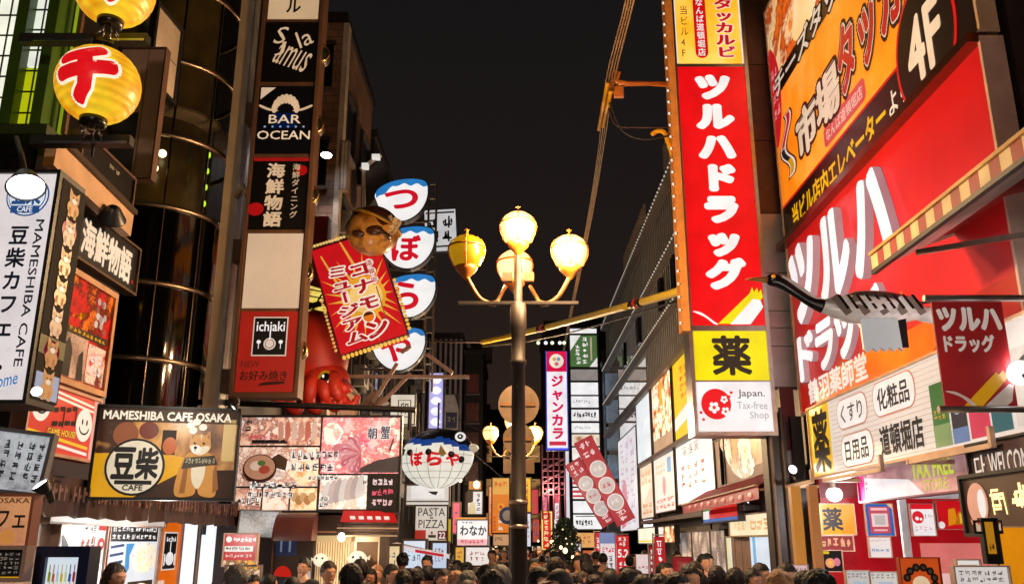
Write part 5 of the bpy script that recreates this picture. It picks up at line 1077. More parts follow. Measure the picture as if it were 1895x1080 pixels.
# cable sleeve across the street, cables
t = thing('cable_sleeve', 'thick yellow cable sleeve with dark joints slung across the street', 'cable', atY(1266, 536, 13.4)); d = atY(893, 632, 24) - t.location
cat = lambda k, dz=0: d * k + Vector((0, 0, -.2 * k * (1 - k) + dz))
for k0, k1 in ((0, .135), (.165, .55), (.59, 1)):
    m = MB(); m.tube([cat(k0 + (k1 - k0) * i / 14) for i in range(15)], .07, P('ffd23c', .35, 0, .9), 12); m.build('sleeve', t)
for k0, k1 in ((.13, .17), (.545, .595)):
    m = MB(); m.tube([cat(k0), cat((k0 + k1) / 2 - .004)], .075, BLACK, 12); m.tube([cat((k0 + k1) / 2 - .004), cat((k0 + k1) / 2 + .004)], .085, E('d83018', .5), 12); m.tube([cat((k0 + k1) / 2 + .004), cat(k1)], .075, BLACK, 12); m.build('joint', t)
m = MB(); m.tube([cat(i / 20, -.14 - .1 * math.sin(math.pi * i / 20)) for i in range(21)], .016, BLACK, 6); m.tube([cat(1), cat(1) + (atY(782, 632, 26) - t.location - cat(1)) * .5, atY(740, 628, 27) - t.location], .03, P('4a3c36'), 6); m.build('messenger_wire', t)
t = thing('overhead_wires', 'bundle of tan overhead wires running down the street above the lamp', 'wires', atY(1150, 80, 12)); o = t.location
for k in range(4):
    dx = (k - 1.5) * .07
    pts = [Vector((1.62 + dx, 9, 9.2 + .03 * k)), atY(1166 + k * 5 - 8, 0, 10.9), atY(1128 + k * 5 - 7, 152, 13.1), atY(1107 + k * 3, 280, 17), atY(1083 + k * 2.2, 430, 22), atY(1043 + k, 640, 36), atY(1036 + k, 690, 50)]
    m = MB(); m.tube([Vector(p) - o for p in spline([tuple(p) for p in pts], 8, False)], .012 + .003 * (k % 2), P('8d7050', .5), 6); m.build('wire', t)
for p, q in (((1124, 155), (1108, 240)), ((1130, 170), (1116, 235))):
    m = MB(); m.tube([atY(p[0], p[1], 13.0) - o, atY(q[0], q[1], 15.4) - o], .035, P('e0a010', .4), 8); m.build('sleeve', t)
m = MB(); m.tube([Vector(p) - o for p in spline([tuple(atY(1128, 190, 13.1)), tuple(atY(1150, 240, 13.2)), tuple(atY(1190, 258, 13.2)), tuple(atY(1246, 250, 13.2))], 8, False)], .014, P('2a2220'), 6); m.tube([Vector(p) - o for p in spline([tuple(atY(1126, 200, 13.2)), tuple(atY(1140, 232, 13.2)), tuple(atY(1180, 236, 13.2)), tuple(atY(1246, 236, 13.2))], 8, False)], .012, P('4a3028'), 6); m.build('drop_wire', t)
for lab, pts in (('thin black cable sagging behind the far street lamp', ((876, 838, 30), (905, 862, 31), (935, 884, 32), (990, 890, 34))), ('thin black cable slung low across the far end of the street', ((838, 770, 40), (900, 800, 41), (960, 806, 42), (1040, 790, 43))), ('thin cable running along the left facades behind the fish signs', ((655, 330, 24), (720, 520, 29), (770, 640, 36), (830, 720, 44)))):
    a = atY(*pts[0]); t = thing('cable', lab, 'cable', a); m = MB(); m.tube([Vector(p) - a for p in spline([tuple(atY(*p)) for p in pts], 8, False)], .02, P('3a322e', .5), 6); m.build('strand', t)
# ================================================================== RIGHT SIDE
def raised(b, t, u0, v0, u1, v1, depth, off, mf, ms):
    """letters standing off the board, each a part"""
    n = len(t)
    for i, ch in enumerate(t):
        a0, a1 = u0 + (u1 - u0) * i / n, u0 + (u1 - u0) * (i + .93) / n; V, Fc = glyphs(ch, 0., 4); ax, ay, bx, by = extent(ch); ax -= off; bx += off; ay -= off; by += off
        m = MB(); q_ = shifts(off)
        bnd = {}
        for f in Fc:
            for k in range(len(f)):
                e_ = (f[k], f[(k + 1) % len(f)]); bnd[tuple(sorted(e_))] = bnd.get(tuple(sorted(e_)), 0) + 1
        for q, (dx, dy) in enumerate(q_):
            tr = lambda p, y: (b.w * (a0 + (a1 - a0) * (p.x + dx - ax) / (bx - ax) - .5), y, b.h * (1 - v1 + (v1 - v0) * (p.y + dy - ay) / (by - ay)))
            m.mesh([tr(p, -depth - .0006 * q) for p in V], Fc, mf)
            for (i0, i1), c in bnd.items():
                if c == 1: m.face([tr(V[i0], -depth), tr(V[i1], -depth), tr(V[i1], 0), tr(V[i0], 0)], ms)
        m.build('letter', b.root)
BL_RED = E('ea0c14', .92); YEL = E('f2e40c', .88); LWH = E('f4f6f6', .98)
# ------------------------------------------------------------------ tall blade sign
Yr = 13.2; fr = front(1292, 1432, -90, 798, Yr); zr, hr = fr[2], fr[3] - fr[2]; vr = lambda py: 1 - (atY(1320 + (py / 800) * 45, py, Yr).z - zr) / hr
b = Board('drugstore_blade_sign', 'tall red drugstore blade sign with white katakana, yellow and white panels below', 'sign', fr, None, .42, .06, METAL('c8c2ba', .3), part='orange_panel')
va, vb = vr(-90), vr(118); d = vb - va
b.rect(.02, va, .98, vb, PH('orange_sheet', ['e89a18', 'f2b830', 'f6d068'], 1.2, .85, 1, 4), 1); b.rect(.0, va, .02, vb, E('f4ece0', .9), 1); b.rect(.98, va, 1, vb, E('f4ece0', .9), 1)
b.vtext('チーズタッカルビ', .60, vb - .235, .90, vb - .012, E('d81818', .85), .05, 2, ol=((E('f6e8d8', .9), .1),), gap=.02)
b.round(.29, vb - .155, .48, vb - .012, E('d81018', .85), 2, .5); b.vtext('なんば道頓堀店', .325, vb - .15, .445, vb - .016, WHT, .02, 3, gap=.02); b.vtext('当ビル4F', .08, vb - .135, .21, vb - .012, P('4a3010'), .0, 2); b.round(.1, vb - .2, .45, vb - .165, WHT, 2, .5); b.strokes(.15, vb - .195, .4, vb - .17, 2, INK, 3)
b.next('red_panel'); va, vb = vr(124), vr(602); d = vb - va; b.rect(.0, va, 1, vb, BL_RED, 1)
b.vtext('ツルハドラッグ', .24, va + .022 * d, .78, va + .875 * d, LWH, .085, 2, gap=.05)
b.poly([(.36, vb - .006 * d), (.62, vb - .006 * d), (1, va + .90 * d), (.98, va + .87 * d), (.94, va + .885 * d), (.93, va + .865 * d), (.88, va + .88 * d), (.86, va + .862 * d), (.82, va + .885 * d)], YEL, 2)
b.poly([(.52, vb - .004 * d), (.80, vb - .004 * d), (.99, va + .935 * d), (.96, va + .91 * d), (.86, va + .905 * d)], LWH, 3)
b.poly(spline([(.02, va + .95 * d), (.14, va + .955 * d), (.30, va + .985 * d), (.36, vb - .004 * d), (.30, vb - .006 * d), (.18, va + .97 * d)], 4), LWH, 3)
b.next('yellow_panel'); va, vb = vr(612), vr(703); d = vb - va; b.rect(.0, va - .01, 1, va, METAL('b8b2a8'), 1); b.rect(0, va, 1, vb, YEL, 1)
b.text('薬', .26, va + .12 * d, .76, va + .88 * d, P('2a2a28', .4), .032, 2)
b.next('white_panel'); va, vb = vr(706), vr(798); d = vb - va; b.rect(0, va, 1, vb, E('f0f2f6', .92), 1); RR = E('e4141e', .9)
b.ell(.26, va + .45 * d, .2, RR, 2, .31 * d)
for cu, cv, r in ((.23, .52, .045), (.38, .6, .035), (.37, .36, .03)):
    for k in range(5):
        a = 2 * math.pi * k / 5 + .3; b.ell(cu + r * 1.05 * math.cos(a), va + (cv + r * 1.7 * math.sin(a)) * d, r * .62, LWH, 3, r * 1.0 * d, 12)
for u, v in ((.47, .22), (.05, .62), (.08, .76), (.44, .3)): b.ell(u, va + v * d, .02, RR, 3, .03 * d, 10)
b.text('Japan.', .56, va + .16 * d, .92, va + .34 * d, P('5a5a64'), .008, 2); b.text('Tax-free', .54, va + .40 * d, .94, va + .55 * d, E('b4b6bc', .7), .0, 2); b.text('Shop', .70, va + .60 * d, .95, va + .78 * d, E('b4b6bc', .7), .0, 2)
b.done()
# bulb lined post beside it
a, d = atY(1270, 612, 13.1), atY(1224, -40, 13.1); t = thing('bulb_post', 'orange steel post lined with small white bulbs beside the red blade sign', 'post', (a.x, 13.1, a.z)); hz = d.z - a.z
m = MB(); m.box((0, .12, hz / 2), (.12, .3, hz), P('f0a050', .4)); m.build('post', t)
for i in range(30):
    m = MB(); z = .12 + i * hz / 30; m.ell((-.085, -.02, z), (.02, .02, .024), E('fff0dc', .9), 8, 6); m.bar((-.045, -.02, z), (-.07, -.02, z), .014, BROWN, 6); m.build('bulb', t)
# orange wire bracket
c = atY(1244, 155, 13.3); t = thing('wire_bracket', 'orange steel bracket arm holding the overhead wires', 'bracket', c); OB = P('d07830', .4)
m = MB(); e_ = atY(1142, 155, 13.1) - c; m.tube([(0, 0, 0), e_ * .8, e_], [.035, .045, .07], OB, 8); m.bar((0, 0, -.05), e_ * .85, .015, OB, 6); m.build('arm', t)
m = MB(); m.box(e_ + Vector((-.03, 0, .12)), (.14, .08, .2), OB, Matrix.Rotation(.3, 3, 'Y')); m.box(e_ + Vector((.02, 0, -.16)), (.16, .08, .18), OB); m.box(e_ + Vector((-.1, 0, 0)), (.1, .1, .34), P('8d5a28')); m.build('clamp', t)
m = MB(); q = [atY(x, y, 13.25) - c for x, y in ((1206, 249), (1216, 243), (1229, 245), (1236, 262), (1244, 285), (1252, 304))]; m.tube(spline([tuple(p) for p in q], 5, False), .04, P('ffb010', .4), 8); m.build('hose', t)
# steel clad column
fr = front(1394, 1486, -60, 716, 13.75, ref=600)
t = thing('clad_column', 'silver steel clad column between the red blade sign and the red wall', 'column', ((fr[0][0] + fr[1][0]) / 2, 13.75, fr[2])); w_ = fr[1][0] - fr[0][0]; rows = [716, 640, 606, 575, 505, 395, 260, 120, -60]
for i in range(len(rows) - 1):
    m = MB(); za, zb_ = atY(1430, rows[i], 13.75).z - fr[2], atY(1430, rows[i + 1], 13.75).z - fr[2]
    m.box((0, .1, (za + zb_) / 2), (w_, .2, zb_ - za - .015), P('d4cec8', .3, .15, .85) if i < 5 else P('6a4a3a', .45, .2)); m.build('panel', t)
m = MB(); m.box((0, .14, (fr[3] - fr[2]) / 2), (w_ - .02, .2, fr[3] - fr[2]), P('3a302a')); m.build('core', t)
# ------------------------------------------------------------------ orange billboard
XW = 4.5; uo = lambda Y: (13.6 - Y) / 6.2; vo = lambda Z: (10.9 - Z) / 4.3
b = Board('orange_billboard', 'huge orange restaurant billboard with a black 4F circle above the red wall', 'billboard', ((XW, 13.6), (XW, 7.4), 6.62, 10.9), PH('orange_print', ['e06a08', 'ea7c10', 'f08a18', 'f4a448'], .7, .68, 1, 3), .16, .04, P('c8a888', .4))
b.rect(0, 0, 1, .36, PH('cheese_dish', ['7a2408', 'c85a18', 'e8a860', 'f4d8a8', 'a83c10', 'e07020'], 1.6, .62, 2.2, 9), 1)
b.poly(spline([(.2, .3), (.28, .1), (.42, .0), (.55, .0), (.5, .15), (.34, .33)], 5), PH('cheese', ['e8a050', 'f4cc90', 'f8e0b8'], 1.4, .65), 2)
b.rect(.02, .335, 1, .415, P('1c1414', .3), 3); b.text('チーズタッカルビ', .03, .325, .80, .42, E('e8d8c4', .75), .03, 4, ol=((P('1c1414'), .1),))
b.poly(spline([(.0, .2), (.05, .24), (.075, .36), (.06, .52), (.0, .6)], 5), E('d82028', .7), 4); b.strokes(.008, .28, .06, .5, 4, E('f0a0a0', .7), 5, True, rows=2, seed=91)
O3 = ((P('2a1414', .4), .13), (E('f2dcc0', .7), .07))
b.text('市場', .165, .60, .45, .765, E('f0d8bc', .75), .055, 2, ol=((P('3a1c1c'), .13),), sv=.1)
b.text('タッカルビ', .465, .52, 1.0, .735, E('c41c1c', .7), .05, 2, ol=O3, sv=.14)
b.round(.335, .765, .58, .84, E('d8504c', .75), 2, .3); b.text('なんば道頓堀店', .35, .782, .565, .825, E('f4c8b8', .8), .01, 3)
for k, (cl, s0, s1, r) in enumerate(((P('2a1c24'), .1, 1.42, .19), (E('f0d8c8', .8), .12, 1.4, .165), (E('d8202c', .75), .14, .7, .12), (P('1c2a4c'), .72, 1.05, .12), (E('d8a018', .7), 1.05, 1.38, .12))):
    pts = []
    for side_ in (1, -1):
        rng = range(21) if side_ > 0 else range(20, -1, -1)
        for i in rng:
            tt = s0 + (s1 - s0) * i / 20; ph = tt * math.pi; x = .05 * math.sin(ph * 2) * .62; y = (tt - .75) * .2
            wv = (.022 if k < 2 else .013) + (.008 if k == 0 else 0); pts.append((.082 + x + side_ * wv, .655 + y))
    b.poly(pts, cl, 3 + k)
b.rect(0, .865, 1, 1, P('1c1618', .25), 2); b.rect(0, .858, 1, .868, E('d82018', .6), 3); b.text('当ビル店内エレベーター', .075, .90, .655, .985, E('f0b40c', .85), .03, 3); b.text('より', .672, .905, .755, .975, E('f0dcc0', .85), .02, 3)
def disc(u, v, ru, rv, mt, l): b.poly([(min(1, u + ru * math.cos(a)), min(.998, v + rv * math.sin(a))) for a in [2 * math.pi * i / 48 for i in range(48)]], mt, l)
disc(.835, .885, .112, .185, E('d81c18', .75), 5); disc(.835, .885, .104, .172, P('171214', .3), 6); b.text('4F', .775, .795, .895, .965, E('f2d4b0', .9), .03, 7); b.done()
m = MB(); m.sqbar((3.1, .05, 3.55), (3.1, -1.1, 3.55), .05, .05, TAN); m.build('stay', b.root)
for z in (-.09,):
    m = MB(); m.box((0, -.06, z), (6.25, .2, .10), METAL('8d6a58', .22)); m.build('ledge', b.root)
# ------------------------------------------------------------------ red wall with raised letters
def redwall():
    m, n, b_ = nodes('red_wall'); o, f = noise_mix(n, .8, .8, 1.1, lin('d41a24'), 5); n.links.new(o, b_.inputs['Base Color']); b_.inputs['Roughness'].default_value = .26; b_.inputs['Coat Weight'].default_value = .4; b_.inputs['Coat Roughness'].default_value = .3
    return m
RW = redwall(); ur = lambda Y: (13.5 - Y) / 6.1; vw = lambda Z: (6.5 - Z) / 2.7
b = Board('red_wall_sign', 'glossy red shop wall with raised white katakana and an orange lower strip', 'sign', ((XW - .02, 13.5), (XW - .02, 7.4), 3.8, 6.5), RW, .2, .04, P('c8a898', .4), part='red_panel')
b.rect(0, .85, 1, 1, E('d8200f', .5), 1); b.poly([(.20, .853), (.86, .853), (.70, .997), (.10, .997)], PH('orange_strip', ['dc3010', 'e8540c', 'ee7414'], .8, .5, 1, 3), 1.4); b.text('鶴羽薬師堂', .065, .845, .43, .97, E('f4e4dc', .9), .03, 2); b.rect(.995, 0, 1, 1, TAN, 2); b.poly([(.62, .68), (.63, .68), (.628, .76), (.624, .76)], E('f08020', .8), 2)  # lower strip glows though the wall is not backlit
b.done()
LF, LS = E('f4f4fa', .95), E('e8bcc2', .42)  # letter sides given a faint pink glow to look bright
raised(b, 'ツルハ', .045, .075, .675, .535, .10, .06, LF, LS); raised(b, 'ドラッグ', .045, .585, .57, .845, .08, .05, LF, LS)
# ------------------------------------------------------------------ white sign board below
b = Board('white_service_board', 'long white ribbed board with black kanji labels and a yellow medicine panel', 'sign', ((4.40, 13.0), (4.40, 6.9), 2.8, 3.77), E('efe4dc', .72, .9, 1), .2, .03, P('d0a888', .4))
for k in range(16): b.rect(.15, .03 + k * .062, .70, .036 + k * .062, P('c8b8ac'), 1)
b.rect(.0, .0, .138, 1, E('f0be10', .85), 1); b.text('薬', .025, .08, .125, .93, P('2a2014'), .03, 2)
us = lambda px, py=800: (13.5 - atX(px, py, 4.4).y) / 6.6
for t_, x0, x1, v0, v1, off in (('くすり', .19, .36, .05, .46, .01), ('化粧品', .39, .58, .03, .46, .025), ('日用品', .195, .37, .54, .97, .025)):
    b.round(x0, v0, x1, v1, P('c8785a'), 2, .42); b.round(x0 + .003, v0 + .014, x1 - .003, v1 - .014, E('f2ece8', .85), 3, .42); b.text(t_, x0 + .025, v0 + .09, x1 - .025, v1 - .08, P('1c1c2c'), off, 4)
b.text('道頓堀店', .405, .58, .59, .92, P('1c1c24'), .03, 2)
b.rect(.63, .3, .688, .97, E('3a7a34', .6), 2); b.rect(.63, .74, .688, .97, E('8aa86a', .6), 3); b.strokes(.637, .58, .68, .7, 3, E('e0b040', .7), 4, rows=2); b.rect(.694, .3, .744, .97, P('1c2444'), 2); b.rect(.694, .82, .744, .97, E('6a8ac0', .6), 3); b.ell(.709, .38, .01, E('f0d0b0', .8), 3, .14); b.ell(.730, .38, .01, E('f0d0b0', .8), 3, .14); b.strokes(.705, .62, .735, .7, 4, E('c8d0e0', .7), 3)
b.rect(.75, .28, .81, .96, E('d83858', .7), 2); b.rect(.765, .36, .795, .39, E('f0a0b0', .8), 3); b.rect(.815, .26, .87, .95, E('2a6a74', .6), 2); b.text('soft', .82, .4, .865, .6, E('d8e4d8', .8), .01, 3); b.rect(.88, .25, .95, .94, E('d8d0c8', .8), 2); b.done()
ap = b.root
for y0, y1, z in ((3.2, 2.1, -.12), (1.6, -.2, -.14), (-.9, -2.5, -.12)):
    m = MB(); m.sqbar((y1 * -1 if False else -y0, -.35, z), (-y1, -.35, z), .05, .045, P('c8a890', .4)); m.sqbar((-y0, .1, z), (-y0, -.38, z), .045, .045, P('c8a890', .4)); m.sqbar((-y1, -.35, z - .02), (-y1, -.35, z + .16), .045, .045, P('c8a890', .4)); m.build('bracket', ap)
floodlight(atX(1467, 868, 4.2), atX(1560, 800, 4.4), .07, 'small white lamp under the far end of the long white board', 3, 5, (1, .9, .8), arm=atX(1480, 890, 4.4))
# ------------------------------------------------------------------ flying crane sculpture
Yc = 8.5; s_ = Yc / .975 / F; c0 = atY(1600, 570, Yc)
t = thing('crane_sculpture', 'sculpture of a flying crane with black neck and white hanging wing', 'sculpture', (c0.x, Yc, c0.z)); q = lambda px, py, dy=0.: Vector(((px - 1600) * s_, dy, (570 - py) * s_))
CW = P('f0eeee', .16, 0, .92); CK = P('17161c', .25); 
def crane_body(px):
    pass
m = MB(); sk = [(1505, 562, 7), (1535, 568, 17), (1575, 572, 27), (1620, 574, 31), (1665, 574, 26), (1700, 578, 15), (1735, 586, 9)]
pts = spline([(x, y, r) for x, y, r in sk], 5, False); m.tube([q(x, y) for x, y, r in pts], [r * s_ * .98 for x, y, r in pts], CW, 18); body = m.build('body', t)
m = MB(); pts = spline([(1434, 516, 11), (1450, 522, 11), (1475, 540, 9), (1500, 557, 10), (1522, 566, 14)], 6, False); m.tube([q(x, y) for x, y, r in pts], [r * s_ for x, y, r in pts], CK, 14); m.build('neck', t)
m = MB(); pts = spline([(1449, 509, 4), (1478, 528, 4), (1505, 550, 4), (1520, 556, 4)], 5, False); m.tube([q(x, y, -.02) for x, y, r in pts], [r * s_ for x, y, r in pts], CW, 8); m.build('neck_stripe', t)
m = MB(); m.ell(q(1436, 515), (17 * s_, 11 * s_, 13 * s_), CK, 18, 12); m.ell(q(1437, 508), (10 * s_, 8 * s_, 6 * s_), E('d83018', .4), 12, 8); hd = m.build('head', t)  # crown given a weak glow, like the eye below
m = MB(); m.ell(q(1432, 511, -10 * s_), (4 * s_, 2 * s_, 4 * s_), E('f09018', .8), 10, 8); m.build('eye', hd)
m = MB(); m.tube([q(1424, 515), q(1405, 513.5), q(1381, 514)], [7 * s_, 4.5 * s_, .8 * s_], P('c88a48', .35), 10); m.build('beak', hd)
m = MB()
for i in range(9):
    x = 1530 + i * 17; m.mesh([q(x, 556, -.12), q(x + 15, 548 + i * .5, -.12), q(x + 34, 585, -.17), q(x + 22, 592, -.165)], [(0, 1, 2, 3)], CW if i % 2 else P('8d8078', .4)); m.mesh([q(x + 12, 550, -.125), q(x + 18, 550, -.125), q(x + 30, 578, -.175), q(x + 25, 580, -.175)], [(0, 1, 2, 3)], CK)
m.ell(q(1640, 556), (70 * s_, 24 * s_, 17 * s_), P('4a3f3a', .3), 22, 12, Matrix.Rotation(R(8), 3, 'Y')); m.ell(q(1560, 560), (42 * s_, 24 * s_, 12 * s_), P('b8b0aa', .35), 18, 10); m.build('folded_wing', t)
m = MB(); n = 9; top = [(1580 + 68 * i / n, 594 + 2 * (i % 2)) for i in range(n + 1)]; bot = [(1581 + 70 * i / n, 652 + (7 if i % 2 else 0) - .3 * i) for i in range(n + 1)]
o = [(v.x, v.z) for v in [q(*p) for p in top]] + [(v.x, v.z) for v in [q(*p) for p in bot[::-1]]]; m.slab(o, -.13, -.09, E('f0f0f0', .35), CW)  # wing front glows faintly to look white; it is no lamp
m.build('hanging_wing', t)
m = MB(); o = [q(*p) for p in ((1642, 596), (1668, 590), (1667, 648), (1648, 648))]; m.slab([(v.x, v.z) for v in o][::-1], -.08, -.05, CK, CK); m.build('wing_tip', t)
m = MB(); m.tube([q(1700, 580), q(1730, 585), q(1770, 590)], [14 * s_, 16 * s_, 20 * s_], CW, 12); m.build('tail', t)
m = MB(); m.tube([q(1690, 562), q(1735, 556), q(1790, 548), q(1860, 545)], .014, BLACK, 8); m.build('mount_rod', t)
# ------------------------------------------------------------------ banner and floodlight
fr = front(1750, 1884, 558, 752, 7.0)
b = Board('cloth_banner', 'dark red cloth banner with white katakana between two silver rods', 'banner', fr, P('a4141c', .6), .02, 0, P('7a1018'))
b.text('ツルハ', .06, .07, .93, .275, E('e0ccc0', .55), .06, 2); b.text('ドラッグ', .10, .33, .80, .485, E('e0ccc0', .5), .05, 2)  # print glows weakly though the cloth is unlit
b.poly([(.26, .99), (.52, .99), (.92, .73), (.97, .69), (.9, .7), (.86, .66), (.8, .7), (.76, .68)], E('d89a14', .55), 2); b.poly([(.55, .99), (.85, .99), (.93, .95), (.98, .8), (.92, .79)], P('d8ccc8', .5), 2); b.poly(spline([(.02, .86), (.16, .865), (.34, .93), (.42, .99), (.36, .99), (.22, .91)], 4), P('e0ccc4', .5), 3); b.done()
m = MB()
for z in (b.h + .03, -.02): m.bar((-b.w / 2 - .06, 0, z), (b.w / 2 + .5, 0, z), .028, METAL('c8c4c4', .3), 12); m.build('rod', b.root); m = MB()
m.bm.free()
floodlight(atY(1889, 690, 6.9), atY(1740, 560, 9.4), .1, 'white bell shaped floodlight beside the dark red cloth banner', 9, 150, (1, .93, .9), arm=atX(1895, 660, 4.4), shade=E('f6f4f4', 1.2))
# striped awning above
t = thing('striped_awning', 'red and cream striped awning with pale underside above the cloth banner', 'awning', (3.6, 6.0, 4.5)); y0, y1 = -2.6, 2.35
m = MB(); n = 33
for i in range(n):
    ya, yb_ = y0 + (y1 - y0) * i / n, y0 + (y1 - y0) * (i + 1) / n; m.face([(0, yb_, 0), (0, ya, 0), (0, ya, .15), (0, yb_, .15)], P('a01a1c', .5) if i % 2 else P('e8cc94', .5))
m.build('valance', t)
m = MB(); m.box((.0, (y0 + y1) / 2, .165), (.05, y1 - y0, .03), P('e0b060', .35)); m.box((.01, (y0 + y1) / 2, -.02), (.05, y1 - y0, .04), BLACK); m.build('rail', t)
m = MB(); m.mesh([(.03, y0, .0), (.03, y1, .0), (.62, y1, .28), (.62, y0, .28)], [(0, 1, 2, 3)], P('c8b8b0', .5)); m.mesh([(.03, y0, .17), (.03, y1, .17), (1.25, y1, .5), (1.25, y0, .5)], [(0, 1, 2, 3)], P('8d2420', .5)); m.face([(.03, y1, 0), (.03, y1, .17), (1.25, y1, .5), (.62, y1, .28)], P('c8a08c', .5)); m.build('canvas', t)
m = MB(); m.sqbar((.1, 1.6, -.06), (1.25, .2, -.22), .03, .05, METAL('c8c0bc', .3)); m.build('folding_arm', t); m = MB(); m.sqbar((.1, -.6, -.06), (1.25, -1.6, -.2), .03, .05, METAL('c8c0bc', .3)); m.build('folding_arm', t)
# ------------------------------------------------------------------ inside the open drugstore
Yi = 13.3
b = Board('drugstore_back_wall', 'red glowing inner wall of the open drugstore', 'shop front', ((4.56, Yi), (9.2, Yi), .06, 2.86), E('c4141e', .55), .1, .0, P('8d1018')); b.rect(.0, .0, 1, .12, E('8d0c14', .5)); b.rect(.3, .35, 1, .50, E('f08078', .7)); b.rect(.3, .5, 1, .8, E('f8c8c4', .8)); b.done()  # wall and pale bands glow of themselves instead of taking shop light
c = atY(1544, 914, 12.6); t = thing('ceiling_spotlight', 'bright white round ceiling light over the yellow medicine poster', 'lamp', c); m = MB(); m.ell((0, 0, 0), (.11, .11, .1), E('f4f6ff', 6), 18, 10); m.build('lens', t); m = MB(); m.bar((0, 0, .06), (0, 0, .3), .06, STEEL, 14); m.build('housing', t); point('shop_light', (0, -.4, -.2), 60, (1, .92, .9), t)
for c in ((5.6, 10.5, 2.6), (5.2, 8.6, 2.6)): point('drugstore_light', c, 45, (1, .9, .88))
inner = lambda name, label, x0, x1, y0, y1, mt, cat='poster', Y=13.05, cas='c8a898': Board(name, label, cat, front(x0, x1, y0, y1, Y), mt, .04, .01, P(cas, .5))
b = inner('medicine_poster', 'yellow poster with one bold black kanji inside the drugstore', 1516, 1584, 932, 988, E('f0a80c', .8)); b.rect(.0, .02, .1, .98, E('f4d080', .8), 1); b.rect(.62, 0, 1, 1, E('e89810', .8), 1); b.text('薬', .14, .14, .66, .86, INK, .03, 2); b.done()
b = inner('price_banner', 'dark red banner with gold strokes under the yellow medicine poster', 1517, 1580, 991, 1018, P('7a1014')); b.strokes(.04, .1, .96, .9, 5, E('e8b890', .7), 2, seed=101, fat=.18); b.done()
point('shop_fill', (2.6, 6.2, 2.9), 45, (1, .86, .74), None, .3)  # fill light added for the crane, no lamp stands here
b = inner('product_box', 'black box with a pink flower picture on the drugstore shelf', 1522, 1560, 1018, 1056, P('1c1418', .3), 'box', 12.4); b.ell(.42, .6, .24, E('f0a070', .8), 2, .24); b.ell(.42, .6, .1, E('f0c040', .8), 3, .1); b.ell(.75, .55, .16, E('e08098', .7), 2, .2); b.rect(.02, .02, .4, .16, E('f0c818', .8), 2); b.done()
b = inner('payment_poster', 'blue bordered payment poster on the red drugstore wall', 1606, 1656, 932, 990, E('2a64b8', .75)); b.rect(.12, .08, .88, .93, E('c84c58', .75), 2); b.rect(.2, .3, .8, .72, E('e8d0d0', .8), 3); b.rect(.2, .12, .8, .2, E('f0c0c4', .8), 3); b.rect(.3, .36, .7, .66, E('c8bcb8', .7), 4); b.rect(.25, .8, .75, .86, E('f0c0c4', .7), 3); b.poly([(.8, 0), (1, 0), (1, .16)], E('f0c890', .8), 3); b.done()
b = inner('notice_sheet', 'white notice sheet with pale blue writing under the blue bordered poster', 1611, 1650, 994, 1030, E('eadfdc', .85)); b.strokes(.05, .1, .9, .22, 6, E('c86068', .7), 2, seed=102, k=3); b.strokes(.05, .55, .95, .78, 4, E('8aa0c0', .7), 2, seed=103); b.done()
b = inner('tax_free_poster', 'white tax free poster with a red blossom circle beside the red advert', 1690, 1732, 932, 990, E('f4eeee', .9)); b.rect(0, 0, 1, .16, E('e01828', .85), 2); b.ell(.3, .42, .26, E('e02030', .85), 2, .2); b.ell(.25, .46, .08, WHT, 3); b.ell(.42, .48, .06, WHT, 3); b.strokes(.6, .3, .98, .5, 3, P('b0a0a0'), 2, seed=104, k=3); b.strokes(.1, .7, .9, .9, 4, E('e8a0a8', .8), 2, seed=105, k=3); b.done()
b = inner('red_advert', 'red advert with golden products beside the white tax free poster', 1737, 1800, 926, 978, E('d0141c', .85)); b.poly([(.3, .9), (.35, .3), (.55, .25), (.58, .8)], E('e89018', .8), 2); b.poly([(.5, .85), (.62, .4), (.8, .35), (.78, .85)], E('c87010', .8), 3); b.rect(.65, .45, .75, .8, E('f0c040', .8), 4); b.ell(.1, .86, .1, E('f0e8e8', .9), 3); b.done()
t = thing('glass_door_frame', 'chrome upright of the drugstore glass door', 'frame', (atY(1677, 1000, 12.2).x, 12.2, .06)); m = MB(); m.box((0, 0, 1.25), (.1, .06, 2.5), P('d8d8dc', .3)); m.build('upright', t); m = MB(); m.box((.6, 0, 2.45), (1.2, .06, .1), P('d8d8dc', .3)); m.build('head_rail', t)
# goods on the shelf along the bottom edge
for i, (x0, x1, y0, y1, cl, lab) in enumerate(((1568, 1610, 1056, 1090, 'd8d0cc', 'grey product tray with small print at the foot of the red wall'), (1612, 1662, 1058, 1090, 'e4dcd4', 'white product tray beside the orange shop box'), (1462, 1497, 1045, 1090, 'f0c8c8', 'pink and yellow price card near the dark pillar'))):
    b = inner('price_card', lab, x0, x1, y0, y1, E(cl, .8), 'price card', 10.5); b.strokes(.05, .08, .95, .4, 5, P('5a4a4a'), 2, rows=2, seed=110 + i, k=4); b.rect(.3, .55, .85, .75, E('f0c020', .8) if i == 2 else E('b8c8d8', .8), 2); b.done()
b = inner('orange_shop_box', 'orange box printed with a ring of dark dots at the drugstore entrance', 1672, 1745, 1032, 1110, E('d8541c', .7), 'box', 8.6, 'a03c10')
b.ell(.5, .62, .22, E('f0d0a8', .8), 2, .2)
for k in range(7):
    a = math.pi * (k - .5) / 6; b.ell(.5 + .36 * math.cos(a), .55 - .34 * math.sin(a), .10, INK, 3); b.ell(.5 + .36 * math.cos(a), .55 - .34 * math.sin(a), .05, P('6a5a50'), 4)
b.done()
b = inner('white_menu_sheet', 'white menu sheet with faint print in the lower right corner', 1772, 1872, 1048, 1110, E('e8e0dc', .8), 'menu', 6.4); b.strokes(.08, .1, .92, .9, 7, P('a8988c'), 2, rows=4, seed=120, k=4); b.done()
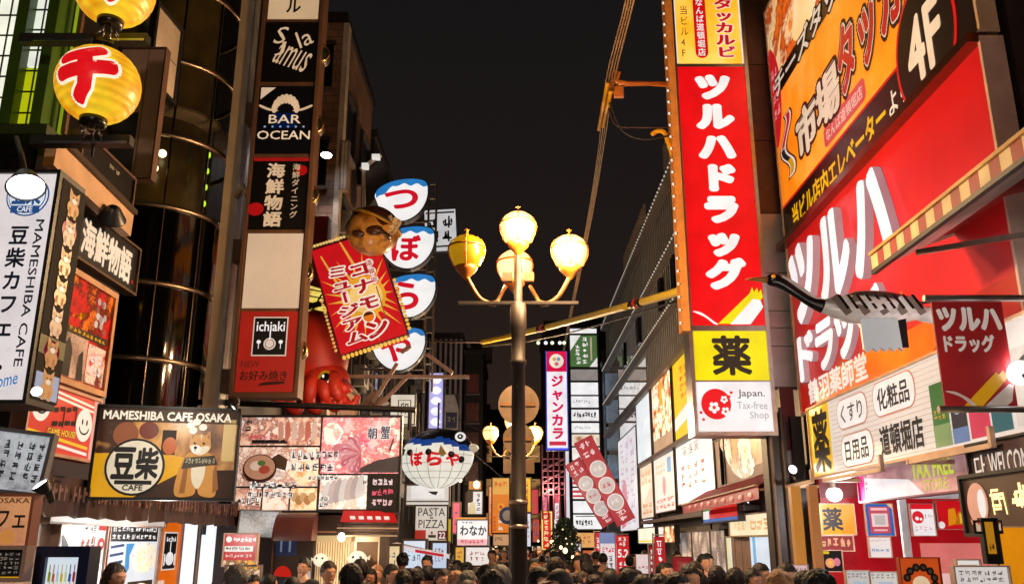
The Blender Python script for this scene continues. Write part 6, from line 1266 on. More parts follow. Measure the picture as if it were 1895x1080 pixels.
b = inner('white_cloth_sheet', 'pale sheet behind the white menu sheet', 1774, 1816, 1036, 1075, E('f0ece8', .85), 'sheet', 7.4); b.rect(.1, .2, .9, .3, P('d0c8c4'), 2); b.done()
b = inner('orange_board', 'plain orange board at the lower right edge', 1855, 1990, 975, 1110, E('ee9410', .8), 'board', 6.8); b.rect(0, 0, .03, 1, BROWN, 2); b.done()
b = Board('hanging_menu_board', 'black T shaped board with gold labels below the glowing kanji sign', 'menu board', front(1826, 1852, 960, 1040, 6.7), P('151214', .4), .03, .01, BLACK); b.rect(-.6, .02, 1.5, .34, P('151214', .4), 1)
b.rect(.2, .06, .8, .8, E('c8881c', .7), 2); b.strokes(.3, .5, .7, .75, 1, INK, 3, True, rows=2, seed=121); b.rect(-.42, .08, -.05, .28, E('e0c0a0', .7), 2); b.rect(1.05, .08, 1.35, .26, E('e0c0a0', .7), 2); b.rect(-.3, .06, -.15, .12, E('d02020', .7), 3); b.rect(1.12, .06, 1.28, .12, E('d02020', .7), 3); b.done()
# tax free fascia, welcome fascia, glowing kanji sign
b = Board('tax_free_fascia', 'mauve glass fascia with yellow green TAX FREE STORE lettering', 'fascia', ((4.7, 12.1), (4.7, 7.6), 2.42, 2.84), PH('mauve_glass', ['6a3a48', '9a6070', 'c8a0a8', '8d5060'], .8, .5, 1, 3), .1, .02, P('8d4050'))
b.rect(.0, .1, .04, 1, E('e01c80', .85), 1); b.poly([(.04, .3), (.34, .55), (.42, 1), (.04, 1)], E('f0ecf0', .85), 1); b.text('TAX FREE', .362, .08, .585, .56, E('c8d820', .85), .03, 3); b.text('STORE', .42, .64, .55, .92, E('c8c048', .8), .02, 3); b.strokes(.045, .2, .07, .9, 4, P('8d7880'), 3, True, seed=122); b.rect(.78, .3, .82, .7, E('c8c0c4', .6), 3); b.done()
b = Board('welcome_fascia', 'dark maroon fascia reading WELCOME in pale letters at the right edge', 'fascia', ((4.1, 7.95), (4.1, 5.2), 2.34, 2.72), P('3a2226', .4), .1, .02, BLACK)
b.text('다', .03, .25, .09, .75, E('e0d4cc', .75), .02, 2); b.text('WELCOME', .115, .25, .36, .74, E('e0d4cc', .75), .015, 2); b.rect(0, .9, 1, 1, BLACK, 1); b.done()
b = Board('glowing_kanji_sign', 'brown sign with glowing amber characters and a round peach coloured disc', 'sign', ((3.9, 7.75), (3.9, 5.9), 1.97, 2.42), P('4a3428', .4), .12, .03, BLACK)
b.ell(.12, .48, .09, E('e8a488', .75), 2, .38); b.ell(.16, .48, .035, E('f0ece8', .85), 3, .26); b.poly([(.04, .74), (.12, .86), (.21, .72), (.2, .84), (.12, .93), (.05, .84)], E('d88868', .7), 3)
GA = E('ffd890', 2.2); b.strokes(.235, .2, .375, .82, 1, GA, 3, seed=131, k=11, fat=.09); b.strokes(.395, .18, .53, .80, 1, GA, 3, seed=132, k=11, fat=.09); b.strokes(.56, .16, .70, .80, 1, GA, 3, seed=134, k=11, fat=.09); b.done()
# pillars left of the drugstore
for px, wd, col, Yp_, lab, cat in ((1446, .3, '2a201c', 13.5, 'wide dark pillar left of the drugstore entrance', 'pillar'), (1489, .17, '1c1614', 13.6, 'black pillar against the drugstore entrance', 'pillar'), (1478, .13, 'd8923c', 12.0, 'wooden post with amber glow in its colour beside the black pillar', 'post'), (1511, .11, 'c07a44', 11.8, 'wooden post with brown glow in its colour at the red drugstore wall', 'post')):
    x = atY(px, 1000, Yp_).x; hh = 3.7 if cat == 'pillar' else 2.55; t = thing('entrance_' + cat, lab, cat, (x, Yp_, .06)); m = MB(); m.box((0, 0, hh / 2), (wd, wd, hh), P(col, .5) if cat == 'pillar' else E(col, .55)); m.build('shaft', t); m = MB(); m.box((0, 0, .08), (wd + .06, wd + .06, .16), BLACK); m.build('base', t)  # wooden posts glow: the light on them is put into their colour
    if px == 1446: m = MB(); m.bar((-.1, -.2, .3), (-.1, -.2, 3.8), .03, P('6d5a50')); m.bar((.08, -.19, .3), (.08, -.19, 3.8), .025, P('4a3a34')); m.build('conduit', t)
b = Board('meter_panel', 'dark red wall strip with a grey meter box above the pillars', 'panel', front(1455, 1482, 716, 880, 13.6), P('6a1820', .5), .05, 0, BLACK); b.rect(.0, .72, .7, .9, P('a89c94')); b.rect(.3, .4, .8, .56, P('2a1c1c')); b.done()
# ------------------------------------------------------------------ food boards along the restaurant building
def wallb(name, label, x0, x1, yb0, yb1, yt, mt, X=4.4, cat='sign', cas='3a302c'): return Board(name, label, cat, side(X, (x0, yb0), (x1, yb1), yt), mt, .12, .03, P(cas, .5), group=None)
b = wallb('white_board', 'blank white lit board at the far end of the upper row', 1181, 1207, 860, 842, 748, E('e8f0f6', .95)); b.rect(.96, 0, 1, 1, P('b8c0c8')); b.done()
b = wallb('food_photo_board', 'food photo board between the blank white board and the yellow board', 1211, 1247, 840, 818, 715, PH('rice_dish', ['2a1410', 'a84820', 'e8c8a8', 'f4e8dc', 'c87838', '5a2818'], 2.6, .8, 2.2, 9)); b.rect(.4, .05, .55, .4, E('e8b020', .8), 1); b.strokes(.05, .1, .35, .4, 2, WHT, 2, True, seed=141); b.rect(0, .82, 1, 1, E('c8a888', .7), 1); b.done()
b = wallb('yellow_board', 'yellow board with orange writing beside the tall red blade sign', 1251, 1283, 816, 797, 676, E('f4cc0c', .85)); b.strokes(.4, .12, .9, .55, 4, E('e06a10', .8), 2, True, rows=2, seed=142); b.poly([(0, .72), (1, .60), (1, .78), (0, .88)], E('f0ece8', .9), 1); b.done()
b = wallb('cream_board', 'cream menu board at the far end of the lower row', 1188, 1211, 962, 952, 866, E('f0dcc0', .9)); b.strokes(.1, .1, .9, .4, 3, E('e0a058', .8), 2, rows=2, seed=143); b.strokes(.1, .72, .9, .95, 3, E('d88040', .8), 2, rows=2, seed=144); b.done()
b = wallb('white_menu_board', 'white menu board with pastel pictures in the middle of the lower row', 1214, 1252, 952, 938, 852, E('f2e6dc', .92)); b.rect(.68, .08, .86, .34, E('7ab0e0', .8), 2); b.strokes(.1, .12, .6, .34, 4, E('e8c088', .8), 2, rows=2, seed=145); b.ell(.5, .55, .08, E('e8a0a0', .8), 2); b.strokes(.05, .76, .95, .96, 5, E('e05848', .85), 2, rows=2, seed=146); b.done()
b = wallb('handwritten_board', 'white board with large orange brush writing at the near end of the lower row', 1256, 1326, 938, 912, 824, E('f4f2f0', .95)); b.strokes(.2, .1, .7, .26, 4, P('8d8484'), 2, True, rows=3, seed=147, k=4)
for k in range(4): b.strokes(.14 + k * .18, .38 + .03 * (k % 2), .27 + k * .18, .80, 3, E(('e05818', 'e88428', 'd84c20', 'e87018')[k], .85), 2, True, seed=148 + k, fat=.16)
b.done()
b = wallb('pink_scribble_board', 'tall white board with pink scribbles beside the slatted building', 1149, 1184, 985, 975, 818, E('e8e4ea', .9)); b.strokes(.1, .05, .9, .95, 7, E('c8b0c0', .8), 2, True, rows=3, seed=153, k=4); b.ell(.3, .7, .16, E('e89aa8', .7), 2); b.poly([(.1, .8), (.3, .75), (.35, .95), (.1, .98)], E('e07080', .7), 2); b.done()
t = thing('board_ledge', 'dark steel ledge between the two rows of food boards', 'ledge', (4.4, 23.5, 4.36)); m = MB(); m.box((0, 0, 0), (.3, 13.5, .12), P('3a302c', .4)); m.build('ledge', t); m = MB(); m.box((.05, 0, -1.85), (.3, 13.5, .1), P('4a3f3a', .4)); m.build('lower_ledge', t)
b = wallb('oyster_picture', 'large picture of grilled shellfish above the red awning', 1338, 1420, 905, 866, 806, P('8d5a50', .5)); b.poly(spline([(.0, .0), (.12, .45), (.34, .86), (.6, .98), (.78, .8), (.86, .0)], 6), PH('oyster', ['1c100a', '8d5a20', 'e0c8a0', 'f0e4d0', '3a2010', 'b87830'], 1.8, .75, 2.6, 8), 2); b.rect(.62, .0, 1, .8, E('e87040', .75), 1); b.done()
b = wallb('mauve_panel', 'plain mauve wall panel between the handwritten board and the shellfish picture', 1328, 1345, 915, 905, 818, P('8d6058', .5)); b.done()
# red awning of the restaurant
t = thing('red_awning', 'long red awning with lit valance under the shellfish picture', 'awning', (4.45, 16.9, 2.5)); y0, y1 = -2.9, 3.4
AR = P('b01c20', .5)
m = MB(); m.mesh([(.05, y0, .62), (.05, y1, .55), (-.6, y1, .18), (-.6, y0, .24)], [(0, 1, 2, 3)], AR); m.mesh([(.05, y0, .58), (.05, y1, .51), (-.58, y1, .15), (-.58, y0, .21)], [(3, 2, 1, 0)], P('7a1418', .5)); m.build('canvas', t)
m = MB(); m.mesh([(-.6, y0, .24), (-.6, y1, .18), (-.6, y1, 0), (-.6, y0, .04)], [(0, 1, 2, 3)], E('c02024', .5))
for k in range(9): m.ell((-.605, y0 + .5 + k * .62, .11), (.01, .16, .055), E('e07868', .7), 10, 6)
m.build('valance', t)
m = MB()
for y in (y0, -.2, y1): m.bar((.05, y, .2), (-.58, y, .18), .02, P('b08a70', .4))
m.bar((-.62, y0, .25), (-.62, y1, .19), .025, P('c8a080', .4)); m.build('frame', t)
for x, y, lab in ((1416, 880, 'small spotlight under the near end of the red awning'), (1384, 932, 'small spotlight under the middle of the red awning')):
    floodlight(atX(x, y, 4.2), atX(x - 20, y + 120, 4.3), .045, lab, 5, 8, (1, .9, .8))
b = wallb('lit_shop_band', 'red, white and green lit shop band below the red awning', 1302, 1368, 965, 962, 938, E('e02020', .85), 4.3); b.rect(0, .8, 1, 1, E('3a70c0', .8), 1); b.rect(0, 0, .25, .3, E('3a8a3a', .7), 1); b.rect(.0, .3, .2, .8, E('f0ecec', .9), 1); b.done()
b = wallb('glowing_curtain', 'glowing cream shop curtain with faint characters under the red awning', 1352, 1436, 992, 986, 956, E('f6e6c0', 1.05), 4.42, 'shop curtain', 'c8b090'); b.strokes(.08, .15, .4, .9, 3, E('f0c890', .9), 2, seed=154, fat=.18); b.strokes(.5, .15, .92, .9, 3, E('e8b078', .9), 2, seed=155, fat=.18); b.done()
b = wallb('lit_shop_entrance', 'bright white shop entrance with a tan sliding door under the glowing curtain', 1352, 1442, 1120, 1130, 994, E('dce8f4', .95), 4.5, 'shop front', '8d8680'); b.rect(.12, 0, .55, 1, P('b09080', .5), 1); b.rect(.2, .0, .22, 1, P('6a5048'), 2); b.rect(.36, 0, .38, 1, P('6a5048'), 2); b.rect(.6, 0, .66, 1, E('7ab8e0', .9), 1); b.rect(.0, .0, .1, 1, E('e8e0b0', .9), 1); b.done()
b = wallb('grey_shop_entrance', 'dim grey shop entrance left of the bright white entrance', 1262, 1350, 1100, 1110, 985, PH('dim_shop', ['3a302c', '8d7a70', 'd0c4bc', '5a4a44', 'e8dcd4'], 1.4, .6), 4.5, 'shop front', '5a4a44'); b.rect(.3, 0, .34, 1, P('3a302c')); b.rect(.7, 0, .74, 1, P('3a302c')); b.done()
b = wallb('menu_screen', 'bright yellow white menu screen in a dark frame past the awning', 1182, 1214, 1005, 1003, 978, E('f6f0d8', 1.0), 4.2, 'screen', '2a2422'); b.rect(0, .82, 1, .92, E('f0d820', .9)); b.done()
b = wallb('dish_screen', 'menu screen showing a dish in a dark frame past the awning', 1220, 1250, 1003, 1001, 975, PH('rice_dish', [], 1), 4.2, 'screen', '1c1816'); b.rect(0, 0, .3, 1, E('f0ece8', .9)); b.done()
# upright banners and low boards in the street
def nobori(x, y0, y1, wpx, Y, label, col, txt, seed):
    fr = front(x - wpx / 2, x + wpx / 2, y0, y1, Y); b = Board('upright_banner', label, 'banner', fr, E(col, .8), .015, 0, P(col), group='upright shop banners above the crowd')
    if txt: b.text(txt, .12, .36, .9, .56, WHT, .03, 2); b.strokes(.2, .04, .8, .3, 2, WHT, 2, rows=2, seed=seed); b.strokes(.15, .65, .85, .95, 2, WHT, 2, rows=2, seed=seed + 1)
    else: b.strokes(.2, .1, .8, .95, 4, WHT, 2, True, seed=seed)
    b.done(); m = MB(); m.bar((-b.w / 2 - .02, 0, -fr[2] + .06), (-b.w / 2 - .02, 0, b.h + .06), .014, P('c8c0b8'), 8); m.bar((-b.w / 2 - .02, 0, b.h + .03), (b.w / 2, 0, b.h + .03), .01, P('c8c0b8'), 6); m.build('pole', b.root)
nobori(1154, 990, 1062, 24, 20, 'red upright banner with the white figures 5.2', 'dc1c20', '5.2', 161); nobori(1223, 992, 1060, 20, 16, 'red upright banner with white characters beside the dark red board', 'c01c28', '', 162); nobori(1108, 985, 1050, 11, 24, 'narrow red and white upright banner near the street bend', 'd82838', '', 163); nobori(1207, 1010, 1060, 7, 17, 'thin dark red upright banner seen edge on', 'a01820', '', 164)
b = Board('red_white_board', 'red and white shop board left of the 5.2 banner', 'sign', front(1112, 1142, 985, 1056, 23), E('f0e4e6', .9), .05, .01, P('c8b8b8')); b.rect(0, 0, 1, .28, E('8a9ad0', .7)); b.strokes(.1, .35, .9, .55, 4, E('d83048', .85), 2, seed=165); b.strokes(.2, .6, .8, .95, 2, P('4a4a54'), 2, rows=2, seed=166); b.done()
b = Board('orange_red_board', 'small orange red sign at crowd height near the street bend', 'sign', front(1080, 1102, 1018, 1052, 26), E('d8683c', .8), .05, .01, P('8d4030')); b.strokes(.1, .15, .9, .85, 3, E('f0c8a0', .8), 2, rows=2, seed=167); b.done()
b = Board('dark_red_board', 'dark red board with faint white writing at crowd height', 'sign', front(1246, 1281, 1030, 1066, 15), E('9c1820', .65), .05, .01, P('5a1014')); b.strokes(.25, .25, .8, .7, 5, E('d8a0a0', .6), 2, rows=4, seed=168, k=3); b.done()
b = Board('pale_poster', 'pale pink poster stand between the upright banners', 'sign', front(1178, 1204, 1025, 1060, 18), E('f0dcdc', .85), .05, .01, P('c8a8a8')); b.strokes(.15, .6, .85, .8, 3, E('b04048', .7), 2, seed=169); b.done()
# lit shops and signs far down the street
rnd = random.Random(77)
far = [(862, 905, 1012, 1045, 24, 'f4ece6', 'white lit shop front past the わなか banner'), (746, 786, 1000, 1050, 16.5, 'dce8f6', 'bluish white lit shop front below the pasta sign'), (800, 826, 1004, 1050, 17, 'c8d8f2', 'pale blue lit glass front below the pasta sign'), (1062, 1075, 1005, 1045, 36, 'f0ecf4', 'small white sign beside the dark street tree'), (880, 905, 990, 1010, 34, 'f0e0d0', 'small cream lit sign far down the left side'), (985, 1000, 1010, 1040, 48, 'f4e8d8', 'cream lit sign just right of the lamp post far off'), (1008, 1024, 1020, 1040, 46, 'f4d8d0', 'pinkish lit sign far off under the neon sign'), (838, 850, 930, 985, 27, 'e86078', 'narrow pink vertical sign right of the pasta sign'), (926, 940, 1012, 1044, 40, 'f0b050', 'amber lit sign far off left of the lamp post'), (972, 982, 950, 1010, 46, 'dce0ec', 'thin pale vertical sign just right of the lamp post'),
       (905, 912, 900, 990, 38, 'e86a20', 'thin orange vertical sign left of the orange banner'), (984, 996, 905, 950, 50, 'c83040', 'small dark red sign far off right of the lamp post'), (940, 946, 990, 1030, 52, 'ffd890', 'tiny amber sign beside the lamp post'), (986, 998, 960, 1002, 55, 'b84a3c', 'brick red sign far off at mid height'),
       (1040, 1054, 1014, 1040, 44, 'e8c8a8', 'tan lit sign behind the street tree'), (843, 858, 1012, 1040, 20.5, 'e8b048', 'amber lit panel left of the white lit shop front'), (700, 738, 1010, 1060, 14.2, 'e8d0a0', 'cream lit panel at the right end of the curtained front'), (868, 890, 890, 905, 33, 'd88838', 'small orange sign above the calligraphy sign'),
       (1064, 1100, 985, 1012, 47, 'f0b068', 'amber shop front under the white sign tower'), (1004, 1012, 918, 944, 45, 'f06888', 'tiny pink sign above the neon sign'), (880, 912, 1012, 1046, 44, 'f4d8a8', 'warm lit shop front far off left of the lamp post'), (1024, 1036, 990, 1016, 50, 'f8e8d0', 'pale lit sign far off left of the street tree')]
for i, (x0, x1, y0, y1, Y, cl, lab) in enumerate(far):
    lab = lab.replace('わなか', 'blue brush'); b = Board('distant_sign', lab, 'sign', front(x0, x1, y0, y1, Y), E(cl, .95), .2, .04, P('5a4a44')); b.strokes(.15, .2, .85, .8, 3 if x1 - x0 > 15 else 1, E(('b04038', '4a5a80', 'a06a40')[i % 3], .7), 2, rows=2 if y1 - y0 < 60 else 4, seed=180 + i, k=4); b.done()
t = thing('shop_awning', 'white shop awning with a red strip below the pasta sign', 'awning', atY(788, 1020, 15.8), R(0)); s_ = 15.8 / F
m = MB(); m.mesh([(-60 * s_, 0, .14), (40 * s_, .3, -.05), (40 * s_, .8, -.06), (-60 * s_, .6, .16)], [(0, 1, 2, 3)], P('e0dcdc', .5)); m.mesh([(-60 * s_, -.005, .14), (40 * s_, .295, -.05), (40 * s_, .295, -.12), (-60 * s_, -.005, .06)], [(0, 1, 2, 3)], E('e8e4ea', .8)); m.mesh([(-20 * s_, .10, .04), (30 * s_, .25, -.045), (30 * s_, .25, -.09), (-20 * s_, .10, -.01)], [(0, 1, 2, 3)], E('d02838', .8)); m.build('canvas', t)
# lantern strings and small street bulbs far down
pos = [(880, 1005, 36), (890, 985, 40), (896, 1012, 42), (904, 1000, 38), (912, 1018, 44), (884, 1020, 34), (900, 1026, 46), (918, 1008, 48), (908, 985, 46), (1038, 1012, 34), (1046, 1018, 34), (1022, 1004, 40), (1014, 908, 40), (1056, 990, 38), (882, 896, 32), (852, 888, 30), (892, 996, 50), (900, 1018, 52), (914, 1000, 54), (926, 1006, 50), (934, 996, 48), (996, 1000, 52), (1004, 1026, 46), (1016, 1036, 44), (1030, 1030, 40), (886, 1034, 30), (870, 1030, 28), (1060, 1030, 34), (910, 1034, 40), (944, 978, 56)]
for i, (x, y, Y) in enumerate(pos):
    t = thing('street_bulb', 'small warm glowing lamp far down the street', 'lamp', atY(x, y, Y), 0, 'small warm lamps far down the street'); m = MB(); r = .06 + .03 * (i % 3); m.ell((0, 0, 0), (r, r, r * 1.2), E('ffd8a0', 3.2), 12, 8); m.build('globe', t); m = MB(); m.bar((0, 0, r), (0, .05, r + .3), .015, BLACK, 6); m.build('cord', t)
for c, wt in (((-1.5, 34, 4), 220), ((1.6, 38, 4), 220), ((-2.4, 24, 3.6), 120), ((2.6, 27, 3.8), 120)): point('shop_fill', c, wt, (1, .8, .58), None, .4)  # bare fill lights added over the far street, no fixtures
# street tree with fairy lights
Yt_ = 35; c = atY(1046, 1060, Yt_); t = thing('street_tree', 'small dark street tree with a few fairy lights near the bend', 'tree', (c.x, Yt_, 0)); zt = atY(1046, 958, Yt_).z
m = MB(); m.tube([(0, 0, 0), (.03, 0, 1), (-.02, 0, 2), (.02, 0, zt - .4)], [.09, .07, .05, .02], BROWN, 8)
for a in range(6): m.tube([(0, 0, 1.0 + .2 * a), (.4 * math.cos(a * 1.9), .4 * math.sin(a * 1.9), 1.5 + .22 * a)], [.03, .01], BROWN, 5)
m.build('trunk', t); m = MB(); rnd = random.Random(3); LM = (P('2c3a1c', .6), P('1a2412', .6), P('46552a', .6))
for i in range(1900):
    z = rnd.uniform(.9, zt); k = (z - .9) / (zt - .9); rr = (.72 * math.sin(math.pi * (.08 + .84 * k ** .8)) * (.75 + .4 * noise.noise(Vector((z * 2.3, math.floor(i / 60), 1.0)))) + .05) * rnd.random() ** .5; a = rnd.uniform(0, 6.28); p = Vector((rr * math.cos(a), rr * math.sin(a), z)); u_ = Vector((rnd.uniform(-1, 1), rnd.uniform(-1, 1), rnd.uniform(-1, 1))).normalized() * .07; v_ = u_.orthogonal().normalized() * .05
    m.face([p - u_, p + v_, p + u_, p - v_], rnd.choice(LM))
m.build('crown', t); 
for i in range(9):
    m = MB(); z = rnd.uniform(1.2, zt - .3); m.ell((rnd.uniform(-.4, .4), -.5, z), (.035, .035, .035), E('f8e8b0', 1.2), 8, 6); m.build('fairy_light', t)
# ================================================================== THE CROWD
SKIN = P('d8a080', .5, 0, .9, 1.05); SKIN2 = P('c08a68', .5, 0, .9, 1.05)
def skinned(verts, edges, levels=2, root=0):
    me = bpy.data.meshes.new('t'); me.from_pydata([v[:3] for v in verts], [], [])
    me.edges.add(len(edges)); me.edges.foreach_set('vertices', [i for e in edges for i in e]); me.update()
    o = bpy.data.objects.new('t', me); COL.objects.link(o)
    m = o.modifiers.new('s', 'SKIN'); s = o.modifiers.new('d', 'SUBSURF'); s.levels = s.render_levels = levels
    for i, v in enumerate(verts):
        sv = me.skin_vertices[0].data[i]; r = v[3]; sv.radius = r if isinstance(r, tuple) else (r, r); sv.use_root = (i == root)
    dg = bpy.context.evaluated_depsgraph_get(); r = bpy.data.meshes.new_from_object(o.evaluated_get(dg)); bpy.data.objects.remove(o); return r
def remesh(me, vox):
    o = bpy.data.objects.new('t', me); COL.objects.link(o); m = o.modifiers.new('r', 'REMESH'); m.mode = 'VOXEL'; m.voxel_size = vox; m.use_smooth_shade = True
    s = o.modifiers.new('s', 'SMOOTH'); s.factor = .5; s.iterations = 2
    dg = bpy.context.evaluated_depsgraph_get(); r = bpy.data.meshes.new_from_object(o.evaluated_get(dg)); bpy.data.objects.remove(o); return r
def part_mesh(name, me, mats, parent):
    me.name = name; me.materials.clear()
    for m in mats: me.materials.append(m)
    o = bpy.data.objects.new(name, me); COL.objects.link(o); o.parent = parent
    for p in me.polygons: p.use_smooth = True
    return o
def body_mesh():
    V = [(0, 0, .95, (.15, .105)), (0, .01, 1.12, (.135, .095)), (0, .015, 1.28, (.155, .105)), (0, .015, 1.40, (.12, .08)), (0, .0, 1.47, (.055, .055)), (0, -.01, 1.54, (.05, .05))]
    E_ = [(0, 1), (1, 2), (2, 3), (3, 4), (4, 5)]
    for s in (-1, 1):
        b = len(V); V += [(s * .17, .015, 1.385, .062), (s * .215, .03, 1.15, .045), (s * .21, -.06, .93, .032), (s * .205, -.085, .865, (.038, .018))]
        E_ += [(3, b), (b, b + 1), (b + 1, b + 2), (b + 2, b + 3)]; h = b + 3
        for k, (dy, L) in enumerate(((-.028, .06), (-.010, .075), (.010, .07), (.026, .055))):
            f = len(V); V += [(s * .205, -.085 + dy, .815, .0095), (s * .195, -.095 + dy, .815 - L, .008)]; E_ += [(h, f), (f, f + 1)]
        f = len(V); V += [(s * .19, -.125, .86, .011), (s * .18, -.14, .815, .009)]; E_ += [(h, f), (f, f + 1)]
        b = len(V); V += [(s * .09, 0, .88, .085), (s * .1, -.01, .5, .058), (s * .1, .02, .1, .04), (s * .105, -.12, .045, (.04, .03))]
        E_ += [(0, b), (b, b + 1), (b + 1, b + 2), (b + 2, b + 3)]
    me = skinned(V, E_); bm = bmesh.new(); bm.from_mesh(me); m = MB(); m.bm = bm
    n0 = len(bm.verts); m.ell((0, -.005, 1.605), (.076, .096, .118), SKIN, 28, 20); bm.verts.ensure_lookup_table()
    for v in bm.verts[n0:]:
        z = v.co.z - 1.605
        if z < 0: k = -z / .118; v.co.x *= 1 - .28 * k * k; v.co.y = v.co.y * (1 - .12 * k) - .012 * k
        if v.co.y > .03 and z < -.04: v.co.y *= .8
    m.ell((0, -.098, 1.592), (.013, .02, .022), SKIN, 10, 8); m.ell((0, -.094, 1.612), (.009, .012, .03), SKIN, 10, 8)
    m.ell((0, -.085, 1.632), (.055, .018, .011), SKIN, 14, 8); m.ell((0, -.088, 1.552), (.026, .012, .010), SKIN, 12, 8); m.ell((0, -.084, 1.508), (.024, .016, .014), SKIN, 12, 8)
    for s in (-1, 1): m.ell((s * .077, .008, 1.598), (.011, .02, .032), SKIN, 10, 8)
    me2 = bpy.data.meshes.new('b'); bm.to_mesh(me2); bm.free(); r = remesh(me2, .0075)
    for p in r.polygons:
        c = p.center; i = 0
        if c.y < -.06 and c.z > 1.5:
            for s in (-1, 1):
                if ((c.x - s * .032) / .014) ** 2 + ((c.z - 1.61) / .0065) ** 2 < 1: i = 1
                if ((c.x - s * .032) / .02) ** 2 + ((c.z - 1.638 + abs(c.x - s * .032) * .2) / .005) ** 2 < 1: i = 1
            if (c.x / .024) ** 2 + ((c.z - 1.552) / .0075) ** 2 < 1: i = 2
        p.material_index = i
    return r
BODY = body_mesh()
def coat_mesh(long_, puff):
    a = puff
    V = [(0, 0, .92 if not long_ else .7, (.16 + a, .12 + a)), (0, .01, 1.12, (.15 + a, .112 + a)), (0, .018, 1.28, (.17 + a, .122 + a)), (0, .018, 1.405, (.13 + a, .09 + a)), (0, .008, 1.475, (.075, .075))]
    E_ = [(0, 1), (1, 2), (2, 3), (3, 4)]
    for s in (-1, 1):
        b = len(V); V += [(s * .178, .015, 1.39, .075 + a), (s * .222, .03, 1.15, .062 + a), (s * .215, -.05, .95, .05 + a * .6)]
        E_ += [(3, b), (b, b + 1), (b + 1, b + 2)]
    return skinned(V, E_)
def trouser_mesh():
    V = [(0, 0, .97, (.155, .12)), (0, 0, .9, (.16, .12))]; E_ = [(0, 1)]
    for s in (-1, 1):
        b = len(V); V += [(s * .092, 0, .82, .1), (s * .1, -.008, .5, .075), (s * .1, .02, .11, .06)]; E_ += [(1, b), (b, b + 1), (b + 1, b + 2)]
    return skinned(V, E_)
TROU = trouser_mesh()
def hair_mesh(style, seed):
    bm = bmesh.new(); bmesh.ops.create_icosphere(bm, subdivisions=5, radius=1)
    rnd = Vector((seed * 3.1, seed * 1.7, seed))
    low = {'short': -.035, 'bob': -.125, 'long': -.30, 'bun': -.05, 'cap': -.02}[style]
    kill = []
    for v in bm.verts:
        d = v.co.copy(); r = Vector((.092, .110, .118)); p = Vector((d.x * r.x, d.y * r.y + .014, d.z * r.z + .022))
        n = noise.noise(d * 2.5 + rnd) * .008 + noise.noise(d * 9 + rnd) * .007 + noise.noise(Vector((d.x * 34, d.y * 34, d.z * 5)) + rnd) * .0035
        if style == 'cap': n *= .1
        p += d * n
        if p.z < 0 and low < -.06:
            k = -p.z / .1; p.z *= 1 + (abs(low) / .1 - 1) * 1.0; s_ = 1.0 if style == 'long' else 1.05; p.x *= s_ + .12 * k; p.y = max(p.y, -.03) * 1.0 + (.02 if style == 'long' else 0)
        v.co = p
    for f in bm.faces:
        c = f.calc_center_median()
        fringe = .062 + .016 * noise.noise(Vector((c.x * 40, seed, 0)))
        if c.z < low or (c.y < -.035 - .0 * abs(c.x) and c.z < fringe - .35 * max(0, abs(c.x) - .055)) or (low > -.06 and c.z < .01 and c.y < .03 and abs(c.x) > .06): kill.append(f)
    bmesh.ops.delete(bm, geom=kill, context='FACES'); bmesh.ops.delete(bm, geom=[v for v in bm.verts if not v.link_faces], context='VERTS')
    bmesh.ops.translate(bm, verts=bm.verts, vec=(0, 0, 1.605))
    if style == 'bun': bmesh.ops.create_icosphere(bm, subdivisions=3, radius=.05, matrix=Matrix.Translation((0, .09, 1.70)))
    if style == 'cap':
        for v in bm.verts: v.co.z += .004
        m = MB(); m.bm = bm; m.mesh([(x, -.10 - .06 * (1 - (x / .075) ** 2), 1.662 - .02 * (1 - (x / .075) ** 2)) for x in [-.075 + .15 * i / 10 for i in range(11)]] + [(x, -.07, 1.668) for x in [-.075 + .15 * i / 10 for i in range(11)]], [(i, i + 1, 12 + i, 11 + i) for i in range(10)], SKIN, True)
    me = bpy.data.meshes.new('hair'); bm.to_mesh(me); bm.free(); return me
BK = lambda h: P(h, .62, 0, .6, 1.3, 60)
VAR = [('short', '0a0808', '1a1a1e', 0, .0), ('bob', '0e0a0a', '2a2428', 0, .012), ('long', '0c0a0a', '14141a', 1, .0), ('short', '22160f', '4a4038', 0, .02), ('bob', '2e1c10', 'b8a48c', 1, .005), ('short', '6d6864', '2c3038', 0, .01), ('cap', '1c1c20', '20242c', 0, .02), ('bun', '0c0a0a', '8d3038', 0, .0), ('short', '080707', '5a5048', 0, .02), ('short', 'a87850', '3a3430', 0, .01), ('long', '2a1810', 'd0c8c0', 1, .0)]
PROTO = []
for i, (st, hc, jc, lg, pf) in enumerate(VAR):
    t = thing('person', 'x', 'person', (0, 0, .04), 0, 'pedestrians in the crowded street')
    o = part_mesh('body', BODY if i == 0 else BODY, [SKIN, P('1c1210', .3), P('a85a50', .4)], t) if i == 0 else None
    if o is None: o = bpy.data.objects.new('body', BODY); COL.objects.link(o); o.parent = t
    part_mesh('hair' if st != 'cap' else 'cap', hair_mesh(st, i + 1), [BK(hc)], t)
    part_mesh('coat', coat_mesh(lg, pf), [P(jc, .7, 0, .75, 1.15, 9)], t)
    if i == 0: part_mesh('trousers', TROU, [P('1c1c22', .7)], t)
    else: o = bpy.data.objects.new('trousers', TROU); COL.objects.link(o); o.parent = t
    PROTO.append(t)
USED = [False] * len(PROTO); SPOTS = []
def hair_words(k): return {'short': 'short', 'bob': 'chin length', 'long': 'long', 'bun': 'tied up', 'cap': 'capped'}[VAR[k][0]]
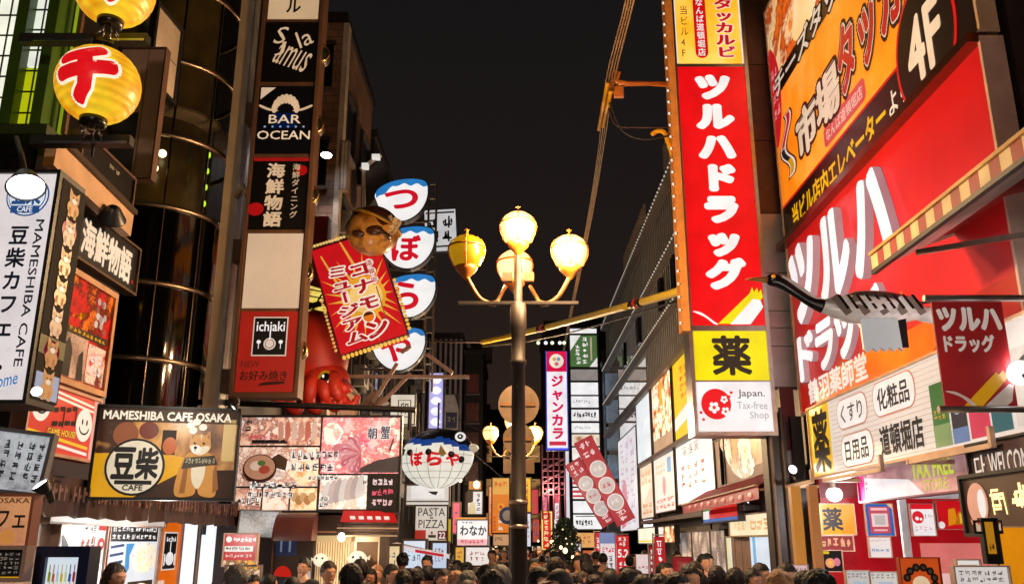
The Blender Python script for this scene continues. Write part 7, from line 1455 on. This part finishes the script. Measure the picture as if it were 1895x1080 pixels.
def put(k, px, Y, top, rz, label):
    """a pedestrian whose head top shows at row top"""
    p = atY(px, top, Y); sc_ = max(.86, min(1.10, (p.z - .04) / 1.745)); x = atY(px, top, Y).x
    if not USED[k]: USED[k] = True; o = PROTO[k]; o.location = (x, Y, .04); o.rotation_euler.z = rz; o.scale = (sc_,) * 3; o['label'] = label
    else: o = dup(PROTO[k], (x, Y, .04), rz, label, None, sc_)
    SPOTS.append((x, Y)); return o
PI = math.pi
for a in ((10, 216, 8.0, 1040, 1.2, 'dark haired woman in a pale coat near the noodle poster, face turned aside'), (0, 651, 11.2, 1043, .2, 'man in a dark coat standing below the large blowfish lantern in front of the curtains'), (2, 686, 11.4, 1050, -.1, 'long haired woman in black beside the man under the blowfish lantern'),
          (1, 470, 9.8, 1062, .5, 'chin length haired person before the red stall poster'), (0, 500, 10.2, 1060, 2.4, 'person with black hair right of the red stall poster'), (0, 726, 11.0, 1042, .9, 'man with black hair at the right end of the curtained front'), (5, 866, 7.6, 1054, .4, 'grey haired man left of the lamp post'),
          (0, 912, 6.0, 1052, 2.9, 'large black haired head seen from behind just left of the lamp post'), (0, 1000, 7.0, 1047, .8, 'black haired person just right of the lamp post, face turned aside'), (6, 1032, 6.6, 1052, -1.1, 'person in a dark cap right of the lamp post'), (4, 1062, 7.4, 1060, .3, 'brown bobbed person in a beige coat near the street tree'),
          (0, 1166, 8.0, 1050, 1.6, 'black haired person below the 5.2 banner'), (1, 1190, 7.0, 1062, 2.8, 'dark bobbed person seen from behind, right of the 5.2 banner'), (3, 1222, 7.2, 1060, .2, 'brown haired man facing the camera below the red upright banner'), (0, 1256, 6.8, 1057, .7, 'black haired man turned aside in front of the dark red board'),
          (1, 1326, 8.6, 1045, 3.0, 'dark bobbed person seen from behind by the grey shop entrance'), (3, 1360, 8.2, 1048, 2.7, 'brown haired person in a grey coat before the white shop entrance'), (0, 1408, 9.4, 1040, .6, 'man with black hair before the glowing curtain'), (2, 1393, 9.0, 1050, .4, 'long haired woman before the bright white shop entrance'),
          (9, 1441, 5.9, 1052, 2.9, 'light brown haired head seen from behind beside the wide dark pillar'), (8, 1514, 4.9, 1050, 2.8, 'large black haired head seen from behind at the drugstore entrance'), (7, 770, 9.0, 1050, 2.6, 'person with tied up hair and a red coat below the pasta sign'), (0, 793, 10.5, 1045, 2.9, 'black haired person seen from behind below the pasta sign'),
          (2, 748, 8.8, 1052, 3.0, 'long black hair seen from behind left of the pasta sign'), (3, 822, 9.6, 1050, .3, 'brown haired man facing the camera below the big fish lantern'), (0, 842, 11.5, 1043, .1, 'black haired man further back below the big fish lantern'), (1, 1100, 8.2, 1062, .4, 'dark bobbed person in front of the red and white shop board'), (6, 1130, 9.0, 1054, 2.9, 'person in a dark cap seen from behind before the red and white shop board'), (8, 1292, 8.4, 1056, 3.0, 'black haired person in a taupe coat right of the dark red board'), (10, 1078, 9.5, 1056, .2, 'long haired woman in a pale coat near the orange red sign')):
    put(*a)
rnd = random.Random(42); n = 0; tries = 0
order = [0, 1, 2, 3, 8, 0, 5, 0, 6, 1, 4, 0, 7, 2, 9, 0, 3, 10]
while n < 118 and tries < 6000:
    tries += 1
    Y = 7.0 + 37 * rnd.random() ** 1.5; xm = 3.5 if Y < 30 else 2.2
    x = rnd.uniform(-xm, xm)
    if Y < 12 and (x < -2.3 or x > 2.9): continue
    if 13 < Y < 19 and x < -2.0: continue
    if 14 < Y < 21 and x > 3.2: continue
    if abs(x - .08) < .4 and abs(Y - 10) < .4: continue
    if any((x - a) ** 2 + (Y - b) ** 2 < (.42 if Y < 14 else .36) ** 2 for a, b in SPOTS): continue
    k = order[n % len(order)]; away = rnd.random() < .42; hgt = rnd.uniform(1.56, 1.76)
    r = ray(CX, 1000); q = Vector((x, Y, hgt)) - Vector((0, 0, EYE)); dep = q.y * math.cos(TH) + q.z * math.sin(TH); up = -q.y * math.sin(TH) + q.z * math.cos(TH)
    px, top = CX + F * q.x / dep, CY - F * up / dep
    where = 'near' if Y < 13 else 'farther back' if Y < 24 else 'far off'
    put(k, px, Y, top, (PI if away else 0) + rnd.uniform(-.6, .6), '%s pedestrian %s in the crowd, %s%s, %s' % ({'5': 'grey haired'}.get(str(k), {'b': 'dark haired', '1': 'dark haired', '2': 'brown haired', '3': 'brown haired', '4': 'brown haired', 'a': 'light haired'}.get(VAR[k][1][0], 'dark haired')), where, hair_words(k), '' if VAR[k][0] == 'cap' else ' hair', 'seen from behind' if away else 'facing the camera'))
    n += 1
for i, u in enumerate(USED):
    if not u:
        for c in list(PROTO[i].children): bpy.data.objects.remove(c)
        bpy.data.objects.remove(PROTO[i])
